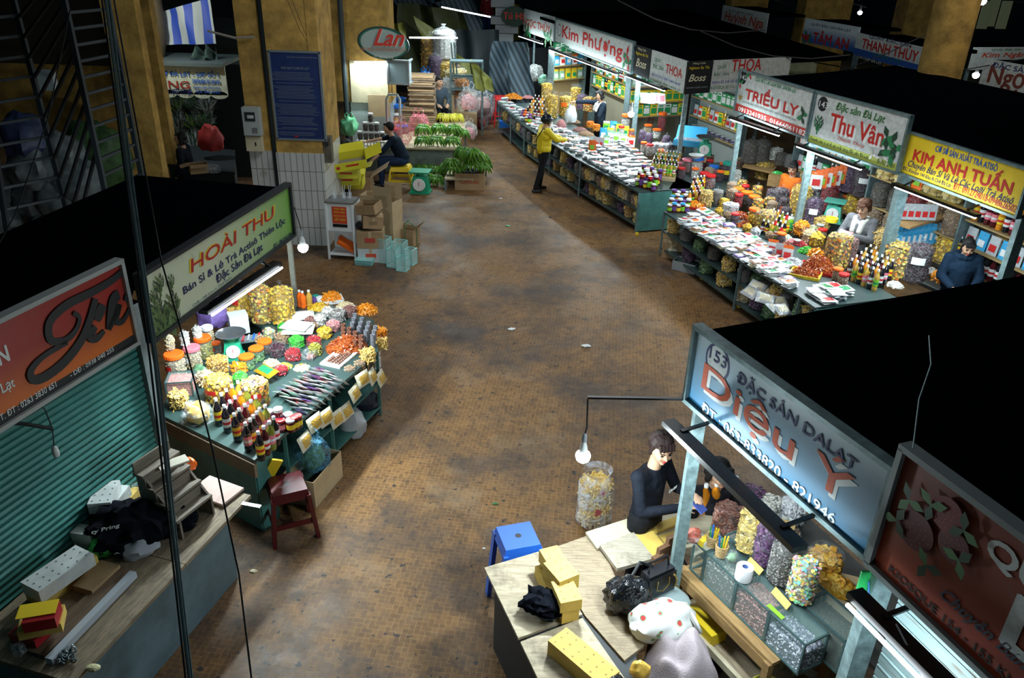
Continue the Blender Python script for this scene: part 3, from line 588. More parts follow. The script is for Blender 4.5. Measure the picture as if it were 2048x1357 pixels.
def bulb_lamp(label,p,power,r=.05,top=None,cordm=RUBBER):
    t=thing('bulb_lamp',label,'lamp',p)
    mb=MB();mb.lathe([(r*.55,r*.55),(r*.9,r*.35),(r,0),(r*.85,-r*.55),(r*.45,-r*.9),(.002,-r)],n=18);mb.obj('bulb',mat('lit_bulb',(1,1,1),emit=(.85,.95,1),es=18),t,True)
    mb=MB();mb.lathe([(r*.55,r*.55),(r*.50,r*1.3),(r*.32,r*1.9),(r*.28,r*2.3)],n=16);mb.obj('bulb_base',mat('warm_white_plastic',(.7,.72,.7),rough=.4),t,True)
    mb=MB();mb.lathe([(r*.34,r*2.2),(r*.34,r*3.1),(r*.1,r*3.5)],n=12);mb.obj('socket',mat('grey_plastic',(.25,.28,.3)),t,True)
    if top:
        q=V(top)-V(p);mb=MB();mb.tube([(0,0,r*3.3),(q.x*.3+.01,q.y*.3,q.z*.5),(q.x,q.y,q.z)],.006,6);mb.obj('cord',cordm,t)
    point_lamp('bulb_light',V(p)+V((0,0,-r*1.6)),power,r);return t
# artichoke stall tube, hung in front of the sign
def along(s,x,out,z):return s.A+s.d*x+s.n*out+V((0,0,z-s.A.z))
HTa=P(407,632,2.03);HTb=P(556,532,2.03)
tube_lamp('black-housed tube lamp slung below the artichoke sign',HTa,HTb,110,brk=(0,.22,.12),drop=(.25,.1,-1),back=tuple(-HT.n+V((0,0,.35))),ty=-.058,bk=.34)
DYa=P(1335,852,2.12);DYb=P(1598,1108,2.12)
tube_lamp('black-housed tube lamp slung below the blue 153 sign',DYa,DYb,34,brk=(0,.28,.08),back=tuple(-DY.n+V((0,0,.35))),bk=.10)
RSa=P(1705,1195,2.10);RSb=RSa+(P(1860,1350,2.10)-RSa).normalized()*1.5
tube_lamp('black-housed tube lamp slung below the strawberry sign',RSa,RSb,7,brk=(0,.3,.08),drop=(.5,.2,-1),back=tuple(-RS.n+V((0,0,.3))),ty=-.058,bk=.07)
for lab,a,b,pw,hs in (('tube lamp with dark housing under the sign with the red telephone band',(1460,238),(1560,272),55,True),('tube lamp with dark housing under the sign with the lime lower band',(1592,292),(1725,340),55,True),
    ('tube lamp with dark housing under the yellow sign',(1787,372),(1955,437),45,True),('long tube lamp under the long white red-lettered sign',(1098,99),(1235,150),120,True),('tube lamp under the white corner sign',(1252,152),(1330,182),80,True),
    ('short tube lamp at the farthest end of the right row',(1037,72),(1086,88),60,True)):
    tube_lamp(lab,P(a[0],a[1],2.12),P(b[0],b[1],2.12),pw,house=hs,drop=(-.1,-.1,-1),brk=(0,.15,.1),back=(.95,.3,.3))
tube_lamp('second tube lamp close under the yellow sign',P(1835,372,2.2)-KA.n*.25,P(1935,408,2.2)-KA.n*.25,12,house=False)
tube_lamp('long bare tube lamp hanging over the tarpaulins',PY(882,14,23),PY(982,34,22),70,house=False)
tube_lamp('horizontal tube lamp beside the oval banana-stall sign',PY(816,75,FY-.2),PY(918,76,FY-.2),75,house=False)
# cool light strip washing the cream wall under the oval sign
tube_lamp('tube lamp above the cream wall under the oval sign',PY(706,124,FY-.25),PY(775,124,FY-.25),30,house=False)
# bulbs
bt=V((.50,4.42,2.16));bp=V((.50,4.42,HZ((.50,4.42),912)))
bulb_lamp('lit bulb hanging from an arm above the aisle, right of centre',bp,80,.052,bt)
mb=MB();mb.bar((DY.A.x,DY.A.y,2.2),(.50,4.42,2.17),.022,.014);tag(mb.obj('support_rod',BLACK),'thin black arm reaching from the blue sign to the hanging bulb','bracket')
q=P(606,495,1.9);bulb_lamp('lit bulb hanging beside the artichoke sign near the tiled pillar',q,40,.055,(q.x-.05,q.y,HZ(q,415)))
q=P(1262,228,1.55);bulb_lamp('lit bulb among the jars of the far right row',q,22,.07,(q.x,q.y,2.1))
q=PY(285,3,14.4);bulb_lamp('small lit bulb above the blue striped tarpaulin',q,90,.06)
for lab,c,Y,pw in (('cold lamp glowing at the top right among dark rafters',(1965,2),20,30),('small cold lamp in the dark centre of the far market',(1720,25),34,25),('cold lamp beside the yellow column',(1952,150),22,12)):
    q=PY(c[0],c[1],Y);bulb_lamp(lab,q,pw,.09)
# wide weak hall roof lamps (above the picture) over the aisle, plus an added far fill
area_lamp('hall_and_fill_light',(-.6,9.0,6.2),(1.6,11.2,6.2),3.5,215,(.92,.97,1))
area_lamp('hall_and_fill_light',(7.5,12.5,7.5),(10,12.5,7.5),.6,120,(1,.95,.85),down=(.1,.8,-.6))  # added fill without a lamp of its own, brightens far signs and yellow column
area_lamp('hall_and_fill_light',(.6,16.5,6.5),(-1.0,18.0,6.5),.3,110,(.85,.95,1))
area_lamp('hall_and_fill_light',(-.4,2.6,6.4),(.8,3.6,6.4),.3,7,(1,.95,.88))
# ------------------------------------------------------------------ goods: builders, each returns [(name, mesh, parent index)]
rnd=random.Random(11)
def rotm(n,spin):
    z=V(n).normalized();x=z.orthogonal().normalized();y=z.cross(x)
    return Matrix((x*math.cos(spin)+y*math.sin(spin),y*math.cos(spin)-x*math.sin(spin),z)).transposed()
def piece(mb,kind,p,n,s,mi=0):
    R=rotm(V(n)+V((rnd.uniform(-.6,.6),rnd.uniform(-.6,.6),rnd.uniform(-.6,.6)))*(.9 if kind != 'nut' else .2),rnd.uniform(0,6.28));p=V(p)
    if kind == 'chip':
        vs=[p+R@V((0,0,s*.18))]+[p+R@V((s*math.cos(a)*rnd.uniform(.8,1.1),s*.8*math.sin(a),s*.3*math.sin(2*a)*.6)) for a in (0,1.05,2.1,3.14,4.19,5.24)]
        mb.add(vs,[(0,1+i,1+(i+1) % 6) for i in range(6)],mi)
    elif kind == 'nut':
        vs=[p+R@V(q) for q in ((s,0,0),(0,s*.7,0),(-s,0,0),(0,-s*.7,0),(0,0,s*.7),(0,0,-s*.7))]
        mb.add(vs,[(0,1,4),(1,2,4),(2,3,4),(3,0,4),(1,0,5),(2,1,5),(3,2,5),(0,3,5)],mi)
    elif kind == 'stick':
        L=s*rnd.uniform(1.2,2.2);w=s*.22;b=s*rnd.uniform(-.3,.3)
        vs=[p+R@V((x*L,y*w+b*(1-x*x),z*w+.1*s)) for x in (-1,0,1) for y,z in ((-1,-1),(1,-1),(1,1),(-1,1))]
        mb.add(vs,[(i*4+j,i*4+(j+1) % 4,i*4+4+(j+1) % 4,i*4+4+j) for i in (0,1) for j in range(4)]+[(3,2,1,0),(8,9,10,11)],mi)
    elif kind == 'ring':
        N,M=9,4;vs=[]
        for i in range(N):
            a=2*PI*i/N
            for j in range(M):
                c=2*PI*j/M;rr=s*.72+s*.28*math.cos(c);vs.append(p+R@V((rr*math.cos(a),rr*math.sin(a),s*.28*math.sin(c))))
        mb.add(vs,[(i*M+j,((i+1) % N)*M+j,((i+1) % N)*M+(j+1) % M,i*M+(j+1) % M) for i in range(N) for j in range(M)],mi)
    elif kind == 'curl':
        vs=[]
        for i in range(7):
            a=i*.75
            for e in (-1,1):vs.append(p+R@V((s*math.cos(a)*(1-.08*i),s*math.sin(a)*(1-.08*i),e*s*.35+i*s*.06)))
        mb.add(vs,[(2*i,2*i+1,2*i+3,2*i+2) for i in range(6)],mi)
def cyl_pile(mb,r,h,kind,s,n,z0=0.,dome=.25,sx=1.,sy=1.,mi=0):
    n=int(n*1.7);mb.lathe([(r*.90,z0+.004),(r*.90,z0+h*.92),(r*.55,z0+h+dome*r*.4),(.004,z0+h+dome*r*.6)],n=14,mi=1,sx=sx,sy=sy)
    at=2*PI*r*h;ap=PI*r*r
    for i in range(n):
        if rnd.random() < at/(at+ap):a=rnd.uniform(0,2*PI);z=rnd.uniform(.03,.97)*h;p=(r*.96*math.cos(a)*sx,r*.96*math.sin(a)*sy,z0+z);nn=(math.cos(a),math.sin(a),0)
        else:a=rnd.uniform(0,2*PI);q=r*math.sqrt(rnd.random())*.95;p=(q*math.cos(a)*sx,q*math.sin(a)*sy,z0+h+dome*(r-q)*.8);nn=(0,0,1)
        piece(mb,kind,p,nn,s*rnd.uniform(.75,1.2),mi)
def heap_pile(mb,rx,ry,h,kind,s,n,z0=0.,mi=0):
    n=int(n*1.4);mb.lathe([(1,0),(.8,h*.45),(.5,h*.75),(.02,h*.88)],(0,0,z0),16,1,sx=rx*.95,sy=ry*.95)
    for i in range(n):
        a=rnd.uniform(0,2*PI);q=math.sqrt(rnd.random());zz=h*(1-q**1.8)*.95
        piece(mb,kind,(rx*q*math.cos(a),ry*q*math.sin(a),z0+zz+s*.15),(math.cos(a)*q,math.sin(a)*q,.9),s*rnd.uniform(.75,1.25),mi)
FILM=film('clear_bag',(.55,.6,.62),opacity=.10);FILMW=film('clear_bag_cloudy',(.75,.8,.82),opacity=.22,bscale=18);FILMT=film('clear_tub',opacity=.09,bscale=8,bump=.2,rough=.06)
GLASSJ=film('clear_jar',opacity=.09,rough=.04,bscale=3,bump=.1)
CASEG=glass('case_glass',(.5,.75,.72),.07)
def paint(c,rough=.35,**k):return mat('paint_%03d_%03d_%03d' % tuple(int(x*255) for x in c),c,rough=rough,**k)
COLS=dict(red=(.60,.02,.02),orange=(.95,.16,.015),yellow=(.85,.60,.03),green=(.02,.30,.10),lime=(.25,.60,.04),blue=(.01,.14,.55),sky=(.05,.38,.70),white=(.78,.80,.80),black=(.008,.008,.012),pink=(.80,.22,.28),teal=(.02,.32,.24),brown=(.20,.07,.02),violet=(.16,.07,.30),amber=(.70,.24,.01),gold=(.60,.36,.06),wine=(.075,.004,.008),cream=(.72,.66,.48),olive=(.22,.24,.03),silver=(.5,.53,.56),dark=(.02,.03,.035),palegreen=(.3,.5,.3))
C=lambda n:paint(COLS[n])
LIQ={k:mat('syrup_'+k,COLS[k],rough=.12,coat=.6) for k in ('black','wine','amber','orange','gold','brown','olive','red')}
# contents: (piece kind, size, colours)
CONT={
 'chips':('chip',.021,[(.80,.50,.02),(.72,.42,.02),(.84,.58,.06),(.60,.32,.015)]),
 'mixchips':('chip',.022,[(.80,.52,.04),(.72,.50,.05),(.07,.03,.06),(.80,.20,.01),(.45,.38,.04),(.80,.60,.16)]),
 'palechips':('chip',.022,[(.80,.60,.20),(.74,.54,.15),(.84,.68,.32)]),
 'strips':('stick',.02,[(.80,.55,.16),(.72,.46,.10),(.86,.64,.24)]),
 'paleroot':('stick',.017,[(.72,.58,.34),(.64,.48,.26),(.80,.68,.44)]),
 'orangestrips':('stick',.022,[(.80,.28,.02),(.70,.20,.01),(.86,.38,.04)]),
 'redstrips':('stick',.022,[(.42,.09,.02),(.52,.14,.03),(.32,.05,.015)]),
 'nuts':('nut',.011,[(.40,.24,.12),(.50,.33,.18),(.30,.16,.08)]),
 'palenuts':('nut',.014,[(.60,.48,.26),(.52,.40,.20),(.70,.58,.36)]),
 'darkfruit':('nut',.014,[(.06,.02,.03),(.10,.03,.05),(.03,.012,.02)]),
 'violet':('chip',.016,[(.10,.03,.10),(.16,.06,.15),(.06,.02,.07)]),
 'redfruit':('nut',.015,[(.40,.02,.03),(.52,.05,.05),(.28,.015,.03)]),
 'pinkfruit':('nut',.013,[(.75,.30,.30),(.82,.42,.40),(.66,.22,.24)]),
 'greenfruit':('ring',.018,[(.05,.45,.04),(.10,.55,.06),(.03,.34,.03)]),
 'olivefruit':('nut',.016,[(.34,.32,.04),(.26,.24,.03),(.42,.38,.08)]),
 'whitesticks':('stick',.013,[(.45,.42,.38),(.18,.13,.12),(.66,.64,.60)]),
 'whitering':('ring',.022,[(.62,.62,.64),(.48,.48,.52),(.74,.74,.75)]),
 'brownring':('ring',.022,[(.32,.13,.09),(.42,.20,.14),(.26,.09,.06)]),
 'whiteflake':('chip',.015,[(.78,.76,.70),(.70,.66,.56),(.85,.84,.8)]),
 'candy':('chip',.015,[(.85,.35,.40),(.85,.75,.15),(.25,.65,.35),(.25,.60,.70),(.9,.45,.10),(.85,.80,.6)]),
 'greenleaf':('chip',.02,[(.05,.16,.05),(.12,.26,.08),(.20,.32,.14)]),
 'tea':('nut',.008,[(.10,.07,.04),(.16,.11,.06),(.05,.04,.03)]),
 'greytea':('nut',.009,[(.22,.20,.18),(.32,.30,.27),(.14,.12,.11)]),
 'brownnut':('nut',.013,[(.22,.08,.07),(.30,.12,.10),(.38,.20,.17)]),
 'ash':('nut',.014,[(.12,.12,.17),(.22,.22,.28),(.50,.50,.54)]),
 'curls':('curl',.02,[(.80,.50,.14),(.70,.38,.08),(.86,.62,.24)]),
 'crisps':('chip',.034,[(.78,.42,.04),(.66,.30,.02),(.85,.55,.10)]),
}
CM={k:ramp_mat('contents_'+k,v[2],rough=.45 if k not in ('redfruit','olivefruit','redstrips','orangestrips') else .25) for k,v in CONT.items()}
CK={k:mat('core_'+k,tuple(sum(c[i] for c in v[2])/len(v[2])*.45 for i in range(3)),rough=.8) for k,v in CONT.items()}
def b_bottle(liq,cap='white',lab='yellow',h=.28,r=.036,plain=False):
    def f():
        s=h/.28;mb=MB();mb.lathe([(r*.9,0),(r,.008*s),(r,.05*s),(r*.94,.056*s),(r,.062*s),(r,.17*s),(r*.93,.195*s),(r*.42,.235*s),(r*.36,.26*s)],n=14)
        out=[('juice_bottle',mb.mesh('juice_bottle',LIQ[liq],True),0)]
        mb=MB();mb.lathe([(r*.44,.255*s),(r*.44,.28*s),(r*.38,.285*s)],n=12);out.append(('bottle_cap',mb.mesh('bottle_cap',C(cap),True),0))
        if lab:
            mb=MB();mb.lathe([(r*1.03,.068*s),(r*1.03,.155*s)],n=14,closed=False)
            mb.lathe([(r*1.035,.095*s),(r*1.035,.12*s)],n=14,closed=False,mi=1)
            out.append(('bottle_label',mb.mesh('bottle_label',[C(lab),C('red' if lab in ('yellow','white') else ('green' if lab == 'lime' else 'white'))],True),0))
        return out
    return f
def b_jar(cont,lid='orange',r=.085,h=.24,fill=.85,lab=None,name='plastic_jar',nn=90):
    def f():
        k,s,_=CONT[cont];mb=MB();mb.lathe([(r*.92,0),(r,.01),(r,h*.82),(r*.86,h*.92),(r*.80,h)],n=20)
        out=[(name,mb.mesh(name,GLASSJ,True),0)]
        mb=MB();cyl_pile(mb,r*.93,h*.82*fill,k,s,nn,.006,.15);out.append(('contents',mb.mesh('contents',[CM[cont],CK[cont]]),0))
        mb=MB();mb.lathe([(r*.9,h*.92),(r*.95,h*.93),(r*.95,h*1.08),(r*.88,h*1.1),(r*.7,h*1.09)],n=24)
        for i in range(24):a=2*PI*i/24;mb.box((r*.955*math.cos(a),r*.955*math.sin(a),h*1.0),(.006,.006,h*.12),a)
        out.append(('jar_lid',mb.mesh('jar_lid',C(lid),True),0))
        if lab:
            mb=MB();N=7;vs=[(r*1.015*math.cos(-PI/2-.5+i/N),r*1.015*math.sin(-PI/2-.5+i/N),h*z) for z in (.35,.62) for i in range(N+1)]
            mb.add(vs,[(i,i+1,N+2+i,N+1+i) for i in range(N)]);out.append(('paper_label',mb.mesh('paper_label',C(lab)),0))
        return out
    return f
def b_sack(cont,r=.12,h=.36,knot=True,lab=None,nn=230,cloudy=False,tall=1.0,name='snack_bag'):
    def f():
        k,s,_=CONT[cont];F=FILMW if cloudy else FILM
        mb=MB();hh=h*tall;prof=[(r*.85,0),(r*1.03,.02),(r*1.05,hh*.5),(r*1.02,hh*.92),(r*.8,hh*1.04),(r*.35,hh*1.12),(r*.08,hh*1.17),(r*.16,hh*1.21),(r*.22,hh*1.25)]
        if not knot:prof=[(r*.85,0),(r*1.03,.02),(r*1.05,hh*.5),(r*1.02,hh*.95),(r*.98,hh*1.12),(r*1.0,hh*1.2)]
        mb.lathe(prof,n=18,closed=False)
        vs=[]
        for p in mb.v:
            q=mnoise.noise(V(p)*14+V((r*50,0,0)))*r*.07;d=V((p[0],p[1],0));d=d.normalized() if d.length > 1e-5 else d
            vs.append((p[0]+d.x*q,p[1]+d.y*q,p[2]))
        mb.v=vs
        out=[(name,mb.mesh(name,F,True),0)]
        mb=MB();cyl_pile(mb,r*.97,h*.96,k,s,nn,.006,.3);out.append(('contents',mb.mesh('contents',[CM[cont],CK[cont]]),0))
        if lab:
            mb=MB();N=6;w=.9;vs=[(r*1.07*math.cos(-PI/2-w/2+w*i/N),r*1.07*math.sin(-PI/2-w/2+w*i/N),h*z) for z in (.55,.75) for i in range(N+1)]
            mb.add(vs,[(i,i+1,N+2+i,N+1+i) for i in range(N)]);out.append(('bag_label',mb.mesh('bag_label',C(lab)),0))
        return out
    return f
def b_tub(cont,r=.075,h=.10,heap=.04,nn=80,name='snack_tub',wall=True):
    r *= 1.18;h *= 1.1;heap *= 1.3
    def f():
        k,s,_=CONT[cont];out=[]
        if wall:
            mb=MB();mb.lathe([(r*.85,0),(r*.9,.003),(r*1.05,h*1.05),(r*1.12,h*1.22)],n=18,closed=False);
            mb.v=[(x*(1+.05*mnoise.noise(V((x,y,z))*30)),y*(1+.05*mnoise.noise(V((x,y,z))*30)),z) for x,y,z in mb.v]
            out.append((name,mb.mesh(name,FILMT,True),0))
        mb=MB();cyl_pile(mb,r*.93,h*.9,k,s,int(nn*.5),.004,.2);M=MB();
        heap_pile(mb,r*.9,r*.9,heap,k,s,int(nn*.6),h*.88);out.append(('contents' if wall else name,mb.mesh('contents',[CM[cont],CK[cont]]),0))
        return out
    return f
def b_heap(cont,rx,ry,h,nn,tray=None,name='dried_fruit_heap',ht=.03):
    def f():
        k,s,_=CONT[cont];mb=MB();heap_pile(mb,rx,ry,h,k,s,nn,ht*.8 if tray else 0.)
        if not tray:return [(name,mb.mesh(name,[CM[cont],CK[cont]]),0)]
        t=MB();a,b=rx*1.08,ry*1.08
        t.box((0,0,.004),(2*a,2*b,.008))
        for sx,sy,w,d in ((0,1,2*a,.008),(0,-1,2*a,.008),(1,0,.008,2*b),(-1,0,.008,2*b)):t.box((sx*a,sy*b,ht/2+.004),(w+.01,d+.004,ht*1.4),top=1.0)
        return [('tray',t.mesh('tray',C(tray)),0),('contents',mb.mesh('contents',[CM[cont],CK[cont]]),0)]
    return f
def pillow(mb,w,d,h,mi=0,c=(0,0,0),seed=0,mi2=None,R=None):
    R=R or Matrix.Identity(3);c=V(c);nu,nv=6,5
    for sg in (1,-1):
        def fn(u,v):
            x,y=u*2-1,v*2-1;b=(1-x**4)*(1-y**4);n_=mnoise.noise(V((x*2.2+seed,y*2.2,sg*1.7)))*.35
            return c+R@V((x*w/2,y*d/2,h/2+sg*h/2*b*(1+n_)))
        k=len(mb.m);mb.grid(fn,nu,nv,mi)
        if sg < 0:
            mb.f[k:]=[f[::-1] for f in mb.f[k:]]
        elif mi2 is not None:
            for q in range(len(mb.m)-k):
                i,j=q % nu,q//nu
                if 1 <= i <= nu-2 and 1 <= j <= nv-2:mb.m[k+q]=mi2
def b_packet(c1,c2,w=.13,d=.17,h=.022,seed=0):
    def f():
        mb=MB();pillow(mb,w,d,h,0,seed=seed,mi2=1);return [('snack_packet',mb.mesh('snack_packet',[c1,c2],True),0)]
    return f
def b_pouch(body,top,lab,w=.14,h=.20,t=.05):
    def f():
        mb=MB()
        def fn(sg):
            def g(u,v):
                x=u*2-1;return V((x*w/2*(1-.06*v),sg*t/2*(1-v)**.8*(1-.35*x*x)+(.002*sg),v*h))
            return g
        nu,nv=4,5
        for sg in (-1,1):
            k=len(mb.m);mb.grid(fn(sg),nu,nv,0)
            for q in range(len(mb.m)-k):
                j=q//nu;mb.m[k+q]=1 if j >= nv-1 else 0
            if sg > 0:mb.f[k:]=[f_[::-1] for f_ in mb.f[k:]]
        mb.grid(lambda u,v:V(((u*2-1)*w/2,(v*2-1)*t/2*(1-.35*(u*2-1)**2),.001)),4,1,0)
        out=[('snack_pouch',mb.mesh('snack_pouch',[body,top],True),0)]
        mb=MB();mb.box((0,-t*.47,h*.38),(w*.62,.003,h*.36),R=Matrix.Rotation(-.12,3,'X'));out.append(('pouch_label',mb.mesh('pouch_label',lab),0))
        return out
    return f
def b_box(c,c2=None,w=.14,d=.06,h=.20,name='tea_box'):
    def f():
        mb=MB();mb.box((0,0,h/2),(w,d,h));out=[(name,mb.mesh(name,c),0)]
        if c2:mb=MB();mb.box((0,-d/2-.001,h*.42),(w*.8,.003,h*.5));mb.box((0,-d/2-.001,h*.82),(w*.6,.003,h*.12));out.append(('box_print',mb.mesh('box_print',c2),0))
        return out
    return f
CARD=mat('cardboard',(.36,.235,.12),rough=.85,var=.18,vscale=3);CARDL=mat('cardboard_light',(.50,.37,.21),rough=.85,var=.15,vscale=3);CARDIN=mat('cardboard_inside',(.24,.16,.085),rough=.9)
def carton(label,loc,rz,w,d,h,m=None,open_=True,flaps=(1,1,1,1),tilt=0.,print_=None,fl=.5,group=None,tape=False,inm=None,fan=2.2):
    m=m or CARD;t=thing('cardboard_box',label,'box',loc,rz,group)
    mb=MB();e=.006
    if open_:
        mb.box((0,0,e/2),(w,d,e));
        for sx in (-1,1):mb.box((sx*(w/2-e/2),0,h/2),(e,d,h))
        for sy in (-1,1):mb.box((0,sy*(d/2-e/2),h/2),(w-2*e,e,h))
        mb.obj('box_body',m,t);mb=MB();mb.box((0,0,.012),(w-.03,d-.03,.01));mb.obj('box_inside',inm or CARDIN,t)
        for i,(sx,sy) in enumerate(((0,-1),(1,0),(0,1),(-1,0))):
            if not flaps[i]:continue
            mb=MB();L=(d if sy else w)*fl;a=fan*flaps[i]
            p=V((sx*w/2,sy*d/2,h));o=V((sx,sy,0));q=p+(o*math.sin(a)+V((0,0,math.cos(a))))*L;wd=V((-sy,sx,0))*(w if sy else d)/2
            th=V((0,0,.004));mb.add([p-wd,p+wd,q+wd*.97,q-wd*.97,p-wd+th,p+wd+th,q+wd*.97+th,q-wd*.97+th],[(3,2,1,0),(4,5,6,7),(0,1,5,4),(1,2,6,5),(2,3,7,6),(3,0,4,7)]);mb.obj('flap',m,t)
    else:
        mb.box((0,0,h/2),(w,d,h));mb.obj('box_body',m,t)
        mb=MB();mb.box((0,0,h+.001),(w,.05,.003));mb.box((0,-d/2-.001,h-.05),(.05,.003,.1));mb.obj('tape',CARDL,t)
    if print_:mb=MB();mb.box((0,-d/2-.002,h*.5),(w*.4,.003,h*.28));mb.obj('printed_mark',print_,t)
    if tilt:t.rotation_euler=(tilt[0],tilt[1],rz) if isinstance(tilt,tuple) else (tilt,0,rz)
    return t
def kitchen_scale(label,loc,rz=0.,sc=1.,pan=True,col=None,top=None):
    g=col or mat('scale_green',(.02,.36,.20),rough=.3);t=thing('kitchen_scale',label,'scale',loc,rz);t.scale=(sc,sc,sc)
    mb=MB();mb.box((0,0,.10),(.22,.17,.20),top=.72);mb.box((0,0,.01),(.24,.19,.02));mb.lathe([(.05,.2),(.045,.25)],n=12);mb.obj('scale_body',g,t)
    mb=MB();R=Matrix.Rotation(PI/2-.12,3,'X');mb.lathe([(.075,0),(.07,.012)],(0,-.088,.11),22,R=R);o=mb.obj('dial',SWHITE,t)
    mb=MB();mb.box((0,-.103,.125),(.006,.002,.05));mb.obj('needle',RED,o)
    if pan:mb=MB();mb.lathe([(.03,.25),(.12,.265),(.16,.30),(.163,.30),(.12,.272),(.03,.258)],n=28);mb.obj('pan',mat('steel_pan',(.6,.63,.66),rough=.18,metal=.9),t,True)
    else:mb=MB();mb.box((0,0,.255),(.24,.20,.015));mb.obj('platform',g,t)
    return t
def stool(label,loc,rz,m,h=.44,w=.30,sc=1.,cat='stool'):
    t=thing('plastic_stool',label,cat,loc,rz);t.scale=(sc,sc,sc);s=w/2
    mb=MB();mb.box((0,0,h-.02),(w*.86,w*.86,.04),top=.94);mb.box((0,0,h-.06),(w*.92,w*.92,.05),top=.93);mb.obj('seat',m,t)
    mb=MB();mb.lathe([(.025,h+.0005),(.002,h+.001)],n=12);mb.obj('seat_hole',BLACK,t)
    for a,b in ((-1,-1),(1,-1),(1,1),(-1,1)):
        mb=MB();mb.bar((a*s*.82,b*s*.82,h-.05),(a*s*1.06,b*s*1.06,0),.06,.035);mb.obj('leg',m,t)
    for i,(a,b) in enumerate(((-1,-1),(1,-1),(1,1),(-1,1))):
        c,d=((1,-1),(1,1),(-1,1),(-1,-1))[i];mb=MB();k=.98;mb.bar((a*s*k,b*s*k,h*.36),(c*s*k,d*s*k,h*.36),.012,.05);mb.obj('stretcher',m,t)
    return t
def crumple(mb,c,r,seed=0,n=20,amp=.22,freq=2.2,mi=0,flat=0.):
    c=V(c);r=(r,r,r) if isinstance(r,(int,float)) else r;k=len(mb.v);mb.ball((0,0,0),1,n,mi)
    for i in range(k,len(mb.v)):
        p=V(mb.v[i]);q=1+amp*mnoise.noise(p*freq+V((seed,seed*2.3,0)))+amp*.5*abs(mnoise.noise(p*freq*2.7+V((seed,0,5))))
        p=V((p.x*r[0]*q,p.y*r[1]*q,p.z*r[2]*q));
        if flat and p.z < -r[2]*flat:p.z=-r[2]*flat
        mb.v[i]=tuple(c+p)
def plastic_bag(label,loc,r,m,seed=0,handles=True,rz=0.,inner=None,name='plastic_bag',h=1.15):
    t=thing(name,label,'bag',loc,rz);mb=MB();crumple(mb,(0,0,r*.8*h),(r,r*.8,r*h),seed,24,.3,1.9,flat=.78);mb.obj('bag_body',m,t,True)
    if inner:mb=MB();crumple(mb,(0,0,r*.7),(r*.72,r*.58,r*.72),seed+3,16,.3,2.4,flat=.9);mb.obj('contents',inner,t,True)
    if handles:
        for s in (-1,1):
            mb=MB();mb.tube([(s*r*.35,0,r*1.55*h),(s*r*.5,0,r*2.0*h),(s*r*.2,s*.02,r*2.25*h),(s*r*.05,0,r*1.9*h),(s*r*.08,0,r*1.5*h)],[r*.12,r*.07,r*.05,r*.06,r*.10],6);mb.obj('handle',m,t,True)
    return t
def glass_case(label,loc,rz,w,d,h,contents=None,fill=.6,lid=True,nn=600,tagc=None):
    t=thing('glass_case',label,'display case',loc,rz);mb=MB();e=.004
    for sx in (-1,1):mb.box((sx*w/2,0,h/2),(e,d,h))
    for sy in (-1,1):mb.box((0,sy*d/2,h/2),(w,e,h))
    if lid:mb.box((0,0,h),(w,d,e))
    mb.obj('glass_panes',CASEG,t)
    mb=MB();ed=.012
    for sx in (-1,1):
        for sy in (-1,1):mb.box((sx*w/2,sy*d/2,h/2),(ed,ed,h))
        for z in (.004,h):mb.box((sx*w/2,0,z),(ed,d,ed))
    for sy in (-1,1):
        for z in (.004,h):mb.box((0,sy*d/2,z),(w,ed,ed))
    mb.obj('metal_edges',mat('case_edge',(.10,.17,.17),rough=.35,metal=.5),t)
    if contents:
        k,s,_=CONT[contents];mb=MB();mb.box((0,0,h*fill/2+.004),(w-.02,d-.02,h*fill),mi=1);
        for i in range(nn):
            f=rnd.random()
            if f < .5:mb_p=(rnd.uniform(-.47,.47)*w,rnd.uniform(-.46,.46)*d,h*fill+.006);n_=(0,0,1)
            elif f < .8:sy=rnd.choice((-1,1));mb_p=(rnd.uniform(-.48,.48)*w,sy*(d/2-.012),rnd.uniform(.02,1)*h*fill);n_=(0,sy,0)
            else:sx=rnd.choice((-1,1));mb_p=(sx*(w/2-.012),rnd.uniform(-.48,.48)*d,rnd.uniform(.02,1)*h*fill);n_=(sx,0,0)
            piece(mb,k,mb_p,n_,s*rnd.uniform(.8,1.2))
        mb.obj('contents',[CM[contents],CK[contents]],t,kind='stuff')
    return t
PKV=[('white','red'),('white','white'),('silver','cream'),('white','orange'),('silver','white'),('white','pink'),('palegreen','white'),('violet','white'),('brown','white'),('white','green'),('silver','brown'),('orange','white'),('cream','gold')]
PKM={}
for k in COLS:PKM[k]=mat('glossy_'+k,COLS[k],rough=.22,coat=.4,bump=.5,bscale=45)
def packet(loc,v,label,rz,group,sc=1.,rot=None,big=False):
    a,b=PKV[v % len(PKV)];return place(('pk',v % len(PKV),big),b_packet(PKM[a],PKM[b],*((.20,.15,.05) if big else (.13,.17,.022)),seed=v*3.1),loc,label,'packet',rz,group,sc,rot)
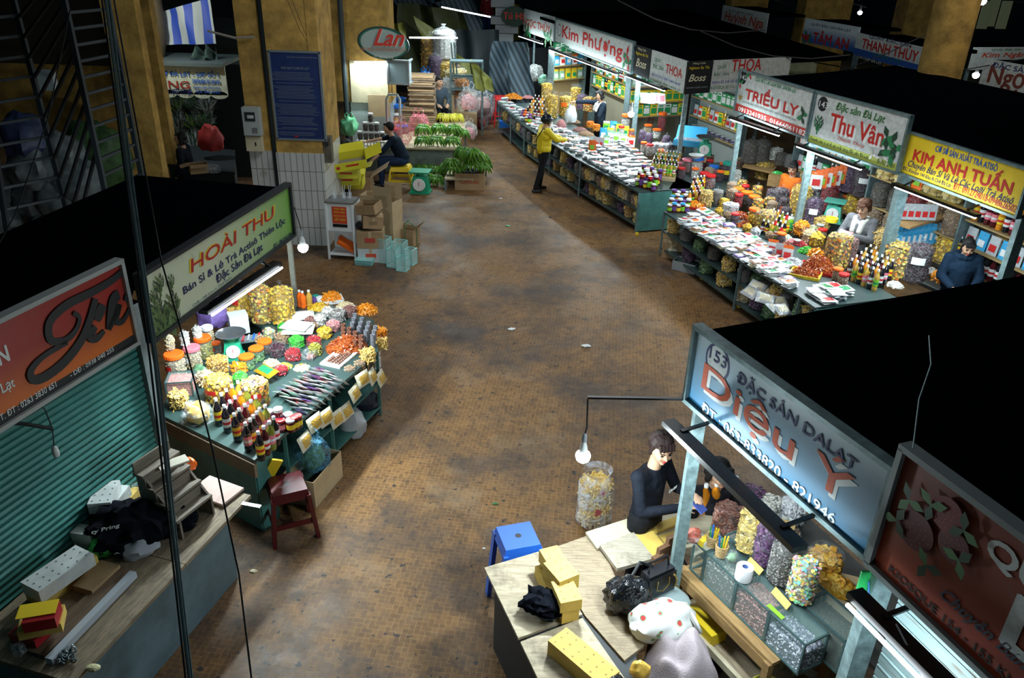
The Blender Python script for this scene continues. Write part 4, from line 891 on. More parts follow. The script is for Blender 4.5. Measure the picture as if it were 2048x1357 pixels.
def deck(label,pts,z1,z0=None,top=None,side=None,name='display_counter',shelf=True,legs=True,body=False):
    """counter over a polygon footprint of world points; legs and a lower shelf, or a closed body"""
    c=sum((V((p[0],p[1],0)) for p in pts),V())/len(pts);t=thing(name,label,'counter',c);q=[(p[0]-c.x,p[1]-c.y) for p in pts]
    mb=MB();mb.prism(q,z1-.035,z1);mb.obj('counter_top',top or TEAL,t)
    if body:mb=MB();k=.97;mb.prism([(x*k,y*k) for x,y in q],0.02,z1-.035);mb.obj('counter_body',side or TEAL,t)
    else:
        if shelf:mb=MB();mb.prism([(x*.96,y*.96) for x,y in q],.14,.165);mb.obj('lower_shelf',side or TEAL,t);
        if legs:
            n=len(q)
            for i,(x,y) in enumerate(q):mb=MB();mb.box((x*.97,y*.97,(z1-.03)/2),(.04,.04,z1-.03));mb.obj('leg',side or STEEL,t)
    return t
# ================================================================== LEFT: artichoke-sign stall
ZA=.80
def cA_(x,y,z=ZA):return P(300+.28*x,540+.28*y,z)
a0,a1,a2=P(509,921,ZA),P(317,828,ZA),P(757,703,ZA)
WOODC=wood('counter_wood',(.16,.11,.07),(.30,.22,.13))
f_=(a2-a0).normalized();n_=V((-f_.y,f_.x,0));fr_end=a0+f_*(a2-a0).length
far_r=P(748,640,ZA);far_l=P(470,580,ZA)
t=deck('teal counter of the stall under the artichoke sign, heaped with goods',[a0,a2,far_r,P(600,588,ZA),P(470,600,ZA),P(500,640,ZA),P(560,672,ZA),P(470,720,ZA),P(400,690,ZA),a1],ZA,top=mat('deck_dark',(.03,.06,.055),rough=.4),shelf=False,legs=False)
mb=MB();q0=a0-t.location;q1=a1-t.location;q2=a2-t.location;ins=V((-.12,.05,0))
for a,b in ((q0,q1),):mb.bar((a.x-.02,a.y+.03,.39),(b.x+.02,b.y+.03,.39),.02,.74)
mb.obj('end_panel',TEAL,t)
mb=MB();mb.bar((q0.x-.0,q0.y+.0,.69),(q1.x+.0,q1.y-.0,.69),.03,.14);mb.obj('wood_fascia',WOODC,t)
mb=MB();mb.bar((q0.x-.02,q0.y+.03,.38),(q0.x+f_.x*.25-.02,q0.y+f_.y*.25,.38),.025,.74);mb.obj('corner_panel',TEAL,t)
for i,(s_,z) in enumerate(((.0,.40),(.0,.10))):
    mb=MB();A_=q0+f_*.45;B_=q2;mb.prism([(A_.x,A_.y),(B_.x,B_.y),(B_.x+n_.x*.5,B_.y+n_.y*.5),(A_.x+n_.x*.5,A_.y+n_.y*.5)],z,z+.02);mb.obj('front_shelf',TEAL,t)
for e in (q0+f_*.45,q0+f_*1.2,q2):mb=MB();mb.box((e.x+n_.x*.02,e.y+n_.y*.02,.385),(.03,.03,.765));mb.obj('leg',TEAL,t)
for e in (far_r,P(600,588,ZA)):e=e-t.location;mb=MB();mb.box((e.x-.03,e.y-.05,.385),(.04,.04,.765));mb.obj('leg',TEAL,t)
mb=MB();e=P(470,600,ZA)-t.location;g=P(748,640,ZA)-t.location
mb.bar((e.x,e.y-.02,.39),(g.x-.05,g.y-.3,.39),.02,.74);mb.obj('back_panel',mat('dark_teal_metal',(.02,.06,.055)),t)
W_='on the artichoke-sign stall'
# bottles at the near corner, set out in rows
LB=dict(black='black syrup',wine='dark red syrup',amber='amber syrup',orange='orange syrup',gold='golden syrup',brown='brown syrup',olive='olive-green syrup',red='red syrup')
rowsA=[[(480,950,'black','yellow'),(540,1000,'black','white'),(610,1062,'black','yellow'),(690,1130,'black','pink'),(780,1196,'black','yellow')],
 [(518,912,'black','white'),(580,966,'black','yellow'),(645,1025,'black','pink'),(722,1102,'black','yellow'),(818,1156,'wine','white')],
 [(553,880,'wine','pink'),(615,935,'wine','white'),(685,992,'wine','white'),(746,1075,'black','pink'),(858,1120,'olive','pink')],
 [(592,850,'amber','pink'),(652,903,'amber','pink'),(728,962,'amber','pink'),(770,1048,'wine','yellow'),(888,1085,'black','white')],
 [(635,820,'gold','pink'),(692,870,'olive','pink'),(760,930,'olive','pink'),(790,1022,'gold','pink'),(828,1000,'olive','pink')]]
for i,row in enumerate(rowsA):
    for j,(x,y,lq,lb) in enumerate(row):
        p=cA_(x+18,y+160);lift=.0
        place(('bt',lq,lb,28),b_bottle(lq,'white',lb,.28),p,f'{LB[lq]} bottle with {lb} label, {ORD[j]} in the {ORD[i]} row of the left stall','bottle',rnd.uniform(-.9,.3),'syrup bottles on the artichoke-sign stall')
for k,(x,y,lid,h,lb) in enumerate([(850,965,'silver',.16,'lime'),(920,975,'white',.2,'violet'),(985,965,'white',.13,'lime'),(1030,985,'red',.13,'yellow'),(930,1090,'red',.12,'pink'),(1000,1090,'white',.12,'yellow'),(1050,1060,'red',.12,'yellow')]):
    p=cA_(x+10,y+(150 if k < 4 else 60));z=.0
    def bj(lid=lid,h=h,lb=lb):
        mb=MB();r=.042;mb.lathe([(r*.92,0),(r,.01),(r,h*.8),(r*.85,h*.9)],n=16);o=[('jam_jar',mb.mesh('jam_jar',LIQ['wine'],True),0)]
        mb=MB();mb.lathe([(r*.98,h*.86),(r*.98,h),(r*.9,h*1.01)],n=18);o.append(('jar_lid',mb.mesh('jar_lid',C(lid),True),0))
        mb=MB();mb.lathe([(r*1.02,h*.25),(r*1.02,h*.65)],n=16,closed=False);o.append(('jar_label',mb.mesh('jar_label',C(lb),True),0));return o
    place(('jam',lid,h,lb),bj,p,f'jam jar with {lid} lid, {lb} label, {ORD[k]} right of the syrup bottles','jar',rnd.uniform(-1,1),'jam jars on the artichoke-sign stall')
def pl(kind,xy,cont,label,cat='bag',rz=None,sc=1.,fn=cA_,z=ZA,rot=None,**kw):
    b={'sack':b_sack,'jar':b_jar,'tub':b_tub,'heap':b_heap}[kind];p=fn(xy[0],xy[1],z)
    return place((kind,cont,tuple(sorted(kw.items()))),b(cont,**kw),p,label,cat,rnd.uniform(-.6,.6) if rz is None else rz,None,sc,rot)
pl('sack',(805,368),'mixchips','tall clear bag of mixed fruit chips, left of the yellow one by the sign post',r=.125,h=.42)
pl('sack',(955,370),'chips','tall clear bag of yellow chips with white knot by the sign post',r=.14,h=.40,cloudy=False)
pl('sack',(672,335),'chips','tall clear bag of yellow chips half hidden behind the tube lamp',r=.12,h=.36,lab='red')
pl('sack',(578,372),'strips','short clear bag of noodles with red label under the tube lamp',r=.085,h=.14,lab='red',nn=120)
pl('sack',(505,930),'chips','fat knotted bag of yellow chips behind the syrup bottles',r=.132,h=.23,lab='red')
pl('sack',(760,960),'mixchips','fat knotted bag of mixed chips behind the syrup bottles',r=.130,h=.24,lab='red')
pl('sack',(490,720),'curls','small knotted bag of brown curls between jars and scale',r=.10,h=.13,nn=120)
pl('sack',(640,740),'orangestrips','small bag of bright orange strips beside the green scale',r=.06,h=.09,nn=70)
for k,(x,y,c,lid,r,h,lb,d) in enumerate([(195,755,'palenuts','orange',.10,.23,'red','big jar of pale nuts with orange lid, nearest the shutter'),(318,690,'palenuts','pink',.085,.21,'white','big jar of nuts with pink lid'),
    (395,625,'olivefruit','orange',.088,.22,'red','big jar of green nuts with orange lid and red label'),(430,560,'palenuts','white',.06,.24,None,'tall jar with white lid behind the orange-lidded jars'),(478,590,'tea','orange',.05,.11,'red','small jar with orange lid left of the scale')]):
    place(('jarA',k),b_jar(c,lid,r,h,.9,lb),cA_(x,y),d,'jar',-.5)
for k,(x,y,c,lid) in enumerate([(828,590,'tea','orange'),(768,640,'greenleaf','orange'),(698,700,'greenleaf','orange')]):
    place(('lowjar',c),b_jar(c,lid,.078,.13,.9),cA_(x,y),('low jar with wide orange lid, %s of three behind the scale' % ('rearmost','middle','nearest')[k]),'jar',.3)
for k,(x,y) in enumerate([(150,570),(255,540),(345,500)]):
    p=cA_(x,y,ZA+.26-.03*k);place(('cone',k == 0),b_sack('palenuts' if k == 0 else 'whiteflake',r=.045,h=.14,knot=True,nn=50,cloudy=True),p,('slim pale bag standing on the orange-lidded jar nearest the shutter','slim white bag standing on the pink-lidded jar','slim white bag standing behind the pink-lidded jar')[k],'bag',0)
glass_case('clear box of pink crystals at the shutter end of the stall',cA_(235,870),ang(a1,a0)+.75,.24,.22,.16,None)
CM['pinkc']=ramp_mat('contents_pinkc',[(.80,.30,.27),(.72,.22,.2)]);mb=MB();mb.box((0,0,.07),(.22,.20,.14));o=mb.obj('pink_crystals',mat('pink_crystals',(.75,.25,.22),var=.5,vscale=60,bump=.8,bscale=90));o.location=cA_(235,870);o.rotation_euler=(0,0,ang(a1,a0)+.75);tag(o,'pink sugar crystals filling the clear box at the shutter end','sweets')
plastic_bag('green film-wrapped bundle behind the box of pink crystals',cA_(365,770),.07,mat('green_film',(.10,.24,.12),rough=.3),4,False)
plastic_bag('knotted clear bag of brown sticks on the near counter end',cA_(350,1090),.15,FILMW,2,False,inner=CM['strips'],h=.75)
plastic_bag('purple plastic bag hanging behind the tube lamp',cA_(450,400,.8),.17,mat('purple_plastic',(.22,.14,.42),rough=.3,bump=.6,bscale=12),6,False,h=1.2)
kitchen_scale('green kitchen scale with round steel pan on the artichoke-sign stall',cA_(600,625),.35,.95)
# tray with scissors and tools, white box behind
mb=MB();mb.box((0,0,.11),(.20,.16,.22));o=mb.obj('display_box',WHITE);o.location=cA_(640,440);o.rotation_euler=(0,0,.5);tag(o,'white box standing behind the green scale','box')
t=thing('tool_tray','grey tray of scissors and small tools behind the scale','tray',cA_(705,500),.5)
mb=MB();mb.box((0,0,.01),(.30,.14,.02));mb.obj('tray',mat('grey_tray',(.2,.24,.26)),t)
for k in range(5):mb=MB();mb.bar((-.12+.055*k,-.04,.03),(-.09+.055*k,.05,.035),.018,.012);mb.tube([(-.12+.055*k,-.04,.032),(-.14+.055*k,-.06,.032),(-.11+.055*k,-.065,.032)],.006,6);mb.obj('scissors',C(('blue','red','silver','blue','red')[k]),t)
TUBS=[(945,520,'nuts',.07),(1050,545,'greenfruit',.07),(912,610,'darkfruit',.078),(1025,640,'redfruit',.072),(1172,545,'redfruit',.068),(1250,480,'chips',.07),(1312,430,'pinkfruit',.07),(1215,385,'whiteflake',.07),(1270,330,'whiteflake',.065),(1425,330,'brownnut',.075),(1345,360,'whitesticks',.08),(960,440,'greenfruit',.055),(940,745,'redfruit',.055),(1165,440,'nuts',.06),(1150,395,'brownnut',.06)]
TN_=dict(nuts='brown nuts',greenfruit='green rings',darkfruit='dark plums',redfruit='red fruit',chips='yellow chips',pinkfruit='pink fruit',whiteflake='white flakes',brownnut='brown nuts',whitesticks='black-and-white sticks')
PL_=['beside the white tray bag','in the middle of the counter, tallest heap','next to the low orange-lidded jars','just right of the dark plums','under the stacked ring sweets','left of the pink tub','beside the red strips','behind the pale yellow tub','nearest the orange bottles','at the back right, bag opened wide','left of the ring towers','half under the white tray','in front of the olive heap','behind the white tray','behind the flat white bag']
for k,(x,y,c,r) in enumerate(TUBS):place(('tub',c,r),b_tub(c,r=r,h=r*1.15,heap=r*.5),cA_(x,y),f'clear tub of {TN_[c]} {PL_[k]}','tub',0)
for (x,y,c,rx,ry,h,n,tr,d) in [(1405,560,'redstrips',.21,.17,.13,420,None,'big heap of glazed red-brown fruit strips near the ring towers'),(1205,275,'chips',.13,.10,.06,150,None,'heap of bright yellow chips beside the orange bottles'),(1295,222,'orangestrips',.12,.09,.08,150,'white','tray of orange fruit strips at the far end of the stall'),
    (1395,270,'paleroot',.11,.09,.06,130,None,'heap of pale root strips at the far end'),(1540,300,'orangestrips',.13,.09,.09,150,None,'heap of orange crisps beyond the ring towers'),(865,680,'paleroot',.085,.07,.05,120,None,'low heap of pale roots left of the olives'),
    (958,700,'olivefruit',.08,.065,.05,120,None,'low heap of olive-green fruit at the counter middle'),(1085,700,'candy',.085,.085,.025,110,None,'clear bowl of mixed red and green sweets')]:
    place(('heapA',c,rx),b_heap(c,rx,ry,h,n,tr),cA_(x,y),d,'snack heap',.4)
# ring sweets stacked in towers
def b_tower(c,k=6):
    def f():
        mb=MB();r=.026
        for i in range(k):
            z=i*.026;N=12;vs=[]
            for a in range(N):
                for e,(rr,zz) in enumerate(((r*.55,.003),(r,0),(r,.024),(r*.55,.021))):vs.append((rr*math.cos(2*PI*a/N)+.002*math.sin(i*3),rr*math.sin(2*PI*a/N)+.002*math.cos(i*2),z+zz))
            mb.add(vs,[(a*4+e,((a+1) % N)*4+e,((a+1) % N)*4+(e+1) % 4,a*4+(e+1) % 4) for a in range(N) for e in range(4)])
        return [('ring_sweet_stack',mb.mesh('ring_sweet_stack',c,True),0)]
    return f
WR=mat('dark_rim_sweet',(.24,.24,.27),rough=.5,var=.5,vscale=60);BR=mat('brown_rim_sweet',(.26,.10,.06),rough=.5,var=.4,vscale=60)
for i in range(4):
    for j in range(3):
        p=cA_(1450+48*i+10*j,415+30*i-32*j+50);place('towW',b_tower(WR,6),p,f'tower of grey-rimmed ring sweets, {ORD[i]} along and {ORD[j]} deep at the far corner','sweets',0,'grey ring-sweet towers')
for i in range(4):
    for j in range(3):
        p=cA_(1385+42*i,480+28*i-30*j+40);place('towB',b_tower(BR,5),p,f'tower of brown ring sweets, {ORD[i]} along and {ORD[j]} deep above the red strips','sweets',0,'brown ring-sweet towers')
# white trays of sweets
t=thing('sweets_tray','white foam tray of chocolate rings at the front edge','tray',cA_(1350,640),ang(a0,a2));mb=MB();mb.box((0,0,.01),(.36,.24,.02));mb.obj('tray',WHITE,t)
for k in range(28):mb=MB();mb.lathe([(.006,.02),(.016,.022),(.018,.03),(.012,.036),(.004,.034)],(-.12+.034*(k % 8),-.07+.042*(k//8),0),10);mb.obj('chocolate_ring',mat('chocolate',(.14,.04,.015),rough=.3),t) 
t=thing('sweets_box','clear lidded box of sweets left of the chocolate tray','box',cA_(1150,620),ang(a0,a2)+.1);mb=MB();mb.box((0,0,.035),(.18,.14,.07));mb.obj('clear_box',FILMW,t);mb=MB();heap_pile(mb,.07,.05,.04,'nut',.012,60);mb.obj('contents',CM['brownnut'],t)
for k,(x,y,w,rz) in enumerate([(1080,350,1.5,.3),(1060,450,1.7,.1),(1045,420,1.5,-.2)]):packet(cA_(x,y,ZA+.02+.05*k),1,('flat bag of white noodles behind the yellow chip sack','lower flat white bag in the stall middle','upper flat white bag in the stall middle')[k],rz,'flat white bags in the stall middle',w,big=True)
for k,(x,y,lq) in enumerate([(1075,262,'orange'),(1098,270,'orange'),(1142,262,'gold')]):place(('bt',lq,None,24),b_bottle(lq,'white',None,.21),cA_(x,y),f'plastic bottle of {"orange" if lq=="orange" else "golden"} juice beside the sign post, {ORD[k]} from the post','bottle',0,'juice bottles by the sign post')
for k,(x,y,c) in enumerate([(1185,215,'teal'),(1215,225,'white'),(1165,235,'violet')]):place(('lowcup',c),lambda c=c:(lambda mb:[(mb.lathe([(.04,0),(.045,.05),(.04,.06)],n=16),('lidded_cup',mb.mesh('lidded_cup',C(c),True),0))[1]])(MB()),cA_(x,y),f'small {c} lidded cup at the far end of the stall','cup',0)
# golden foil bag and filed packets
place('foil',b_packet(mat('gold_foil',(.75,.55,.04),rough=.2,metal=.7),PKM['green'],.30,.13,.06,5),cA_(840,740,ZA+.05),'shiny gold foil snack bag lying across the tubs','packet',-.75,None,1.,(.3,-.1,-.75))
Q=[cA_(905,900),cA_(1085,1050),cA_(1400,790),cA_(1190,720)]
for i in range(9):
    for j in range(6):
        p=bil(Q,(j+.5)/6,(i+.5)/9)+V((0,0,.012));packet(p+V((0,0,.03*math.sin(j))),[0,7,1,3,9,5,0,4,2][(i+j*2) % 9],f'upright snack packet, {ORD[i]} file from the jam jars, {ORD[j]} from the seller side',ang(a0,a2)+rnd.uniform(-.15,.15),'filed packets on the artichoke-sign stall',.92,(.75+rnd.uniform(-.15,.15),rnd.uniform(-.1,.1),ang(a0,a2)+PI/2+rnd.uniform(-.15,.15)))
for i in range(9):
    u=(i+.5)/9;p=(a0+f_*.55).lerp(a2,u)-n_*.04;packet(V((p.x,p.y,.60+.10*math.sin(i*1.3))),12,f'hanging bag of yellow noodles on the stall front, {ORD[i]} from the stool',rnd.uniform(-.2,.2),'noodle bags hanging on the stall front',1.,(1.2,0,ang(a0,a2)+rnd.uniform(-.2,.2)),True)
for i,(x,y,s_,c) in enumerate([(1430,760,.07,'nuts'),(1500,720,.08,'nuts'),(1650,560,.07,'strips')]):place(('edgebag',c),b_sack(c,r=.06,h=.10,nn=60),cA_(x,y,.72),f'small clear bag clinging to the far stall corner, {ORD[i]} from the front','bag',0)
for k,(x,y,c,r,h) in enumerate([(215,980,'strips',.08,.14),(560,1010,'chips',.07,.10),(400,820,'paleroot',.075,.12),(1560,640,'strips',.07,.09),(1640,480,'orangestrips',.06,.08)]):pl('sack',(x,y),c,('small bag of noodle strips at the shutter corner','small yellow bag behind the first syrup row','small bag of pale roots beside the box of pink crystals','small bag of strips past the chocolate tray','small orange bag at the far corner below the ring towers')[k],r=r,h=h,nn=80)
# things round the foot of the stall
def qd(x,y,z=0.):return P(380+.2653*x,880+.2653*y,z)
stool('dark red plastic stool in front of the artichoke-sign stall',qd(775,640).lerp(qd(770,690),.6),.45,mat('dark_red_plastic',(.08,.005,.008),rough=.35),.50,.36)
p0,p1=P(632,1019),P(686,953);L=(p1-p0).length;rz=ang(p0,p1);nv=V((-math.sin(rz),math.cos(rz),0))
carton('large open cardboard carton on the floor behind the red stool',(p0+p1)/2+nv*.17,rz,L,.34,.30,CARDL,True,(0,0,0,0))
plastic_bag('blue and clear plastic bag of goods resting on the large carton',V((*((p0+p1)/2+nv*.16).xy,.26)),.17,film('blue_bag',(.15,.42,.62),.40,bump=.6),3,True,inner=mat('green_goods',(.12,.3,.12),var=.6,vscale=18))
mb=MB();mb.box((0,0,.11),(.10,.02,.28));o=mb.obj('yellow_card',C('yellow'));o.location=qd(575,300,.46);o.rotation_euler=(.25,.45,.5);tag(o,'yellow printed card tucked under the counter corner','card')
plastic_bag('white carrier bag leaning at the right foot of the stall',P(705,870),.15,mat('white_bag',(.5,.52,.54),rough=.4),9,False)
plastic_bag('dark blue fabric bundle beside the white carrier bag',P(728,830),.17,mat('navy_cloth',(.01,.014,.03)),12,False)
t=thing('display_rack','slim wooden rack with white packets at the stall corner','rack',P(748,790),ang(a0,a2));mb=MB();mb.box((0,0,.45),(.05,.04,.9));mb.obj('rack_post',WOODC,t)
for k in range(4):mb=MB();mb.box((.06,-.02,.25+.16*k),(.05,.09,.13));mb.obj('white_packet',WHITE,t)
# ================================================================== LEFT: closed shutter, worktop and what lies on it
def cw(x,y,z=.75):return P(.3736*x,850+.3736*y,z)
s1,s0=P(331,936,.78),P(0,1203,.78);sd=(s1-s0).normalized();s0=s1-sd*3.2
t=thing('roller_shutter','closed teal roller shutter below the orange-red sign','shutter',V((s0.x,s0.y,0)),ang(s0,s1));Ls=(s1-s0).length
mb=MB();
SHT=mat('shutter_teal',(.055,.26,.23),rough=.5,var=.35,vscale=1.5)
for i in range(44):z=.05+i*.052;mb.tube([(0,0,z+.02),(Ls-.06,0,z+.02)],.0245,8);mb.box((Ls/2-.03,.012,z+.045),(Ls-.06,.02,.02))
mb.obj('slats',SHT,t);mb=MB();mb.box((Ls-.02,-.02,1.15),(.09,.09,2.3));mb.obj('guide_rail',mat('grey_rail',(.14,.17,.17),var=.3),t)
wf1,wf0=P(502,990,.75),P(150,1362,.75);wd=(wf1-wf0).normalized();wn=V((-wd.y,wd.x,0));bw=.86
wf0=wf0-wd*.02
t=thing('market_worktop','long grey cabinet with worn wooden top in front of the teal shutter','worktop',wf0.xy.to_3d(),ang(wf0,wf1));Lw=(wf1-wf0).length
WORN=wood('worn_plank',(.13,.10,.07),(.33,.25,.15),5,.75,.8)
mb=MB();mb.box((Lw*.28,bw/2,.735),(Lw*.56-.006,bw,.03));mb.obj('top_board',WORN,t);mb=MB();mb.box((Lw*.78,bw/2,.735),(Lw*.44-.006,bw,.03));mb.obj('top_board',WORN,t)
mb=MB();mb.box((Lw*.5-.08,bw/2+.06,.36),(Lw-.2,bw-.1,.71));mb.obj('cabinet_body',mat('slate_cabinet',(.10,.15,.17),rough=.6,var=.35,vscale=3),t)
BOX3=[]
def block(label,a,b,w,z,h,m,dots=None,side=1,name='foam_carton',cat='box',group=None):
    """long box: one top edge runs from world point a to b (at height z+h), width w to its left"""
    a=V(a);b=V(b);L=(b-a).xy.length;t=thing(name,label,cat,V((a.x,a.y,z)),ang(a,b),group)
    mb=MB();mb.box((L/2,side*w/2,h/2),(L,w,h));mb.obj('carton_body',m,t)
    if dots:
        mb=MB();nx=max(2,int(L/.065));ny=max(2,int(w/.05))
        for i in range(nx):
            for j in range(ny):mb.lathe([(.007,h+.0005),(.006,h+.002)],((i+.5)*L/nx,side*(j+.5)*w/ny,0),8)
        mb.obj('punched_holes',dots,t)
    return t
YC=mat('yellow_carton',(.62,.42,.09),rough=.7,var=.2,vscale=5);YCD=mat('yellow_carton_hole',(.35,.22,.05));WC=mat('white_carton',(.55,.58,.56),rough=.7,var=.15);WCD=mat('grey_hole',(.15,.17,.18))
block('long yellow carton lying under the white one beside the shutter',cw(210,915,.87),cw(520,700,.87),.17,.75,.12,YC)
block('long white dotted carton on top beside the shutter',cw(205,895,.97),cw(500,690,.97),.18,.87,.10,WC,WCD)
block('white dotted carton leaning at the top of the pile beside the jacket',cw(590,410,1.05),cw(640,290,1.05),.16,.95,.09,WC,WCD)
block('white carton under the topmost dotted one beside the jacket',cw(600,440,.95),cw(695,325,.95),.2,.86,.09,WC)
block('yellow carton under the white ones beside the jacket',cw(590,520,.86),cw(748,335,.86),.22,.76,.10,YC)
block('small white carton near the green bag',cw(480,590,.92),cw(530,540,.92),.16,.84,.07,WC);block('small white carton at the bottom near the green bag',cw(495,625,.84),cw(545,575,.84),.17,.76,.075,WC)
block('brown cardboard packet in front of the green bag',cw(490,885,.82),cw(640,745,.82),.16,.76,.05,CARD)
block('long brown board lying on the worktop',cw(235,1235,.79),cw(720,775,.79),.14,.755,.03,wood('brown_board',(.10,.06,.035),(.20,.13,.075)))
block('long white trunking strip lying along the brown board',cw(275,1255,.81),cw(728,785,.81),.05,.755,.05,mat('white_trunking',(.42,.46,.50),rough=.5),name='trunking_strip',cat='strip')
block('red box at the bottom of the near stack',cw(185,1165,.84),cw(295,1060,.84),.20,.76,.09,mat('box_red',(.35,.01,.015),rough=.4));block('yellow box in the middle of the near stack',cw(88,1115,.93),cw(325,1065,.93),.17,.86,.07,YC)
block('red and yellow printed box on top of the near stack',cw(110,1060,1.02),cw(290,1030,1.02),.15,.93,.08,mat('box_red',(0,0,0)))
x=cw(200,985,1.02);mb=MB();mb.box((0,0,.003),(.22,.12,.004));o=mb.obj('printed_lid',[C('yellow')]);o.location=V((x.x,x.y,1.012));o.rotation_euler=(0,0,ang(cw(110,1060),cw(290,1030)));tag(o,'yellow printed leaflet lying on the topmost red box','leaflet')
# dark jacket with white print, green bag
t=thing('dark_jacket','crumpled black jacket with white lettering thrown on the worktop','jacket',cw(720,620),.5)
mb=MB();crumple(mb,(0,0,.12),(.25,.21,.17),3,40,.45,2.6,flat=.66);crumple(mb,(.22,.03,.08),(.22,.14,.12),8,30,.45,3,flat=.6);mb.obj('cloth_folds',mat('black_cloth',(.006,.007,.011),rough=.95,spec=.05),t,True)
mb=MB();crumple(mb,(.02,-.17,.06),(.14,.09,.08),5,20,.3,2,flat=.7);mb.obj('grey_lining',mat('grey_quilt',(.38,.40,.44),rough=.8),t,True)
text_obj(t,'ty Pring',-.24,-.06,.27,.31,-.17,SWHITE,.01,.2)
plastic_bag('bright green plastic bag peeking from under the jacket',cw(555,690),.10,mat('green_bag',(.05,.42,.08),rough=.3),2,False,h=.7)
plastic_bag('clear plastic sheet bundle behind the jacket',cw(790,470),.14,FILMW,5,False)
plastic_bag('small crumpled clear cup at the near end of the worktop',cw(110,1230),.045,FILMW,7,False)
mb=MB();crumple(mb,(0,0,.012),(.045,.03,.016),3,12);o=mb.obj('fruit_peel',mat('pale_peel',(.62,.58,.32)));o.location=cw(500,1310,.75);tag(o,'pale yellow fruit peel on the near worktop edge','peel')
mb=MB();p=cw(355,1250,.76)
for k in range(34):
    a=rnd.uniform(0,6.28);R=rotm((rnd.uniform(-1,1),rnd.uniform(-1,1),1),a);c=V((.10*math.cos(k*1.1)*(k % 7)/7,.05*math.sin(k*.9)*(k % 5)/5+.002*k-.03,.012+.004*(k % 4)))
    mb.tube([c+R@V((.021*math.cos(2*PI*i/8),.012*math.sin(2*PI*i/8),0)) for i in range(9)],.004,5,caps=False)
o=mb.obj('chain',mat('steel_chain',(.20,.25,.27),rough=.35,metal=.8),None,True);o.location=p;tag(o,'steel chain heaped on the near end of the worktop','chain')
# stepped wooden stand
WST=wood('stand_wood',(.10,.085,.07),(.27,.22,.16),5,.75,.3);WEND=mat('raw_wood_end',(.42,.34,.22))
t=thing('step_stand','wooden step-shaped display stand on the worktop','stand',V((*cw(1010,590).xy,.75)),ang(cw(1080,655),cw(1200,545))-.05)
hs=[.17,.28,.39,.49]
for k,h in enumerate(hs):mb=MB();mb.box((.10,.05+.085*k,h),(.36,.10,.022));mb.obj('tread',WST,t);mb=MB();mb.box((.10,.092+.085*k,h+.05),(.34,.015,.08));mb.obj('riser',WST,t)
for x in (-.06,.26):mb=MB();mb.add([(x,0,0),(x,.35,0),(x,.35,.47),(x,.27,.47),(x,0,.15),(x+.018,0,0),(x+.018,.35,0),(x+.018,.35,.47),(x+.018,.27,.47),(x+.018,0,.15)],[(4,3,2,1,0),(5,6,7,8,9),(0,1,6,5),(1,2,7,6),(2,3,8,7),(3,4,9,8),(4,0,5,9)]);mb.obj('side_board',WST,t)
block('whitish plywood sheet on top of the step stand',cw(860,245,1.24),cw(1015,190,1.24),.10,1.225,.015,mat('pale_ply',(.5,.46,.36)),name='plywood_sheet',cat='board')
block('pinkish laminate board bridging the worktop corner',cw(1190,425,.79),cw(1305,335,.79),.36,.765,.02,wood('pink_laminate',(.38,.26,.22),(.50,.36,.31)),name='laminate_board',cat='board')
mb=MB();mb.box((0,0,0),(.16,.035,.006));o=mb.obj('metal_strip',ALU);o.location=cw(1345,430,.756);o.rotation_euler=(0,0,ang(cw(1305,420),cw(1385,435)));tag(o,'flat metal strip sticking out beyond the worktop corner','strip')
plastic_bag('orange printed plastic bag stuffed in the step stand',cw(1020,235,1.0),.05,C('orange'),4,False)
# lamp holder without bulb, hanging in front of the shutter
t=thing('lamp_holder','white empty lamp holder hanging in front of the shutter','lamp holder',P(111,905,1.85))
mb=MB();mb.lathe([(.018,-.03),(.022,0),(.018,.035),(.006,.045)],n=14);mb.obj('holder',WHITE,t,True)
e=P(105,858,2.0)-t.location;g=P(0,845,2.15)-t.location;k=P(90,820,2.12)-t.location;j=P(10,735,2.5)-t.location
mb=MB();mb.tube([(0,0,.04),(e.x,e.y,e.z),(k.x,k.y,k.z),(j.x,j.y,j.z)],.004,6);mb.obj('cord',RUBBER,t);mb=MB();mb.tube([e,(e+g)/2+V((0,0,.01)),g],.012,6);mb.obj('arm',RUBBER,t)
# slanting steel pole and cables passing in front
def ray_pt(x,y,d):r=ray(x,y);return V((0,0,CAM_H))+r*(d/r.length)
t=thing('steel_pole','thin slanting steel pole with cables passing in front of the left stalls','pole',ray_pt(380,1357,3.0))
o_=t.location
for nm,pts,r,m in (('pole',[(212,0,3.4),(262,390,3.2),(310,720,3.1),(350,1100,3.0),(384,1400,3.0)],.0065,mat('grey_pole',(.22,.27,.26),rough=.4,metal=.4)),('cable',[(204,0,3.43),(256,390,3.23),(300,720,3.13),(343,1100,3.03),(376,1400,3.03)],.004,RUBBER),('cable',[(219,0,3.4),(270,400,3.2),(322,780,3.1),(357,1120,3.0),(389,1400,3.0)],.0045,STEEL)):
    mb=MB();mb.tube([ray_pt(*p)-o_ for p in pts],r,8);mb.obj(nm,m,t)
for lab,pts in (('thin black cable running down past the artichoke sign',[(228,0,3.6),(322,520,3.4),(362,660,3.35),(425,900,3.2),(478,1150,3.1),(508,1400,3.0)]),('thin black cable crossing the dark lattice',[(140,20,5),(95,240,5),(30,430,5),(-20,520,5)]),('fine grey wire lying over the roof of the blue-sign kiosk',[(1826,897,3.55),(1838,800,3.8),(1862,730,4.0),(1858,672,4.2)])):
    mb=MB();mb.tube([ray_pt(*p) for p in pts],.0035,6);tag(mb.obj('cable',RUBBER if 'black' in lab else STEEL),lab,'cable')
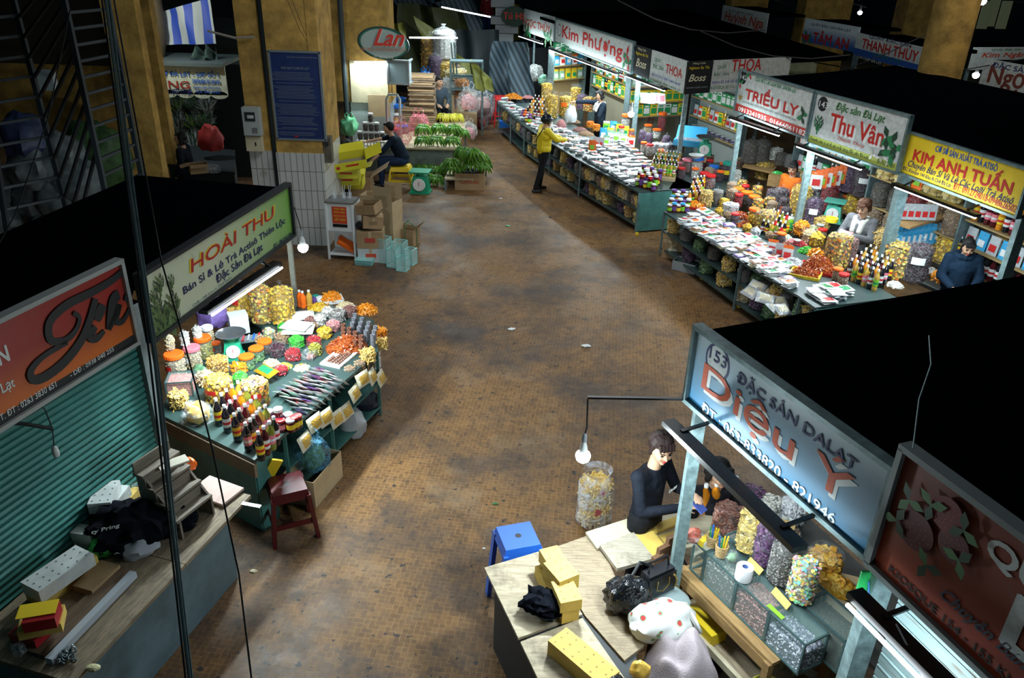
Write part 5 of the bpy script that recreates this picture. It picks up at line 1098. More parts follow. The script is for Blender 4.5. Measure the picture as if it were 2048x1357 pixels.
# ================================================================== RIGHT FOREGROUND: tables and glass cases under the blue sign
def ce(x,y,z=.75):return P(950+.3736*x,850+.3736*y,z)
def cg(x,y,z=.75):return P(1280+.3811*x,840+.3811*y,z)
PLY=wood('worn_plywood',(.34,.27,.18),(.56,.47,.33),2.5,.75,.85);PLYD=wood('dark_plank',(.20,.15,.10),(.40,.31,.20),5,.75,.6);PLYW=wood('pale_plywood',(.50,.43,.29),(.64,.56,.40),2.5,.7,.35)
FRW=wood('golden_wood',(.24,.13,.05),(.42,.26,.10),5,.6,.3)
def board(label,pts,z,th,m,name='plywood_board',cat='board'):
    c=sum((V((p[0],p[1],0)) for p in pts),V())/len(pts);mb=MB();mb.prism([(p[0]-c.x,p[1]-c.y) for p in pts],-th,0);o=mb.obj(name,m);o.location=(c.x,c.y,z);return tag(o,label,cat)
T0=[ce(50,765),ce(380,668),ce(575,1015),ce(232,1143)];board('worn plywood table board holding the black bowl',T0,.75,.02,PLY)
T1=[ce(243,1163),ce(575,1035),ce(900,1500),ce(470,1640)];board('second worn plywood table board at the bottom frame edge',T1,.75,.02,PLY)
T2=[ce(385,668),ce(600,592),ce(660,662),ce(700,690),ce(905,1180),ce(800,1260),ce(590,1020)];board('dark stained plank under the yellow cartons',T2,.745,.02,PLYD)
board('whitish plywood sheet on the far table edge',[ce(592,575,.775),ce(888,480,.775),ce(945,530,.775),ce(655,662,.775)],.775,.02,PLYW)
board('dirty grey board between the table and the wooden steps',[ce(668,645,.80),ce(850,575,.80),ce(960,715,.80),ce(760,770,.80)],.80,.03,wood('grey_plank',(.26,.23,.18),(.44,.38,.28),4,.8,.8))
board('pale wooden table board in front of the woman in black',[ce(890,482),ce(1150,395),ce(1420,360),ce(1500,560),ce(1180,700),ce(1000,640)],.75,.02,PLYW)
t=thing('table_base','dark cabinet body carrying the plywood table boards','cabinet',(0,0,0));mb=MB()
def ins(pts,k=.93):
    c=sum((V((p[0],p[1],0)) for p in pts),V())/len(pts);return [tuple((c+(V((p[0],p[1],0))-c)*k).xy) for p in pts]
mb.prism(ins([ce(60,775),ce(600,600),ce(900,1200),ce(900,1500),ce(480,1600)],.90),.02,.725);mb.obj('cabinet_body',mat('dark_cabinet',(.018,.022,.024),rough=.6),t)
mb=MB();a=ce(1150,420);b=ce(1420,390);
for p in (ce(920,500),ce(1400,400),ce(1190,690)):mb=MB();mb.box((p.x,p.y,.365),(.05,.05,.73));mb.obj('leg',FRW,t)
# cartons of punched yellow card
def bl(label,a,b,w,z,h,m=YC,dots=YCD,side=-1):return block(label,ce(*a,z+h),ce(*b,z+h),w,z,h,m,dots,side)
bl('long yellow carton at the bottom of the crossed pile',(408,735),(560,985),.125,.75,.10);bl('yellow carton lying across the pile toward the bags',(440,645),(505,745),.14,.855,.105)
bl('upper yellow carton bridging the crossed pile',(470,700),(560,800),.16,.852,.12);bl('short yellow carton nearest the long one in the pile',(520,820),(575,935),.15,.853,.09)
bl('big long punched yellow carton lying near the frame bottom',(490,1085),(775,1320),.165,.75,.12)
for k,(q,z) in enumerate([([(845,572),(935,540),(1020,650),(950,715)],.782),([(935,542),(1085,487),(1110,520),(975,575)],.79),([(985,592),(1115,550),(1150,620),(1035,640)],.785)]):
    board('flattened yellow carton sheet, %s of three on the table' % ('left','far','right')[k],[ce(x,y,z) for x,y in q],z,.02,YC,'flat_carton','box')
for k,(x,y,h) in enumerate([(1045,690,.17),(1000,720,.12),(975,745,.08)]):p=ce(x,y);mb=MB();mb.box((0,0,h/2),(.10,.035,h));o=mb.obj('wood_step',wood('red_brown_wood',(.10,.045,.02),(.20,.10,.05)));o.location=p;o.rotation_euler=(0,0,.6);tag(o,'reddish-brown wooden step piece beside the steel post, %s' % ('tallest','middle height','lowest')[k],'wood piece')
# black bowl with cloth
t=thing('black_bowl','black bowl with a crumpled black cloth on the table corner','bowl',ce(390,1020));mb=MB();mb.lathe([(.05,0),(.09,.03),(.115,.075),(.12,.08),(.105,.07),(.05,.02)],n=28);mb.obj('bowl',mat('black_bowl',(.012,.016,.018),rough=.25),t,True)
mb=MB();crumple(mb,(-.025,.03,.085),(.14,.11,.065),4,34,.5,2.8,flat=.5);mb.obj('cloth',mat('black_cloth',(0,0,0)),t,True)
# bags and coat
BKB=mat('black_bin_bag',(.006,.007,.009),rough=.16,bump=1.,bscale=22)
plastic_bag('large shiny black bin bag beside the stool',ce(815,985),.155,BKB,3,False,h=.95)
plastic_bag('black bin bag cut off by the bottom frame edge',ce(700,1450),.12,BKB,8,False,h=.6)
t=thing('handbag','black leather handbag with gold chain on the pale stool','handbag',ce(965,890,.78),.55);mb=MB();mb.box((0,0,.10),(.26,.10,.20),top=.85);mb.box((0,-.052,.12),(.24,.01,.12));mb.obj('bag_body',mat('black_leather',(.006,.007,.010),rough=.3),t)
mb=MB();mb.tube([(-.09,0,.19),(-.07,0,.29),(.07,0,.29),(.09,0,.19)],.008,8);mb.obj('handle',mat('black_leather',(0,0,0)),t);GOLD=mat('gold_metal',(.65,.45,.14),rough=.25,metal=.9)
mb=MB();mb.tube([(-.05,-.065,.16),(-.06,-.07,.09),(0,-.07,.06),(.05,-.07,.10),(.05,-.065,.16)],.004,6);mb.tube([(.10,-.06,.15),(.13,-.06,.10),(.12,-.06,.04),(.15,-.06,.02)],.007,6);mb.obj('gold_chain',GOLD,t)
mb=MB();mb.tube([(-.02,.04,.2),(-.10,.08,.24),(-.2,.04,.18)],.012,8);mb.obj('strap',mat('black_leather',(0,0,0)),t)
t=thing('wooden_stool','wooden stool with pale blue plastic-wrapped cushion beside the steel post','stool',ce(1005,985,.0),.5)
p=ce(1005,955,.70);t.location=(p.x,p.y,0)
mb=MB();crumple(mb,(0,0,.70),(.20,.16,.05),2,22,.12,1.5);mb.obj('cushion',mat('pale_blue_plastic',(.36,.45,.46),rough=.35,bump=.5,bscale=14),t,True)
for a,b in ((-1,-1),(1,-1),(1,1),(-1,1)):mb=MB();mb.box((a*.15,b*.11,.33),(.04,.04,.66));mb.obj('leg',FRW,t)
mb=MB();mb.box((0,0,.655),(.34,.26,.03));mb.box((0,-.11,.4),(.3,.02,.04));mb.obj('seat_frame',FRW,t)
def berry_cloth():
    m=bpy.data.materials.new('berry_print');m.use_nodes=True;nt=m.node_tree;b=nt.nodes['Principled BSDF'];L=nt.links.new;tc=nt.nodes.new('ShaderNodeTexCoord')
    v=nt.nodes.new('ShaderNodeTexVoronoi');v.inputs['Scale'].default_value=13;L(tc.outputs['Object'],v.inputs['Vector']);r=nt.nodes.new('ShaderNodeValToRGB');r.color_ramp.interpolation='CONSTANT';e=r.color_ramp.elements
    e[0].color=(.60,.05,.06,1);e[1].position=.27;e[1].color=(.70,.70,.68,1);x=e.new(.20);x.color=(.12,.35,.14,1);L(v.outputs['Distance'],r.inputs['Fac']);L(r.outputs['Color'],b.inputs['Base Color']);return m
t=thing('print_bag','white cloth bag with red berry print lying open','bag',ce(985,1110,.72),.3);mb=MB();crumple(mb,(0,0,.10),(.22,.14,.13),6,34,.22,1.8,flat=.75);mb.obj('bag_body',berry_cloth(),t,True)
mb=MB();mb.lathe([(.06,0),(.085,.015),(.09,.03)],(.20,-.05,.08),20,R=Matrix.Rotation(1.2,3,'Y'),closed=False);mb.obj('bag_mouth',SWHITE,t,True);mb=MB();crumple(mb,(.17,-.04,.07),(.06,.05,.04),3);mb.obj('contents',mat('pale_yellow',(.5,.5,.28)),t)
t=thing('coat','greyish pink woollen coat thrown over boxes at the frame bottom','coat',ce(1085,1390,.50),.4)
mb=MB()
def coat(u,v):
    x=(u-.5)*.60;y=(v-.5)*.50;r=min(1,(abs(u-.5)*2)**3+(abs(v-.5)*2)**3);z=.30-.30*r+.07*math.sin(9*x+5*y+1)*(1-r)+.05*mnoise.noise(V((x*6,y*6,2)))+.05*(1-r)*math.sin(16*(x*.5-y)+4*mnoise.noise(V((x*4,y*4,0))))+.025*(1-r)*math.sin(30*(x+.4*y)+5*mnoise.noise(V((x*5,y*5,7))));return V((x*(1-.15*r),y*(1-.15*r),z))
mb.grid(coat,80,64,thick=.012);CW=mat('grey_pink_wool',(.40,.33,.35),rough=.95,bump=.3,bscale=120);mb.obj('cloth',CW,t,True)
plastic_bag('small golden bag of snacks at the bottom frame edge',ce(880,1350,.75),.06,C('gold'),4,False)
stool('bright blue plastic stool beside the plywood table',ce(205,1000,0).lerp(P(1035,1200,0),.5),.3,mat('blue_plastic',(.02,.12,.55),rough=.35),.72,.34)
# hanging clear bag of noodles, on the floor beyond
p=P(1186,1045);t=thing('noodle_bag','big clear carrier bag holding packs of noodles, standing on the floor','bag',p,.2)
mb=MB();mb.lathe([(.13,0),(.165,.04),(.17,.28),(.155,.46),(.10,.55),(.13,.60)],n=26,closed=False);mb.v=[(x*(1+.12*mnoise.noise(V((x*5,y*5,z*5)))),y*(1+.12*mnoise.noise(V((x*5,y*5+3,z*5)))),z) for x,y,z in mb.v];mb.obj('bag_body',film('noodle_film',(.85,.9,1),.33,bump=.9,bscale=10),t,True)
for k,(c,z) in enumerate((('paleroot',.03),('strips',.15),('paleroot',.27),('strips',.39))):mb=MB();cyl_pile(mb,.125,.075,'stick',.028,130,z,.1,sy=.8);mb.obj('noodle_pack',CM[c],t)
mb=MB();mb.box((0,-.115,.20),(.05,.006,.07));mb.box((.02,-.12,.42),(.05,.006,.04));mb.obj('pack_label',RED,t)
plastic_bag('brown paper-like snack bag on the wood next to the post',ce(870,1340),.05,CARDL,1,False)
# bottles and baskets around the post
for k,(x,y) in enumerate([(1215,468),(1270,462)]):
    place(('obot',),b_bottle('amber','white',None,.27,.042),ce(x,y),'tall plastic bottle of amber juice, %s of the pair before the woman in black' % ('left','right')[k],'bottle',0,'amber juice pair')
place(('obot2',),b_bottle('wine','white','pink',.27,.038),ce(1375,425),'dark juice bottle behind the pair of amber bottles','bottle',0)
# wooden stand of the glass cases
g0,g1=cg(210,790,.78),cg(680,1262,.78);gd=(g1-g0).normalized();gn=V((-gd.y,gd.x,0));rz=ang(g0,g1);GL=(g1-g0).length
t=thing('case_stand','golden wooden stand with two levels carrying the glass cases','stand',(g0.x,g0.y,0),rz)
mb=MB();mb.box((GL/2,.03,.765),(GL+.06,.07,.03));mb.box((GL/2,.0,.71),(GL+.06,.02,.08));mb.obj('front_rail',FRW,t);mb=MB();mb.box((GL/2,.34,.765),(GL+.04,.60,.02));mb.obj('top_board',FRW,t)
mb=MB();mb.box((GL/2,.16,.42),(GL,.36,.02));mb.obj('lower_board',PLYD,t);mb=MB();mb.box((GL/2,-.03,.43),(GL+.04,.03,.06));mb.obj('lower_rail',PLYW,t)
for x in (0,GL):
    for y in (.0,.6):mb=MB();mb.box((x,y,.38),(.05,.05,.76));mb.obj('leg',FRW,t)
def G(x,y,z):return V((g0.x,g0.y,0))+gd*x+gn*y+V((0,0,z))
def gxy(px,py,z):p=P(px,py,z)-V((g0.x,g0.y,0));return p.dot(gd),p.dot(gn)
ws=[.13,.31,.30,.30];x=.02;hh=.255
for k,(w,c,f) in enumerate(zip(ws,(None,'greytea','brownnut','ash'),(0,.72,.70,.60))):
    glass_case(('small empty glass case at the post end','front glass case of grey-brown tea buds','front glass case of reddish-brown nuts in the middle','front glass case of ash-grey seeds, nearest the shutter')[k],G(x+w/2,.17,.782),rz,w-.01,.20,hh,c,f,nn=900);x+=w
for k in range(3):
    glass_case('dark rear glass case, %s from the post' % ORD[k],G(.26+.36*k,.41,.782),rz,.35,.22,.27,'tea',.75,nn=200)
ZC=1.055
x0_,y0_=gxy(1491,1092,ZC)
for k,(px,py,c,r,h,lab) in enumerate([(1495,1095,'palechips',.085,.30,'clear bag of yellow ring chips on the rear glass case'),(1527,1125,'violet',.083,.30,'clear bag of dark violet dried fruit on the rear glass case'),(1556,1160,'greenleaf',.083,.29,'clear bag of pale green dried leaves on the rear glass case'),(1598,1196,'candy',.088,.29,'clear bag of pastel-coloured candies, nearest on the rear glass case')]):
    p=P(px,py,ZC+.005);place(('sk',c,r),b_sack(c if c != 'greenleaf' else 'greytea',r=r,h=h,knot=False,nn=330),p,lab,'bag',-.7)
if True:
    CM['palegreen']=ramp_mat('contents_palegreen',[(.40,.38,.18),(.5,.47,.28),(.3,.28,.12)])
p=P(1486,1157,ZC-.01);t=thing('toilet_roll','white toilet roll standing on the glass case','toilet roll',p);mb=MB();mb.lathe([(.055,0),(.057,.01),(.057,.095),(.055,.10)],n=28,closed=False)
n=28;mb.add([(.055*math.cos(2*PI*i/n),.055*math.sin(2*PI*i/n),.10) for i in range(n)]+[(.02*math.cos(2*PI*i/n),.02*math.sin(2*PI*i/n),.10) for i in range(n)],[(i,(i+1) % n,n+(i+1) % n,n+i) for i in range(n)]);mb.obj('paper',mat('tissue',(.8,.8,.82),rough=.9),t,True)
mb=MB();mb.lathe([(.02,0),(.02,.10)],n=20,closed=False);mb.obj('core',mat('blue_core',(.12,.2,.45)),t)
WK=mat('wicker',(.42,.28,.12),rough=.7)
for k,(px,py) in enumerate([(1423,1092),(1441,1112)]):
    t=thing('wicker_basket','little wicker basket of pens, %s of two on the glass case' % ('rear','front')[k],'basket',P(px,py,ZC-.01));mb=MB()
    for j in range(8):z=.008+.012*j;r=.034+.0012*j;mb.tube([(r*math.cos(2*PI*i/20)*(1+.05*(-1)**(i+j)),r*math.sin(2*PI*i/20)*(1+.05*(-1)**(i+j)),z) for i in range(21)],.005,5,caps=False)
    mb.lathe([(.03,0),(.03,.004)],n=16);mb.obj('woven_body',WK,t)
    for i in range(4):a=i*1.6+k;mb=MB();mb.bar((.012*math.cos(a),.012*math.sin(a),.01),(.03*math.cos(a),.03*math.sin(a),.15+.01*i),.009);mb.obj('pen',C(('yellow','blue','green','yellow')[i]),t)
for k,(a,b) in enumerate((((1497,1120),(1523,1146)),((1547,1180),(1578,1215)))):
    p=P(*a,ZC+.02);q=P(*b,ZC+.02);mb=MB();L=(q-p).length;mb.box((L/2,0,0),(L,.004,.05),R=Matrix.Rotation(-.6,3,'X'));o=mb.obj('price_card',mat('card_orange',(.75,.45,.10)));o.location=p;o.rotation_euler=(0,0,ang(p,q));tag(o,'orange handwritten card leaning before the %s bags' % ('violet','candy')[k],'card')
p=P(1552,1222,ZC+.0);mb=MB();mb.box((0,0,.003),(.13,.03,.004));o=mb.obj('price_card',C('lime'));o.location=(p.x,p.y,1.043);o.rotation_euler=(0,0,rz);tag(o,'lime green card inside the ash-grey seed case top','card')
plastic_bag('small knotted bag of pale beans with green label beside the baskets',P(1462,1122,ZC-.01),.045,FILMW,3,False,inner=C('palegreen'))
plastic_bag('clear bag of mixed red sweets next to the first basket',P(1385,1082,1.04),.075,FILMW,5,False,inner=mat('red_mix',(.5,.12,.08),var=.8,vscale=30),h=.6)
place(('bx','yel'),b_box(C('yellow'),C('white'),.09,.05,.05,'small_box'),P(1408,1088,1.04),'yellow packet of tools beside the wicker baskets','box',.6)
pl2=lambda kind,px,py,z,c,lab,**kw:place((kind,c,tuple(sorted(kw.items()))),(b_sack if kind == 'sack' else b_tub)(c,**kw),P(px,py,z),lab,'bag',.2)
pl2('sack',1452,1060,.80,'brownring','clear bag of brown ring sweets behind the amber bottles',r=.11,h=.20,nn=120)
pl2('sack',1502,1010,.80,'violet','shiny clear bag of purple-brown fruit at the back of the stall',r=.10,h=.14,nn=140)
pl2('sack',1535,1028,.80,'whiteflake','clear bag of white flakes behind the tube lamp',r=.10,h=.13,nn=140)
pl2('sack',1560,1085,.85,'nuts','big glossy clear bag on the rear shelf by the blue sign',r=.13,h=.12,nn=100)
pl2('tub',1580,1040,.78,'whitering','stack of white ring cups at the back of the stall',r=.09,h=.14,heap=.05,nn=120)
for k in range(5):p=P(1570+14*(k % 3),1015+16*(k//3)+5*k,.80);place(('cup',),lambda:(lambda mb:[(mb.lathe([(.028,0),(.036,.08),(.036,.085),(.03,.082),(.024,.01)],n=18),('plastic_cup',mb.mesh('plastic_cup',SWHITE,True),0))[1]])(MB()),p,'white plastic cup at the back, %s from the table' % ORD[k],'cup',0,'white plastic cups')
block('plain yellow-brown carton behind the ring chips',P(1530,1052,1.0),P(1585,1070,1.0),.16,.85,.14,mat('kraft_box',(.55,.36,.13)),None,1)
board('rear wooden shelf behind the glass cases',[G(-.1,.56,0),G(1.25,.56,0),G(1.35,1.15,0),G(-.1,1.3,0)],.78,.03,mat('dark_shelf',(.05,.05,.045)),'rear_shelf','shelf')
# crisps carton and knotted bags by the post
p=P(1655,1160,.95);t=carton('open cardboard carton heaped with orange crisps by the shutter',V((p.x+.03,p.y-.02,.66)),-.35,.34,.28,.27,CARDL,True,(1,0,0,0),fan=1.9);mb=MB();heap_pile(mb,.15,.12,.08,'chip',.034,160,.24);mb.obj('crisps',CM['crisps'],t,kind='stuff')
p=P(1655,1135,1.0);place(('crispbag',),b_sack('crisps',r=.12,h=.10,nn=90,cloudy=False,tall=1.6),V((p.x+.02,p.y+.1,.9)),'knotted clear bag of crisps standing in the cardboard carton','bag',.3)
carton('tall brown carton standing behind the glass cases',V((*P(1655,1300,.3).xy,.33)),-.9,.34,.30,.33,CARD,True,(1,0,0,1),fan=2.3);carton('lower brown carton beneath the tall one, with a white shipping label',V((*P(1655,1300,.3).xy,0)),-.9,.35,.31,.33,CARD,False,print_=WHITE)
p=P(1643,1252,.80);mb=MB();crumple(mb,(0,0,0),(.10,.08,.05),3,24,.4,2.2);o=mb.obj('torn_film',FILMW,None,True);o.location=V((p.x,p.y,.70));tag(o,'torn clear film lying on top of the tall brown carton','plastic film')
p=P(1588,1310,.6);mb=MB();mb.grid(lambda u,v:V(((u-.5)*(.10+.05*v)+.01*math.sin(9*v),.03*math.sin(u*12+v*3)*(.4+v*.6),-.28*v)),16,12,thick=V((0,.004,0)));o=mb.obj('green_rag',mat('olive_rag',(.24,.28,.14),rough=.9),None,True);o.location=V((p.x,p.y,.72));o.rotation_euler=(0,0,rz+.4);tag(o,'olive green rag hanging from the end of the case stand','rag')
# under the stand
t=thing('yellow_tub','shallow yellow tub with printed flowers on the lower shelf','tub',G(.93,.02,.43));mb=MB();mb.lathe([(.10,0),(.125,.02),(.13,.10),(.125,.10),(.118,.025)],n=30);mb.obj('tub',mat('tub_yellow',(.62,.55,.08),rough=.35),t,True);mb=MB();heap_pile(mb,.11,.11,.03,'chip',.016,40,.05);mb.obj('contents',CM['candy'],t)
block('yellow box with grey window on the lower shelf',G(.12,-.02,.55),G(.42,-.02,.55),.14,.435,.10,C('yellow'),None,1)
p=cg(455,1240,0);q=P(1425,1280,.1);t=thing('water_jug','dark blue round water container under the case stand','container',V((q.x,q.y,0)));mb=MB();mb.lathe([(.14,0),(.15,.02),(.15,.09),(.143,.10),(.15,.11),(.15,.26),(.13,.30),(.05,.31)],n=28);mb.obj('container_body',mat('dark_blue_plastic',(.008,.03,.10),rough=.2),t,True)
q=P(1400,1250,.3);plastic_bag('blue and silver snack bag under the case stand',V((q.x,q.y,.24)),.09,mat('blue_silver',(.08,.12,.35),rough=.25,var=.7,vscale=14),3,False);carton('dark box under the blue and silver snack bag',V((q.x,q.y,0)),.3,.25,.22,.235,CARD,False)
# closed pale shutter below the red sign, posts and bits
h0=RS.A+RS.d*.10-RS.n*.10;t=thing('roller_shutter','closed pale blue roller shutter with rust marks below the strawberry sign','shutter',(h0.x,h0.y,0),ang(RS.A,RS.B));mb=MB()
def rusty():
    m=mat('pale_blue_shutter',(.34,.47,.48),rough=.45);nt=m.node_tree;b=nt.nodes['Principled BSDF'];L=nt.links.new;tc=nt.nodes.new('ShaderNodeTexCoord');mp=nt.nodes.new('ShaderNodeMapping');mp.inputs['Scale'].default_value=(3,8,22);n=nt.nodes.new('ShaderNodeTexNoise');n.inputs['Scale'].default_value=1.3;n.inputs['Detail'].default_value=7
    L(tc.outputs['Object'],mp.inputs['Vector']);L(mp.outputs['Vector'],n.inputs['Vector']);r=nt.nodes.new('ShaderNodeValToRGB');e=r.color_ramp.elements;e[0].position=.55;e[0].color=(.36,.50,.51,1);e[1].position=.70;e[1].color=(.20,.13,.08,1);L(n.outputs['Fac'],r.inputs['Fac']);L(r.outputs['Color'],b.inputs['Base Color']);return m
for i in range(27):z=.04+i*.08;mb.box((.9,0,z+.03),(1.75,.012,.056));mb.tube([(.03,-.004,z+.068),(1.78,-.004,z+.068)],.010,6)
mb.obj('slats',rusty(),t)
mb=MB();mb.box((0,0,.07),(.05,.012,.14));o=mb.obj('green_plate',mat('plate_green',(.02,.50,.12)));q=P(1725,1155,2.08);o.location=RS.A-RS.n*.02+V((-.02,0,-.20));o.rotation_euler=(0,0,ang(RS.A,RS.B)+1.3);tag(o,'small bright green plate at the top of the post','plate')
mb=MB();q=RS.A+V((.0,0,-.1));mb.tube([q+RS.d*.02,q+RS.d*.06+V((0,0,-.12)),q+RS.d*.16+RS.n*.04+V((0,0,-.14)),q+RS.d*.3+V((0,0,-.06))],.004,6);tag(mb.obj('blue_wire',mat('blue_wire',(.04,.2,.6))),'thin blue wire looping by the red sign bracket','cable')
mb=MB();q=RSa+RS.d*.25+V((0,0,.08));mb.tube([q,q+RS.d*.25+RS.n*.03+V((0,0,-.10)),q+RS.d*.45+V((0,0,-.06)),q+RS.d*.7+V((0,0,-.12))],.004,6);tag(mb.obj('white_wire',WHITE),'thin white wire above the tube lamp of the red sign','cable')
# ================================================================== RIGHT ROWS
ZB=.78
def cb(x,y,z=ZB):return P(980+.28*x,100+.28*y,z)
def cc(x,y,z=ZB):return P(1320+.2505*x,300+.2505*y,z)
def cd(x,y,z=ZB):return P(1600+.2358*x,300+.2358*y,z)
GT=mat('counter_grey_green',(.035,.06,.058),rough=.4,var=.2)
def long_deck(label,pts,depth,z,shelf_z=(.42,.12),endm=TEAL,ends=True):
    """counter along a front line of world points (near end first), going inward by depth; open front with shelves"""
    c=V((pts[0].x,pts[0].y,0));t=thing('display_counter',label,'counter',c);q=[V((p.x,p.y,0))-c for p in pts]
    d=(q[-1]-q[0]).normalized();n=V((d.y,-d.x,0))*depth
    if n.x < 0:n=-n
    back=[p+n for p in q];poly=[(p.x,p.y) for p in q]+[(p.x,p.y) for p in reversed(back)]
    mb=MB();mb.prism(poly,z-.03,z);mb.obj('counter_top',GT,t)
    for sz in shelf_z:
        mb=MB();mid=[p+n*.45 for p in q];mb.prism([(p.x+n.x*.02,p.y+n.y*.02) for p in q]+[(p.x,p.y) for p in reversed(mid)],sz,sz+.02);mb.obj('shelf_board',GT,t)
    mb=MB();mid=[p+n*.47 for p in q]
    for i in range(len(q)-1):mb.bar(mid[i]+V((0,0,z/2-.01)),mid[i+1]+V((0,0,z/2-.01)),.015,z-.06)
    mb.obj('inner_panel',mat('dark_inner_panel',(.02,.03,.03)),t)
    if ends:
        for p,e in ((q[0],'end_panel'),):mb=MB();mb.bar(p+V((0,0,z/2)),p+n+V((0,0,z/2)),.02,z-.06);mb.obj(e,endm,t)
    L=0
    for i in range(len(q)-1):
        s=(q[i+1]-q[i]).length;k=max(1,round(s/1.7))
        for j in range(k+(i == len(q)-2)):p=q[i].lerp(q[i+1],j/k);mb=MB();mb.box((p.x+n.x*.02,p.y+n.y*.02,z/2),(.03,.03,z-.04));mb.obj('leg',STEEL,t)
    return t,c,q,n
B3,B2,B1_,B0=P(1277,384,ZB),P(1159,321,ZB),P(1047,251,ZB),P(996,208,ZB)
tB,cB,qB,nB=long_deck('long market counter of the far right row, covered with snack packets',[B3,B2,B1_,B0],1.25,ZB)
C0,C1,C2,C3=P(1327,423,ZB),P(1480,523,ZB),P(1597,592,ZB),P(1700,665,ZB)
tC,cC,qC,nC=long_deck('long market counter of the middle right row, crowded with dried fruit',[C2+(C3-C2)*.35,C2,C1,C0],1.25,ZB)
def field(Q,nu,nv,desc,group,st=1,rot=0.,vs=(0,1,2,3,4,9),sc=1.):
    d=(Q[1]-Q[0]).to_2d();a=math.atan2(d.y,d.x);lo=MB();h=.022*sc
    for i in range(nu):
        for j in range(nv):
            p=bil(Q,(i+.5+rnd.uniform(-.12,.12))/nu,(j+.5)/nv);n=st+rnd.randint(0,2);v=vs[(i*3+j*2+(i//3)) % len(vs)]
            for k in range(n):pillow(lo,.13*sc,.17*sc,h,c=(p.x-Q[0].x,p.y-Q[0].y,h*.9*k),seed=k,mi=v % 3,R=Matrix.Rotation(a+rnd.uniform(-.3,.3),3,'Z'))
            packet(V((p.x,p.y,p.z+.003+h*.9*n)),v,f'{desc}, {ORD[i]} from the near end, {ORD[j]} row in',0,group,sc,(rnd.uniform(-.12,.12),rnd.uniform(-.1,.1),a+rot+rnd.uniform(-.25,.25)))
    o=lo.obj('snack_packets',[PKM['white'],PKM['silver'],PKM['cream']],None,True);o.location=(Q[0].x,Q[0].y,Q[0].z+.002);tag(o,'lower layers of packets, under each '+desc,'packets',None,'stuff')
field([P(1268,378,ZB),P(1166,320,ZB),P(1218,266,ZB),P(1312,332,ZB)],11,6,'far-row snack packet','snack packets on the far right counter',1,vs=(1,1,0,4,1,3),sc=1.12)
field([P(1160,316,ZB),P(1052,250,ZB),P(1078,236,ZB),P(1190,290,ZB)],11,3,'packet by the yellow-clad shopper','packets near the shopper',1,vs=(0,1,4,3,5),sc=1.15)
field([P(1046,248,ZB),P(998,208,ZB),P(1010,198,ZB),P(1062,232,ZB)],9,2,'packet at the far row end','packets at the far end of the right row',1,vs=(1,0,4,6),sc=1.15)
field([cc(1080,1150),cc(150,590),cc(330,490),cc(1020,880)],15,5,'middle-row snack packet','snack packets on the middle right counter',1,vs=(3,0,7,10,8,1,9,4,5),sc=1.1)
def many(pts,key,bld,desc,cat,group,fn,z=ZB,rz=None):
    for i,(x,y) in enumerate(pts):place(key,bld,fn(x,y,z),f'{desc}, {ORD[i % 24]} of the cluster',cat,rnd.uniform(-.8,.4) if rz is None else rz,group)
def grid_pts(q,nu,nv):return [tuple(np.array(q[0])+(np.array(q[1])-np.array(q[0]))*(i+.5)/nu+(np.array(q[2])-np.array(q[0]))*(j+.5)/nv) for j in range(nv) for i in range(nu)]
def bottles(q,nu,nv,cols,fn,where,group,z=ZB,h=.26,labs=('white','lime','yellow','pink')):
    for k,(x,y) in enumerate(grid_pts(q,nu,nv)):
        c=cols[(k*3+k//nu) % len(cols)];lb=labs[(k+k//nu) % len(labs)];i,j=k % nu,k//nu
        place(('bt',c,lb,round(h*100)),b_bottle(c,'white',lb,h,.034),fn(x,y,z),f'{LB[c]} bottle {where}, {ORD[j]} row, {ORD[i]} along','bottle',rnd.uniform(-.9,.4),group)
def jam(q,nu,nv,fn,where,group,z=ZB,hs=(.12,.15),lids=('white','violet','sky','red')):
    for k,(x,y) in enumerate(grid_pts(q,nu,nv)):
        lid=lids[(k*2+k//nu) % len(lids)];h=hs[k % len(hs)];lb=('lime','violet','yellow')[k % 3]
        def bj(lid=lid,h=h,lb=lb):
            mb=MB();r=.044;mb.lathe([(r*.92,0),(r,.01),(r,h*.8),(r*.85,h*.9)],n=14);o=[('jam_jar',mb.mesh('jam_jar',LIQ['wine'],True),0)]
            mb=MB();mb.lathe([(r*1.0,h*.84),(r*1.0,h),(r*.9,h*1.02)],n=14);o.append(('jar_lid',mb.mesh('jar_lid',C(lid),True),0));mb=MB();mb.lathe([(r*1.02,h*.2),(r*1.02,h*.65)],n=14,closed=False);o.append(('jar_label',mb.mesh('jar_label',C(lb),True),0));return o
        place(('jam2',lid,h,lb),bj,fn(x,y,z),f'{lid}-lidded jam jar {where}, {ORD[k//nu]} row, {ORD[k % nu]} along','jar',rnd.uniform(-1,.5),group)
def PX(x,y,z=ZB):return P(x,y,z)
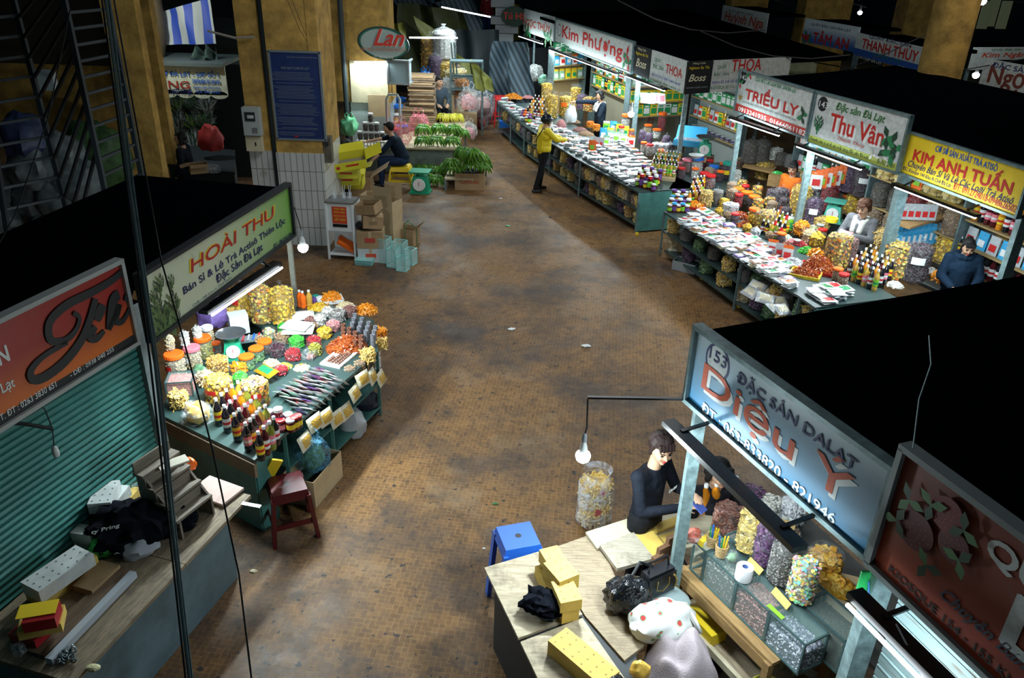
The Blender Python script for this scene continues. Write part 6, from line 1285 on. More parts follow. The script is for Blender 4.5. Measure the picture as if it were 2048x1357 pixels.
# far row (B)
bottles([(1298,352),(1348,358),(1312,318)],8,4,['gold','wine','black','olive','black','amber'],PX,'on the far-row corner crate','bottles on the far-row corner crate',ZB+.06,.24,('lime','white','lime'))
mb=MB();q=[P(1293,358,ZB),P(1350,364,ZB),P(1358,322,ZB),P(1308,316,ZB)];mb.prism([(p.x,p.y) for p in q],ZB+.0,ZB+.055);tag(mb.obj('bottle_crate',CARDL),'flat cardboard crate under the corner bottles of the far row','crate')
jam([(1268,374),(1308,386),(1284,350)],5,4,PX,'on the far-row corner','jam jars on the far-row corner',ZB,(.13,.24),('white','violet','red','white'))
bottles([(1050,238),(1093,244),(1068,208)],6,5,['black','black','amber','gold','wine'],PX,'beside the tall yellow chip bags','bottles beside the tall chip bags',ZB,.28,('white','yellow','white'))
jam([(1040,240),(1060,250),(1046,225)],4,3,PX,'at the far counter front','jam jars at the far counter front',ZB,(.12,.16),('violet','white','orange'))
for k,(x,y,c,r,h,lab) in enumerate([(1101,236,'chips',.17,.55,'tall yellow chip bag nearest the helmeted shopper'),(1130,232,'chips',.17,.48,'tall yellow chip bag with orange label beside the seller'),(1093,205,'chips',.16,.50,'tall yellow chip bag behind the nearest one at the bottles'),(1150,214,'chips',.14,.50,'slim yellow chip bag by the wooden back panel'),(1163,218,'violet',.15,.36,'bag of violet dried fruit beside the reaching seller'),(1177,222,'mixchips',.16,.34,'bag of mixed chips just left of the reaching seller')]):
    place(('sk',c,r,h,k == 1),b_sack(c,r=r,h=h,lab='orange' if k in (1,5) else None,nn=260,knot=k > 3,tall=1.0),P(x,y,ZB),lab,'bag',-.3)
for k,(x,y,c,rx,h,n,tr,lab) in enumerate([(1026,196,'orangestrips',.26,.12,150,None,'heap of orange fruit strips at the far end of the row'),(1042,186,'chips',.20,.10,90,None,'yellow heap behind the orange strips'),(1056,196,'pinkfruit',.18,.08,80,None,'pale pink heap beside the far bottles'),(1048,178,'redfruit',.2,.1,80,None,'red heap at the back of the far row'),(1160,262,'brownnut',.2,.09,110,None,'heap of brown nuts behind the white carrier bag'),(1172,270,'nuts',.2,.09,110,None,'heap of light nuts in front of the seller'),(1122,252,'pinkfruit',.14,.16,90,None,'pink heap left of the white carrier bag')]):
    place(('hpB',c,rx),b_heap(c,rx,rx*.8,h,n,tr),P(x,y,ZB),lab,'snack heap',-.3)
plastic_bag('clear bag of speckled sweets standing at the far row end',P(1047,170,ZB),.20,FILMW,3,False,inner=CM['brownnut']);plastic_bag('pile of white-and-black packs at the far row end',P(1070,162,ZB),.24,mat('speckled_pack',(.5,.52,.5),var=.9,vscale=25),6,False);plastic_bag('green and clear bags behind the far row heaps',P(1086,172,ZB),.16,mat('green_pack',(.2,.45,.3),var=.7,vscale=20),9,False)
for k,(x,y,c,lid,r,h,lab) in enumerate([(1295,268,'palenuts','orange',.10,.20,'low jar with orange lid right of the lit bulb'),(1312,276,'whiteflake','orange',.10,.19,'low jar with orange lid in front of the red jar'),(1322,262,'redfruit','orange',.10,.40,'tall jar of dark red fruit with orange lid'),(1298,254,'brownnut','cream',.10,.36,'tall jar of brown nuts with cream lid'),(1250,262,'whiteflake','orange',.11,.36,'tall pale jar left of the lit bulb'),
    (1372,344,'brownnut','pink',.11,.24,'jar of brown nuts with pink lid near the corner post'),(1392,348,'whiteflake','blue',.12,.30,'large clear jar with blue lid and white bowl'),(1425,356,'redfruit','blue',.10,.22,'jar of red fruit with blue lid at the row gap'),(1452,358,'darkfruit','teal',.11,.30,'dark jar with turquoise lid and yellow label'),
    (1232,262,'whiteflake','teal',.08,.16,'small jar with teal lid beside the seller'),(1180,254,'orangestrips','orange',.08,.12,'small orange-lidded jar before the seller'),(1192,260,'orangestrips','orange',.08,.12,'second small orange-lidded jar before the seller')]):
    place(('jB',c,lid,r,h),b_jar(c,lid,r,h,.9,'yellow' if 'turquoise' in lab else None,nn=70),P(x,y,ZB),lab,'jar',-.3)
PCH=[('white','orange','red'),('lime','white','green'),('sky','sky','white'),('palegreen','yellow','white'),('silver','silver','red'),('yellow','yellow','green'),('white','palegreen','lime'),('orange','orange','lime')]
def pouch(loc,v,lab,rz,group,sc=1.):a,b,c=PCH[v % len(PCH)];return place(('po',v % len(PCH)),b_pouch(PKM[a],PKM[b],C(c)),loc,lab,'pouch',rz,group,sc)
for k,(x,y) in enumerate([(1184,302),(1192,296),(1200,296),(1212,292),(1206,276),(1220,276),(1232,284),(1238,268),(1250,272),(1226,262),(1246,288),(1212,262),(1262,292)]):pouch(P(x,y,ZB),[7,4,4,6,2,3,6,5,5,2,6,1,0][k],f'standing snack pouch before the lit bulb, {ORD[k]} from the aisle',-.25,'standing pouches before the lit bulb',1.15)
for k,(x,y) in enumerate([(1338,322),(1348,326),(1358,322),(1350,318)]):place(('cone2',),b_sack('greenleaf',r=.05,h=.15,nn=50,cloudy=True),P(x,y,ZB+.1),f'slim white bag of green leaves by the corner post, {ORD[k]}','bag',0,'slim bags by the corner post')
for k,(x,y,c) in enumerate([(1312,306,'whitering'),(1326,308,'whitering'),(1338,306,'darkfruit')]):place(('st',c),b_sack(c,r=.10,h=.20,nn=120,cloudy=True),P(x,y,ZB),('left','right','dark')[k]+' bag of stacked sweets beside the corner bottles','bag',0)
kitchen_scale('green kitchen scale standing on a dark box at the corner stall',P(1408,312,ZB+.2),-.3,1.3);carton('dark red box under the corner stall scale',P(1408,340,ZB-.05),-.25,.32,.28,.28,mat('dark_red_box',(.08,.01,.012)),False)
t=thing('tool_case','open bright blue plastic case on the corner stall','case',P(1378,290,ZB+.2),-.35);mb=MB();mb.box((0,0,.06),(.62,.36,.12));mb.obj('case_body',C('sky'),t);mb=MB();mb.box((0,.20,.20),(.62,.03,.34),R=Matrix.Rotation(-.7,3,'X'));mb.obj('lid',C('sky'),t);mb=MB();mb.box((0,0,.122),(.56,.30,.01));mb.obj('contents',mat('tool_mix',(.3,.3,.32),var=.9,vscale=20),t)
t=thing('bowl','white bowl on the blue-lidded jar of the corner stall','bowl',P(1392,318,ZB+.30));mb=MB();mb.lathe([(.06,0),(.15,.08),(.14,.08),(.05,.015)],n=24);mb.obj('bowl_body',SWHITE,t,True)
t=thing('pink_basket','pink plastic basket next to the corner bottles','basket',P(1362,335,ZB+.04),-.3);mb=MB();mb.box((0,0,.05),(.30,.18,.10));mb.obj('basket_body',C('pink'),t)
# shelf walls
def shelf(label,a,b,levels,h,fills,depth=.22,wallm=None,desc='',group='',zt=None,gap=.0,big=1.):
    a=V(a);b=V(b);t=thing('shelf_unit',label,'shelf',V((a.x,a.y,0)),ang(a,b));L=(b-a).xy.length;zt=zt or levels[-1]+h
    if wallm:mb=MB();mb.box((L/2,depth+.01,(zt+.1)/2),(L,.02,zt-.1));mb.obj('back_panel',wallm,t)
    for z in levels:mb=MB();mb.box((L/2,depth/2,z-.012),(L,depth,.024));mb.obj('shelf_board',mat('shelf_wood',(.35,.24,.10),rough=.6),t)
    for x in (0,L):mb=MB();mb.box((x,depth/2,zt/2),(.03,depth,zt));mb.obj('side_post',STEEL,t)
    d=(b-a).normalized();n=V((-d.y,d.x,0));rz=ang(a,b)
    for li,z in enumerate(levels):
        f=fills[li % len(fills)];x=.08
        while x < L-.07:
            kind=f[int(x*7) % len(f)];w={'box':.15,'pouch':.16,'bottle':.085,'sack':.26,'stack':.17,'pink':.3}[kind[0]]*big
            if x+w/2 > L-.02:break
            p=V((a.x,a.y,0))+d*(x+w/2-.04)+n*.10+V((0,0,z));lab=f'{kind[-1]} {desc}, {("lower", "middle", "upper", "top")[li]} shelf, {ORD[int(x/w) % 24]} along'
            if kind[0] == 'box':place(('bx',kind[1],kind[2]),b_box(C(kind[1]),C(kind[2]),.145,.06,.21),p,lab,'box',rz,group,big)
            elif kind[0] == 'pouch':pouch(p,kind[1],lab,rz,group,big)
            elif kind[0] == 'bottle':place(('bt',kind[1],kind[2],26),b_bottle(kind[1],'white',kind[2],.26,.034),p,lab,'bottle',rz,group,big)
            elif kind[0] == 'sack':place(('sksh',kind[1]),b_sack(kind[1],r=.11,h=.26,nn=150),p,lab,'bag',rz,group,big)
            elif kind[0] == 'stack':
                for q in range(3):packet(p+V((0,0,.03*q)),7 if q % 2 else 4,lab+f', {ORD[q]} up',rz,group)
            x+=w
    return t
TB=('box','yellow','green','yellow and green tea box');GB=('box','green','white','green tea box');LBx=('box','lime','white','lime tea box');WB=('box','white','green','white and green tea box');OB=('box','orange','white','orange tea box');SB=('box','sky','white','light blue tea box')
wp=mat('wood_panel',(.50,.36,.17),rough=.6)
shelf('wooden shelf unit facing the camera behind the tall chip bags',P(1106,176,1.15),P(1170,170,1.15),(1.35,1.72,2.02),.3,([('pouch',3,'green and white pouch'),('pouch',5,'yellow pouch')],[('pouch',2,'light blue pouch'),('pouch',2,'light blue pouch'),('pouch',0,'white pouch')],[GB,WB]),.25,wp,'behind the tall chip bags','goods behind the tall chip bags',2.2,big=1.35)
shelf('shelf unit running along the row behind the seller',P(1180,172,1.2),P(1252,204,1.2),(1.25,1.60,1.92),.3,([GB,TB,('bottle','black','yellow','dark bottle'),TB],[('bottle','black','white','dark bottle'),('bottle','amber','white','amber bottle'),GB,WB],[TB,WB,GB,('pouch',5,'yellow pouch')]),.25,mat('dim_back2',(.3,.28,.2)),'behind the reaching seller','goods behind the reaching seller',2.2,big=1.3)
shelf('shelf unit of green and yellow tea boxes facing the camera',P(1256,236,1.08),P(1372,231,1.08),(1.10,1.42,1.78),.3,([WB,TB,WB,GB,TB],[TB,TB,('pouch',5,'yellow pouch'),TB],[('pouch',3,'green pouch'),WB]),.25,mat('dim_back',(.25,.26,.20)),'between the two corner posts','tea boxes between the corner posts',2.2,big=1.25)
shelf('shelf unit running along the row at the corner stall',P(1378,232,1.08),P(1472,268,1.08),(.82,1.12,1.56),.3,([('stack','stacked sweet packet')],[('pouch',4,'silver pouch'),('pouch',0,'white pouch'),OB,TB,('bottle','gold','yellow','tall yellow bottle')],[GB,WB,GB]),.25,mat('grey_back',(.3,.34,.32)),'at the corner stall wall','goods on the corner stall wall',2.2,big=1.25)
for k in range(6):packet(P(1288+7*k,196+1*(k % 3),1.75),5,f'pink snack packet above the tea boxes, {ORD[k]} from the left',.2,'pink packets above the tea boxes',1.3,(1.1,0,.2))
# goods stored below the front edges
def under(front,n,z,desc,group,kinds,inset=.22,big=1.):
    L=len(front)-1
    for i in range(n):
        u=(i+.75)/n*L;k=min(int(u),L-1);p=front[k].lerp(front[k+1],u-k);c=kinds[i % len(kinds)]
        nn_=nB.normalized()
        place(('us',c),b_sack(c,r=.10,h=.20,nn=110),V((p.x,p.y,z))+nn_*inset,f'{desc}, {ORD[i % 24]} from the near end','bag',rnd.uniform(-1,1),group,big,(rnd.uniform(-.2,.2),rnd.uniform(-.2,.2),rnd.uniform(-1,1)))
under([B3,B2],14,.44,'stored bag on the upper shelf under the far counter','bags on the upper shelf, far counter',('strips','nuts','tea','paleroot'),.16);under([B3,B2,B1_],16,.14,'stored bag on the lowest shelf under the far counter','bags on the lowest shelf, far counter',('palechips','curls','violet','tea','strips'),.2,1.1)
under([B2,B1_,B0],16,.44,'stored bag under the counter beyond the shopper','bags under the counter beyond the shopper',('greytea','violet','strips','greytea'),.16)
under([qC[0]+cC,qC[1]+cC,qC[2]+cC,qC[3]+cC],16,.44,'stored bag on the upper shelf under the middle counter','bags on the upper shelf, middle counter',('tea','greenleaf','greytea','strips'),.16);under([qC[0]+cC,qC[1]+cC,qC[2]+cC,qC[3]+cC],13,.14,'stored bag on the lowest shelf under the middle counter','bags on the lowest shelf, middle counter',('paleroot','strips','greenleaf','violet'),.2,1.15)
for k,(x,y) in enumerate([(1502,588),(1515,576),(1530,600),(1540,585),(1556,606),(1562,622),(1545,618),(1520,590)]):packet(P(x,y,.52+.04*(k % 3)),2,f'loose pack of yellow noodles below the near end of the middle counter, {ORD[k]}',-.9,'noodle packs below the middle counter',1.2,(.5,.1,-1+.3*k),True)
carton('brown carton with white label on the floor at the far end of the middle counter',P(1345,512,0),-.3,.34,.30,.28,CARD,False,print_=WHITE);carton('small grey basket-like crate under the middle counter',P(1372,540,0),-.6,.4,.26,.16,mat('grey_crate',(.28,.30,.31)),True,(0,0,0,0))
t=thing('folded_mesh','dark folded mesh panel leaning against the end of the far counter','panel',P(1325,452,0),-.15);mb=MB()
for i in range(9):mb.box((.06*i-.24,0,.2),(.015,.02,.40))
for z in (.02,.4):mb.box((0,0,z),(.54,.03,.03))
mb.obj('mesh',mat('dark_mesh',(.04,.06,.07)),t)
for k,(x,y) in enumerate([(1274,468),(1404,556),(1478,612)]):mb=MB();mb.lathe([(.03,-.015),(.035,0),(.03,.015)],n=14,R=Matrix.Rotation(PI/2,3,'X'));o=mb.obj('caster_wheel',C('yellow'));o.location=P(x,y,.036);tag(o,'yellow caster wheel under the %s' % ('near corner of the far counter','middle of the middle counter','near end of the middle counter')[k],'wheel')
# middle row (C)
jam([(1333,428),(1375,430),(1345,392)],5,4,PX,'at the far end of the middle row','jam jars at the far end of the middle row',ZB,(.13,.16),('white','violet','sky','white'))
bottles([(1372,415),(1398,412),(1384,374)],4,4,['amber','black','gold','wine'],PX,'beside the red tray','bottles beside the red tray',ZB,.24)
bottles([(1515,470),(1560,485),(1542,440)],5,4,['black','gold','red','black','olive'],PX,'in the middle of the middle row','bottles in the middle of the middle row',ZB,.23,('white','yellow','lime'))
for (kind,x,y,c,r,h,lab,kw) in [('sack',360,450,'strips',.10,.26,'bag of pale noodle strips behind the red tray',{}),('sack',448,440,'greytea',.10,.26,'grey bag beside the noodle strips',{}),('sack',505,460,'chips',.08,.14,'small bag of yellow chips in the middle row',{}),('sack',560,500,'whitering',.13,.14,'bag of grey-white ring sweets',{'cloudy':True}),
    ('sack',590,285,'whiteflake',.11,.28,'bag of white flakes behind the orange-lidded jars',{}),('sack',630,150,'nuts',.12,.2,'bag of pinkish nuts by the steel post',{}),('sack',830,640,'mixchips',.17,.30,'large clear bag of mixed chips in the middle of the row',{}),('sack',950,470,'darkfruit',.14,.34,'tall bag of dark fruit left of the tall chip bag',{}),
    ('sack',1090,570,'chips',.17,.58,'tallest bag of yellow chips in the middle row',{}),('sack',1200,620,'violet',.14,.46,'bag of violet fruit with white label',{'lab':'white'}),('sack',1240,400,'darkfruit',.13,.3,'bag of black-and-white fruit standing high',{'cloudy':True}),('sack',1330,480,'redfruit',.14,.42,'bag of red-brown fruit behind the green scale',{}),
    ('sack',1272,640,'strips',.13,.20,'knotted bag of pale strips beside the green scale',{'lab':'white'}),('sack',1165,330,'palechips',.16,.34,'pale bag of chips in front of the orange-sleeved seller',{'cloudy':True}),('sack',1390,930,'mixchips',.17,.46,'big clear bag of bright mixed chips before the woman with the scarf',{}),('sack',1480,900,'brownnut',.12,.36,'bag of dark nuts beside the scarf woman',{}),
    ('sack',820,230,'chips',.16,.30,'knotted yellow bag on the floor of the stall',{})]:
    place(('skC',c,r,h),b_sack(c,r=r,h=h,nn=240 if h > .3 else 130,**kw),cc(x,y),lab,'bag',-.4)
for (x,y,c,lid,r,h,lab) in [(735,590,'chips','orange',.09,.24,'jar of yellow chips with red-orange lid at the packet field'),(615,400,'darkfruit','orange',.10,.20,'first dark jar of the orange-lidded trio, farthest'),(680,430,'tea','orange',.10,.20,'middle dark jar of the orange-lidded trio'),(740,465,'darkfruit','orange',.10,.20,'nearest dark jar of the orange-lidded trio'),(345,280,'whiteflake','red',.10,.22,'jar with red lid behind the small bottles, left'),(392,300,'brownnut','red',.10,.22,'jar with red lid behind the small bottles, right'),(1470,480,'nuts','orange',.10,.26,'jar of brown nuts with paper label behind the scarf woman'),(1440,400,'darkfruit','red',.1,.24,'dark jar with red lid behind the green scale'),(1090,760,'redfruit','white',.05,.08,'tiny jar among the small tubs')]:
    place(('jC',c,lid,h),b_jar(c,lid,r,h,.9,None,nn=80),cc(x,y),lab,'jar',-.3)
for (x,y,c,rx,h,n,tr,lab) in [(270,460,'orangestrips',.15,.08,130,'red','red tray of orange fruit strips at the far end of the middle row'),(632,540,'redstrips',.15,.09,150,None,'heap of red-brown strips beside the white rings'),(1260,960,'redstrips',.22,.18,320,'red','red tray heaped with dark red fruit strips'),(1160,1000,'redstrips',.18,.06,110,'yellow','yellow tray of brown fruit sticks at the near end'),(1060,920,'whitering',.19,.10,130,None,'heap of grey-white ring sweets near the yellow tray'),(1000,710,'candy',.12,.08,90,None,'heap of coloured candy near the bottles'),(1060,740,'pinkfruit',.10,.06,70,None,'small pink-white heap beside the candy'),(1120,760,'redfruit',.11,.06,80,None,'small red heap in the middle row'),(1170,820,'greenfruit',.13,.09,100,None,'bright green heap of candied rings'),(1240,840,'orangestrips',.13,.09,100,None,'orange heap behind the red tray')]:
    place(('hC',c,rx),b_heap(c,rx,rx*.8,h,n,tr),cc(x,y),lab,'snack heap',-.5)
for (x,y,c,lab) in [(1120,670,'orangestrips','tub of orange strips behind the small heaps'),(1185,740,'palenuts','tub of pale nuts left of the mixed chips'),(1240,760,'chips','tub of yellow chips beside the mixed chip bag')]:place(('tC',c),b_tub(c,r=.10,h=.14,heap=.06,nn=100),cc(x,y),lab,'tub',0)
for k,(x,y,v) in enumerate([(980,560,7),(1045,640,1),(1000,300,3),(890,830,0),(950,860,4),(1010,880,0)]):pouch(cc(x,y),v,('red snack pouch among the middle row bottles','green snack pouch among the middle row bottles','pale pouch beside the trio of jars','small white pouch at the packet edge, left','small silver pouch at the packet edge','white framed card among the packets')[k],-.5,None,1.1)
kitchen_scale('green kitchen scale with white dial facing the aisle in the middle row',cc(1370,570),-.5,1.35,False,mat('scale_mint',(.10,.50,.38),rough=.3));p=cc(1370,570,ZB+.36);mb=MB();mb.lathe([(.09,0),(.09,.06),(.05,.062),(.05,.001)],n=24);o=mb.obj('tape_roll',C('yellow'),None,True);o.location=(p.x,p.y,ZB+.355);tag(o,'yellow tape roll lying on the green scale in the middle row','tape roll')
# D: yellow-sign stall
for (x,y,c,r,h,lab,kw) in [(680,930,'strips',.19,.42,'big knotted bag of golden noodle strips',{}),(790,1070,'mixchips',.19,.46,'big clear bag of colourful chips beside the noodle strips',{}),(950,1100,'darkfruit',.18,.50,'big bag of dark fruit with white label, knotted silver top',{'lab':'white','cloudy':False}),(650,430,'brownnut',.17,.40,'bag of speckled beans against the stall wall',{}),(510,390,'darkfruit',.16,.44,'dark bag with white label against the stall wall',{'lab':'white'}),(400,350,'violet',.15,.44,'dark violet bag against the stall wall',{})]:
    place(('skD',c,r,h),b_sack(c,r=r,h=h,nn=300,**kw),cd(x,y,ZB if y > 500 else 1.15),lab,'bag',-.4)
bottles([(1685,560),(1748,588),(1732,524)],6,5,['black','amber','wine','gold','black','black'],PX,'on the steps below the yellow sign','bottles on the steps below the yellow sign',ZB,.30)
field([P(1618,590,ZB),P(1650,612,ZB),P(1700,590,ZB),P(1660,570,ZB)],4,3,'flat printed packet before the stepped bottles','flat printed packets before the stepped bottles',1,vs=(1,0,9),sc=1.25)
bottles([(1868,508),(1920,530),(1900,470)],5,2,['black'],PX,'dark row behind the hooded woman','dark bottles behind the hooded woman',ZB+.15,.30,('white','yellow'))
dA,dB=P(1870,440,1.35),P(2025,500,1.35)
0 and shelf('shelf unit of syrup bottles below the yellow sign',P(1890,445,1.30),P(2040,505,1.30),(1.10,1.42,1.78),.3,([('bottle','black','white','dark syrup bottle')],[('bottle','amber','yellow','amber syrup bottle'),('bottle','wine','pink','red syrup bottle')],[('bottle','gold','yellow','golden syrup bottle'),('bottle','black','white','dark syrup bottle')]),.25,mat('grey_back',(0,0,0)),'below the yellow sign','syrup bottles below the yellow sign',2.15,big=1.2)
for k in range(10):p=P(1790,470,1.2).lerp(P(1890,455,1.2),k/9);pouch(V((p.x,p.y,1.0)),2,f'bright blue tea pouch hanging below the yellow sign, {ORD[k]} from the left',-.3,'blue pouches below the yellow sign',1.5)
for k in range(5):p=P(1802,438,1.45).lerp(P(1858,440,1.45),k/4);pouch(V((p.x,p.y,1.45)),4,f'clear pouch with yellow label on the small wood shelf, {ORD[k]}',-.2,'clear pouches on the small wood shelf',1.1)
board('small wooden wall shelf holding clear pouches below the yellow sign',[P(1788,445,1.44),P(1820,455,1.44),P(1905,430,1.44),P(1880,420,1.44)],1.44,.03,FRW,'wall_shelf','shelf')
for k in range(7):p=P(1632,365,1.4).lerp(P(1688,352,1.4),k/6);pouch(V((p.x,p.y,1.3)),7 if k % 2 else 0,f'orange and green pouch hanging by the seated seller, {ORD[k]} from the left',-.3,'hanging orange pouches',1.4)
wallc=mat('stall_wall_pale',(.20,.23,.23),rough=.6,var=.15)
def wall_panel(label,a,b,z0,z1,m):mb=MB();mb.bar((a.x,a.y,(z0+z1)/2),(b.x,b.y,(z0+z1)/2),.03,z1-z0);return tag(mb.obj('partition_panel',m),label,'panel')
n1=-TL.n;
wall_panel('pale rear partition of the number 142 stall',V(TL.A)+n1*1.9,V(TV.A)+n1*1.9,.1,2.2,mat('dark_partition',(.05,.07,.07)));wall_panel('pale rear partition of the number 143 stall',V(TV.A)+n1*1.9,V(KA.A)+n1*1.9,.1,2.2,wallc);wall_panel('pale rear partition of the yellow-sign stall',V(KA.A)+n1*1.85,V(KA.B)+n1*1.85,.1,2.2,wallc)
for k,(x,y) in enumerate([(1498,325),(1520,325)]):place(('dkb',),b_sack('tea',r=.16,h=.4,nn=120),P(x,y,1.05),('left','right')[k]+' knotted dark bag on the high shelf of the number 142 stall','bag',0)
board('high wooden shelf of the number 142 stall',[P(1485,332,1.04),P(1545,345,1.04),P(1560,325,1.04),P(1500,315,1.04)],1.04,.03,FRW,'wall_shelf','shelf')
for k,(x,y,c) in enumerate([(1560,330,'tea'),(1580,335,'greytea'),(1550,320,'whiteflake')]):place(('cb',c),b_sack(c,r=.12,h=.22,nn=100),P(x,y,1.1),('grey bag above the open drawer','dark grey bag beside the seated seller','pale bag on the stall back shelf')[k],'bag',0)
block('open wooden box behind the seated seller',P(1538,345,1.1),P(1590,352,1.1),.3,.85,.2,FRW,None,1,'wooden_box');plastic_bag('bright green plastic bag beside the seated seller',P(1552,368,.85),.12,mat('green_bag',(0,0,0)),4,False)
plastic_bag('big clear bag of orange crisps at the right frame edge',P(2010,510,ZB+.2),.30,FILMW,8,False,inner=CM['crisps']);glass_case('dark glass case beside the hooded woman',P(2000,545,.75),-.9,.5,.3,.28,'tea',.5)
N1=-TL.n;sh=lambda lab,A,B,o,lv,fl,d,big=1.2:shelf(lab,A+N1*o,B+N1*o,lv,.3,fl,.22,None,d,'goods '+d,2.1,big=big)
dk=('sack','tea','dark bag');ns=('sack','nuts','nut bag');rs=('sack','redfruit','red bag');cs=('sack','chips','chip bag');bb=('bottle','black','white','dark bottle');ab=('bottle','amber','yellow','amber bottle');sp=('pouch',4,'silver pouch');op=('pouch',7,'orange pouch')
sh('rear shelf unit of the stall with the red telephone band sign',V(TL.A),V(TL.B),1.35,(.80,1.15,1.55),([dk,ns,cs],[sp,GB,op,bb],[OB,WB,GB]),'behind the orange-sleeved seller')
sh('rear shelf unit of the stall with the lime band sign',V(TV.A),V(TV.B),1.25,(.80,1.20,1.65),([ns,cs,rs],[dk,ns,rs],[('sack','palechips','pale chip bag'),op,op]),'behind the scarf woman',1.35)
sh('rear shelf unit of the yellow-sign stall',V(KA.A),V(KA.B),1.25,(.80,1.15,1.50,1.82),([bb,('bottle','wine','white','red bottle'),bb],[sp,('pouch',2,'blue pouch'),sp],[ab,bb,('bottle','wine','pink','pink-labelled bottle')],[('pouch',3,'green pouch'),ab]),'behind the hooded woman',1.25)
pts=[C2+(C3-C2)*.40,C3+(C3-C2)*1.2];long_deck('near counter of the middle right row below the yellow sign',[pts[1],pts[0]],1.2,ZB-.02,ends=False)
# ================================================================== BANANA STALL and cartons by the pillar
ZF=.62
def cf(x,y,z=ZF):return P(640+.28*x,180+.28*y,z)
def cq(x,y,z=ZF):return P(600+.3096*x,.3096*y,z)
WT=mat('pale_table_top',(.45,.36,.22),rough=.6,var=.25)
t=deck('low wooden table of green bananas below the oval sign',[cf(240,405),cf(985,420),cf(1050,225),cf(880,225),cf(560,330),cf(300,345)],ZF,top=WT,side=mat('grey_table',(.10,.13,.13)),shelf=False)
mb=MB();a=cf(250,405)-t.location;b=cf(975,418)-t.location;mb.bar((a.x,a.y+.1,.31),(b.x,b.y+.1,.31),.03,.5);mb.obj('front_panel',mat('grey_table_panel',(.14,.18,.17),var=.3),t)
BG=ramp_mat('banana_green',[(.03,.12,.008),(.10,.28,.02),(.16,.36,.035),(.07,.21,.012)],rough=.4);BY=ramp_mat('banana_yellow',[(.50,.46,.03),(.62,.55,.05),(.34,.36,.03)],rough=.4)
def b_banana(m,n=7):
    def f():
        mb=MB()
        for row in (0,1):
            for i in range(n-row):
                t=(i/(n-1-row)-.5)*2;a=t*1.25;o=V((math.sin(a)*.045,-.015-.02*row,.155-.03*row));pts=[]
                for k in range(6):s=k/5;pts.append(o+V((math.sin(a)*.12*s,-.05*math.sin(s*2.4)*(1+.8*row)*math.cos(a*.6)-.015*s,-.125*s*s+.012*math.sin(s*3))))
                mb.tube(pts,[.010,.021,.0235,.022,.016,.005],6)
        m2=MB();m2.tube([(-.045,0,.155),(0,.01,.168),(.045,0,.155)],.016,8)
        return [('banana_bunch',mb.mesh('banana_bunch',m,True),0),('stem',m2.mesh('stem',mat('banana_stem',(.12,.10,.03)),True),0)]
    return f
def bunch(p,lab,grp,m='g',sc=1.28,rz=None):return place(('ban',m),b_banana(BG if m == 'g' else BY),p,lab,'bananas',rnd.uniform(-.35,.35) if rz is None else rz,grp,sc)
for k,(x,y,z) in enumerate([(745,325,0),(852,320,0),(965,325,0),(1010,345,0),(735,395,.0),(838,395,0),(948,400,0),(745,350,.12),(850,345,.12),(960,350,.12)]):
    bunch(cf(x,y)+V((0,0,z)),f'green banana bunch on the table, {("rear", "rear", "rear", "rear", "front", "front", "front", "raised", "raised", "raised")[k]} row, {("leftmost", "middle", "right", "rightmost", "left", "middle", "right", "left", "middle", "right")[k]}','green banana bunches on the table')
for k,(x,y) in enumerate([(885,225),(925,228),(990,225)]):bunch(cf(x,y),f'yellow-green ripe banana bunch behind the green ones, {("left", "middle", "right")[k]}','ripe banana bunches','y',1.2)
t=deck('low wooden bench under the stacked banana bunches',[cf(890,620,.3),cf(1170,620,.3),cf(1190,520,.3),cf(900,510,.3)],.26,top=WT,shelf=False,name='bench')
for k,(x,y,z) in enumerate([(905,590,.26),(960,600,.26),(1010,600,.26),(1150,590,.26),(1165,560,.3),(945,560,.5),(1075,570,.5),(1150,530,.5),(1010,500,.62),(1070,520,.66),(1130,510,.62),(1030,480,.75),(1085,490,.78)]):bunch(cf(x,y,z),f'green banana bunch in the leaning stack above the printed carton, {ORD[k]} from the bottom','stacked banana bunches','g',1.28)
for k,(x,y) in enumerate([(725,600),(800,600),(838,612),(770,670),(840,680)]):bunch(cf(x,y,0),f'green banana bunch on the floor behind the green scale, {ORD[k]} from the left','banana bunches on the floor','g',1.35)
t=carton('brown carton with red lettering at the foot of the banana stack',cf(1070,700,0),.02,.62,.4,.36,CARD,True,(0,0,0,0));text_obj(t,'CanLan',-.2,.2,.16,.24,-.215,mat('print_red',(.45,.05,.03)),.01);plastic_bag('black plastic liner sticking out of the printed carton',cf(1070,700,0)+V((0,0,.26)),.17,BKB,2,False,h=.6)
kitchen_scale('green platform scale on the floor in front of the bananas',cf(720,730,0),-.1,1.75,False)
# shelf behind: cardboard stack, cabinet, bags
t=thing('cardboard_stack','tall stack of flattened cardboard beside the hanging cabinet','cardboard stack',V((PY(833,230,FY+.9).x+.15,FY+.9,.02)),.05)
for k in range(34):mb=MB();mb.box((rnd.uniform(-.03,.03)-.22*(k < 20),rnd.uniform(-.03,.03),.03+k*.052),((1.1 if k < 20 else .62),.6,.040),rnd.uniform(-.04,.04));mb.obj('cardboard_sheet',mat('old_cardboard',(.22,.15,.09),var=.3) if k % 3 else CARD,t)
p=PY(797,168,FY-.25);t=thing('wall_cabinet','small aluminium and glass cabinet hanging beside the cream wall','cabinet',(p.x,FY-.25,p.z),-.1);hh=PY(797,122,FY-.25).z-p.z
mb=MB();mb.box((0,.2,hh/2),(.44,.38,hh-.04));mb.obj('cabinet_body',mat('cabinet_grey',(.25,.30,.33),rough=.3),t);mb=MB()
for x in (-.24,.24):mb.box((x,0,hh/2),(.04,.04,hh))
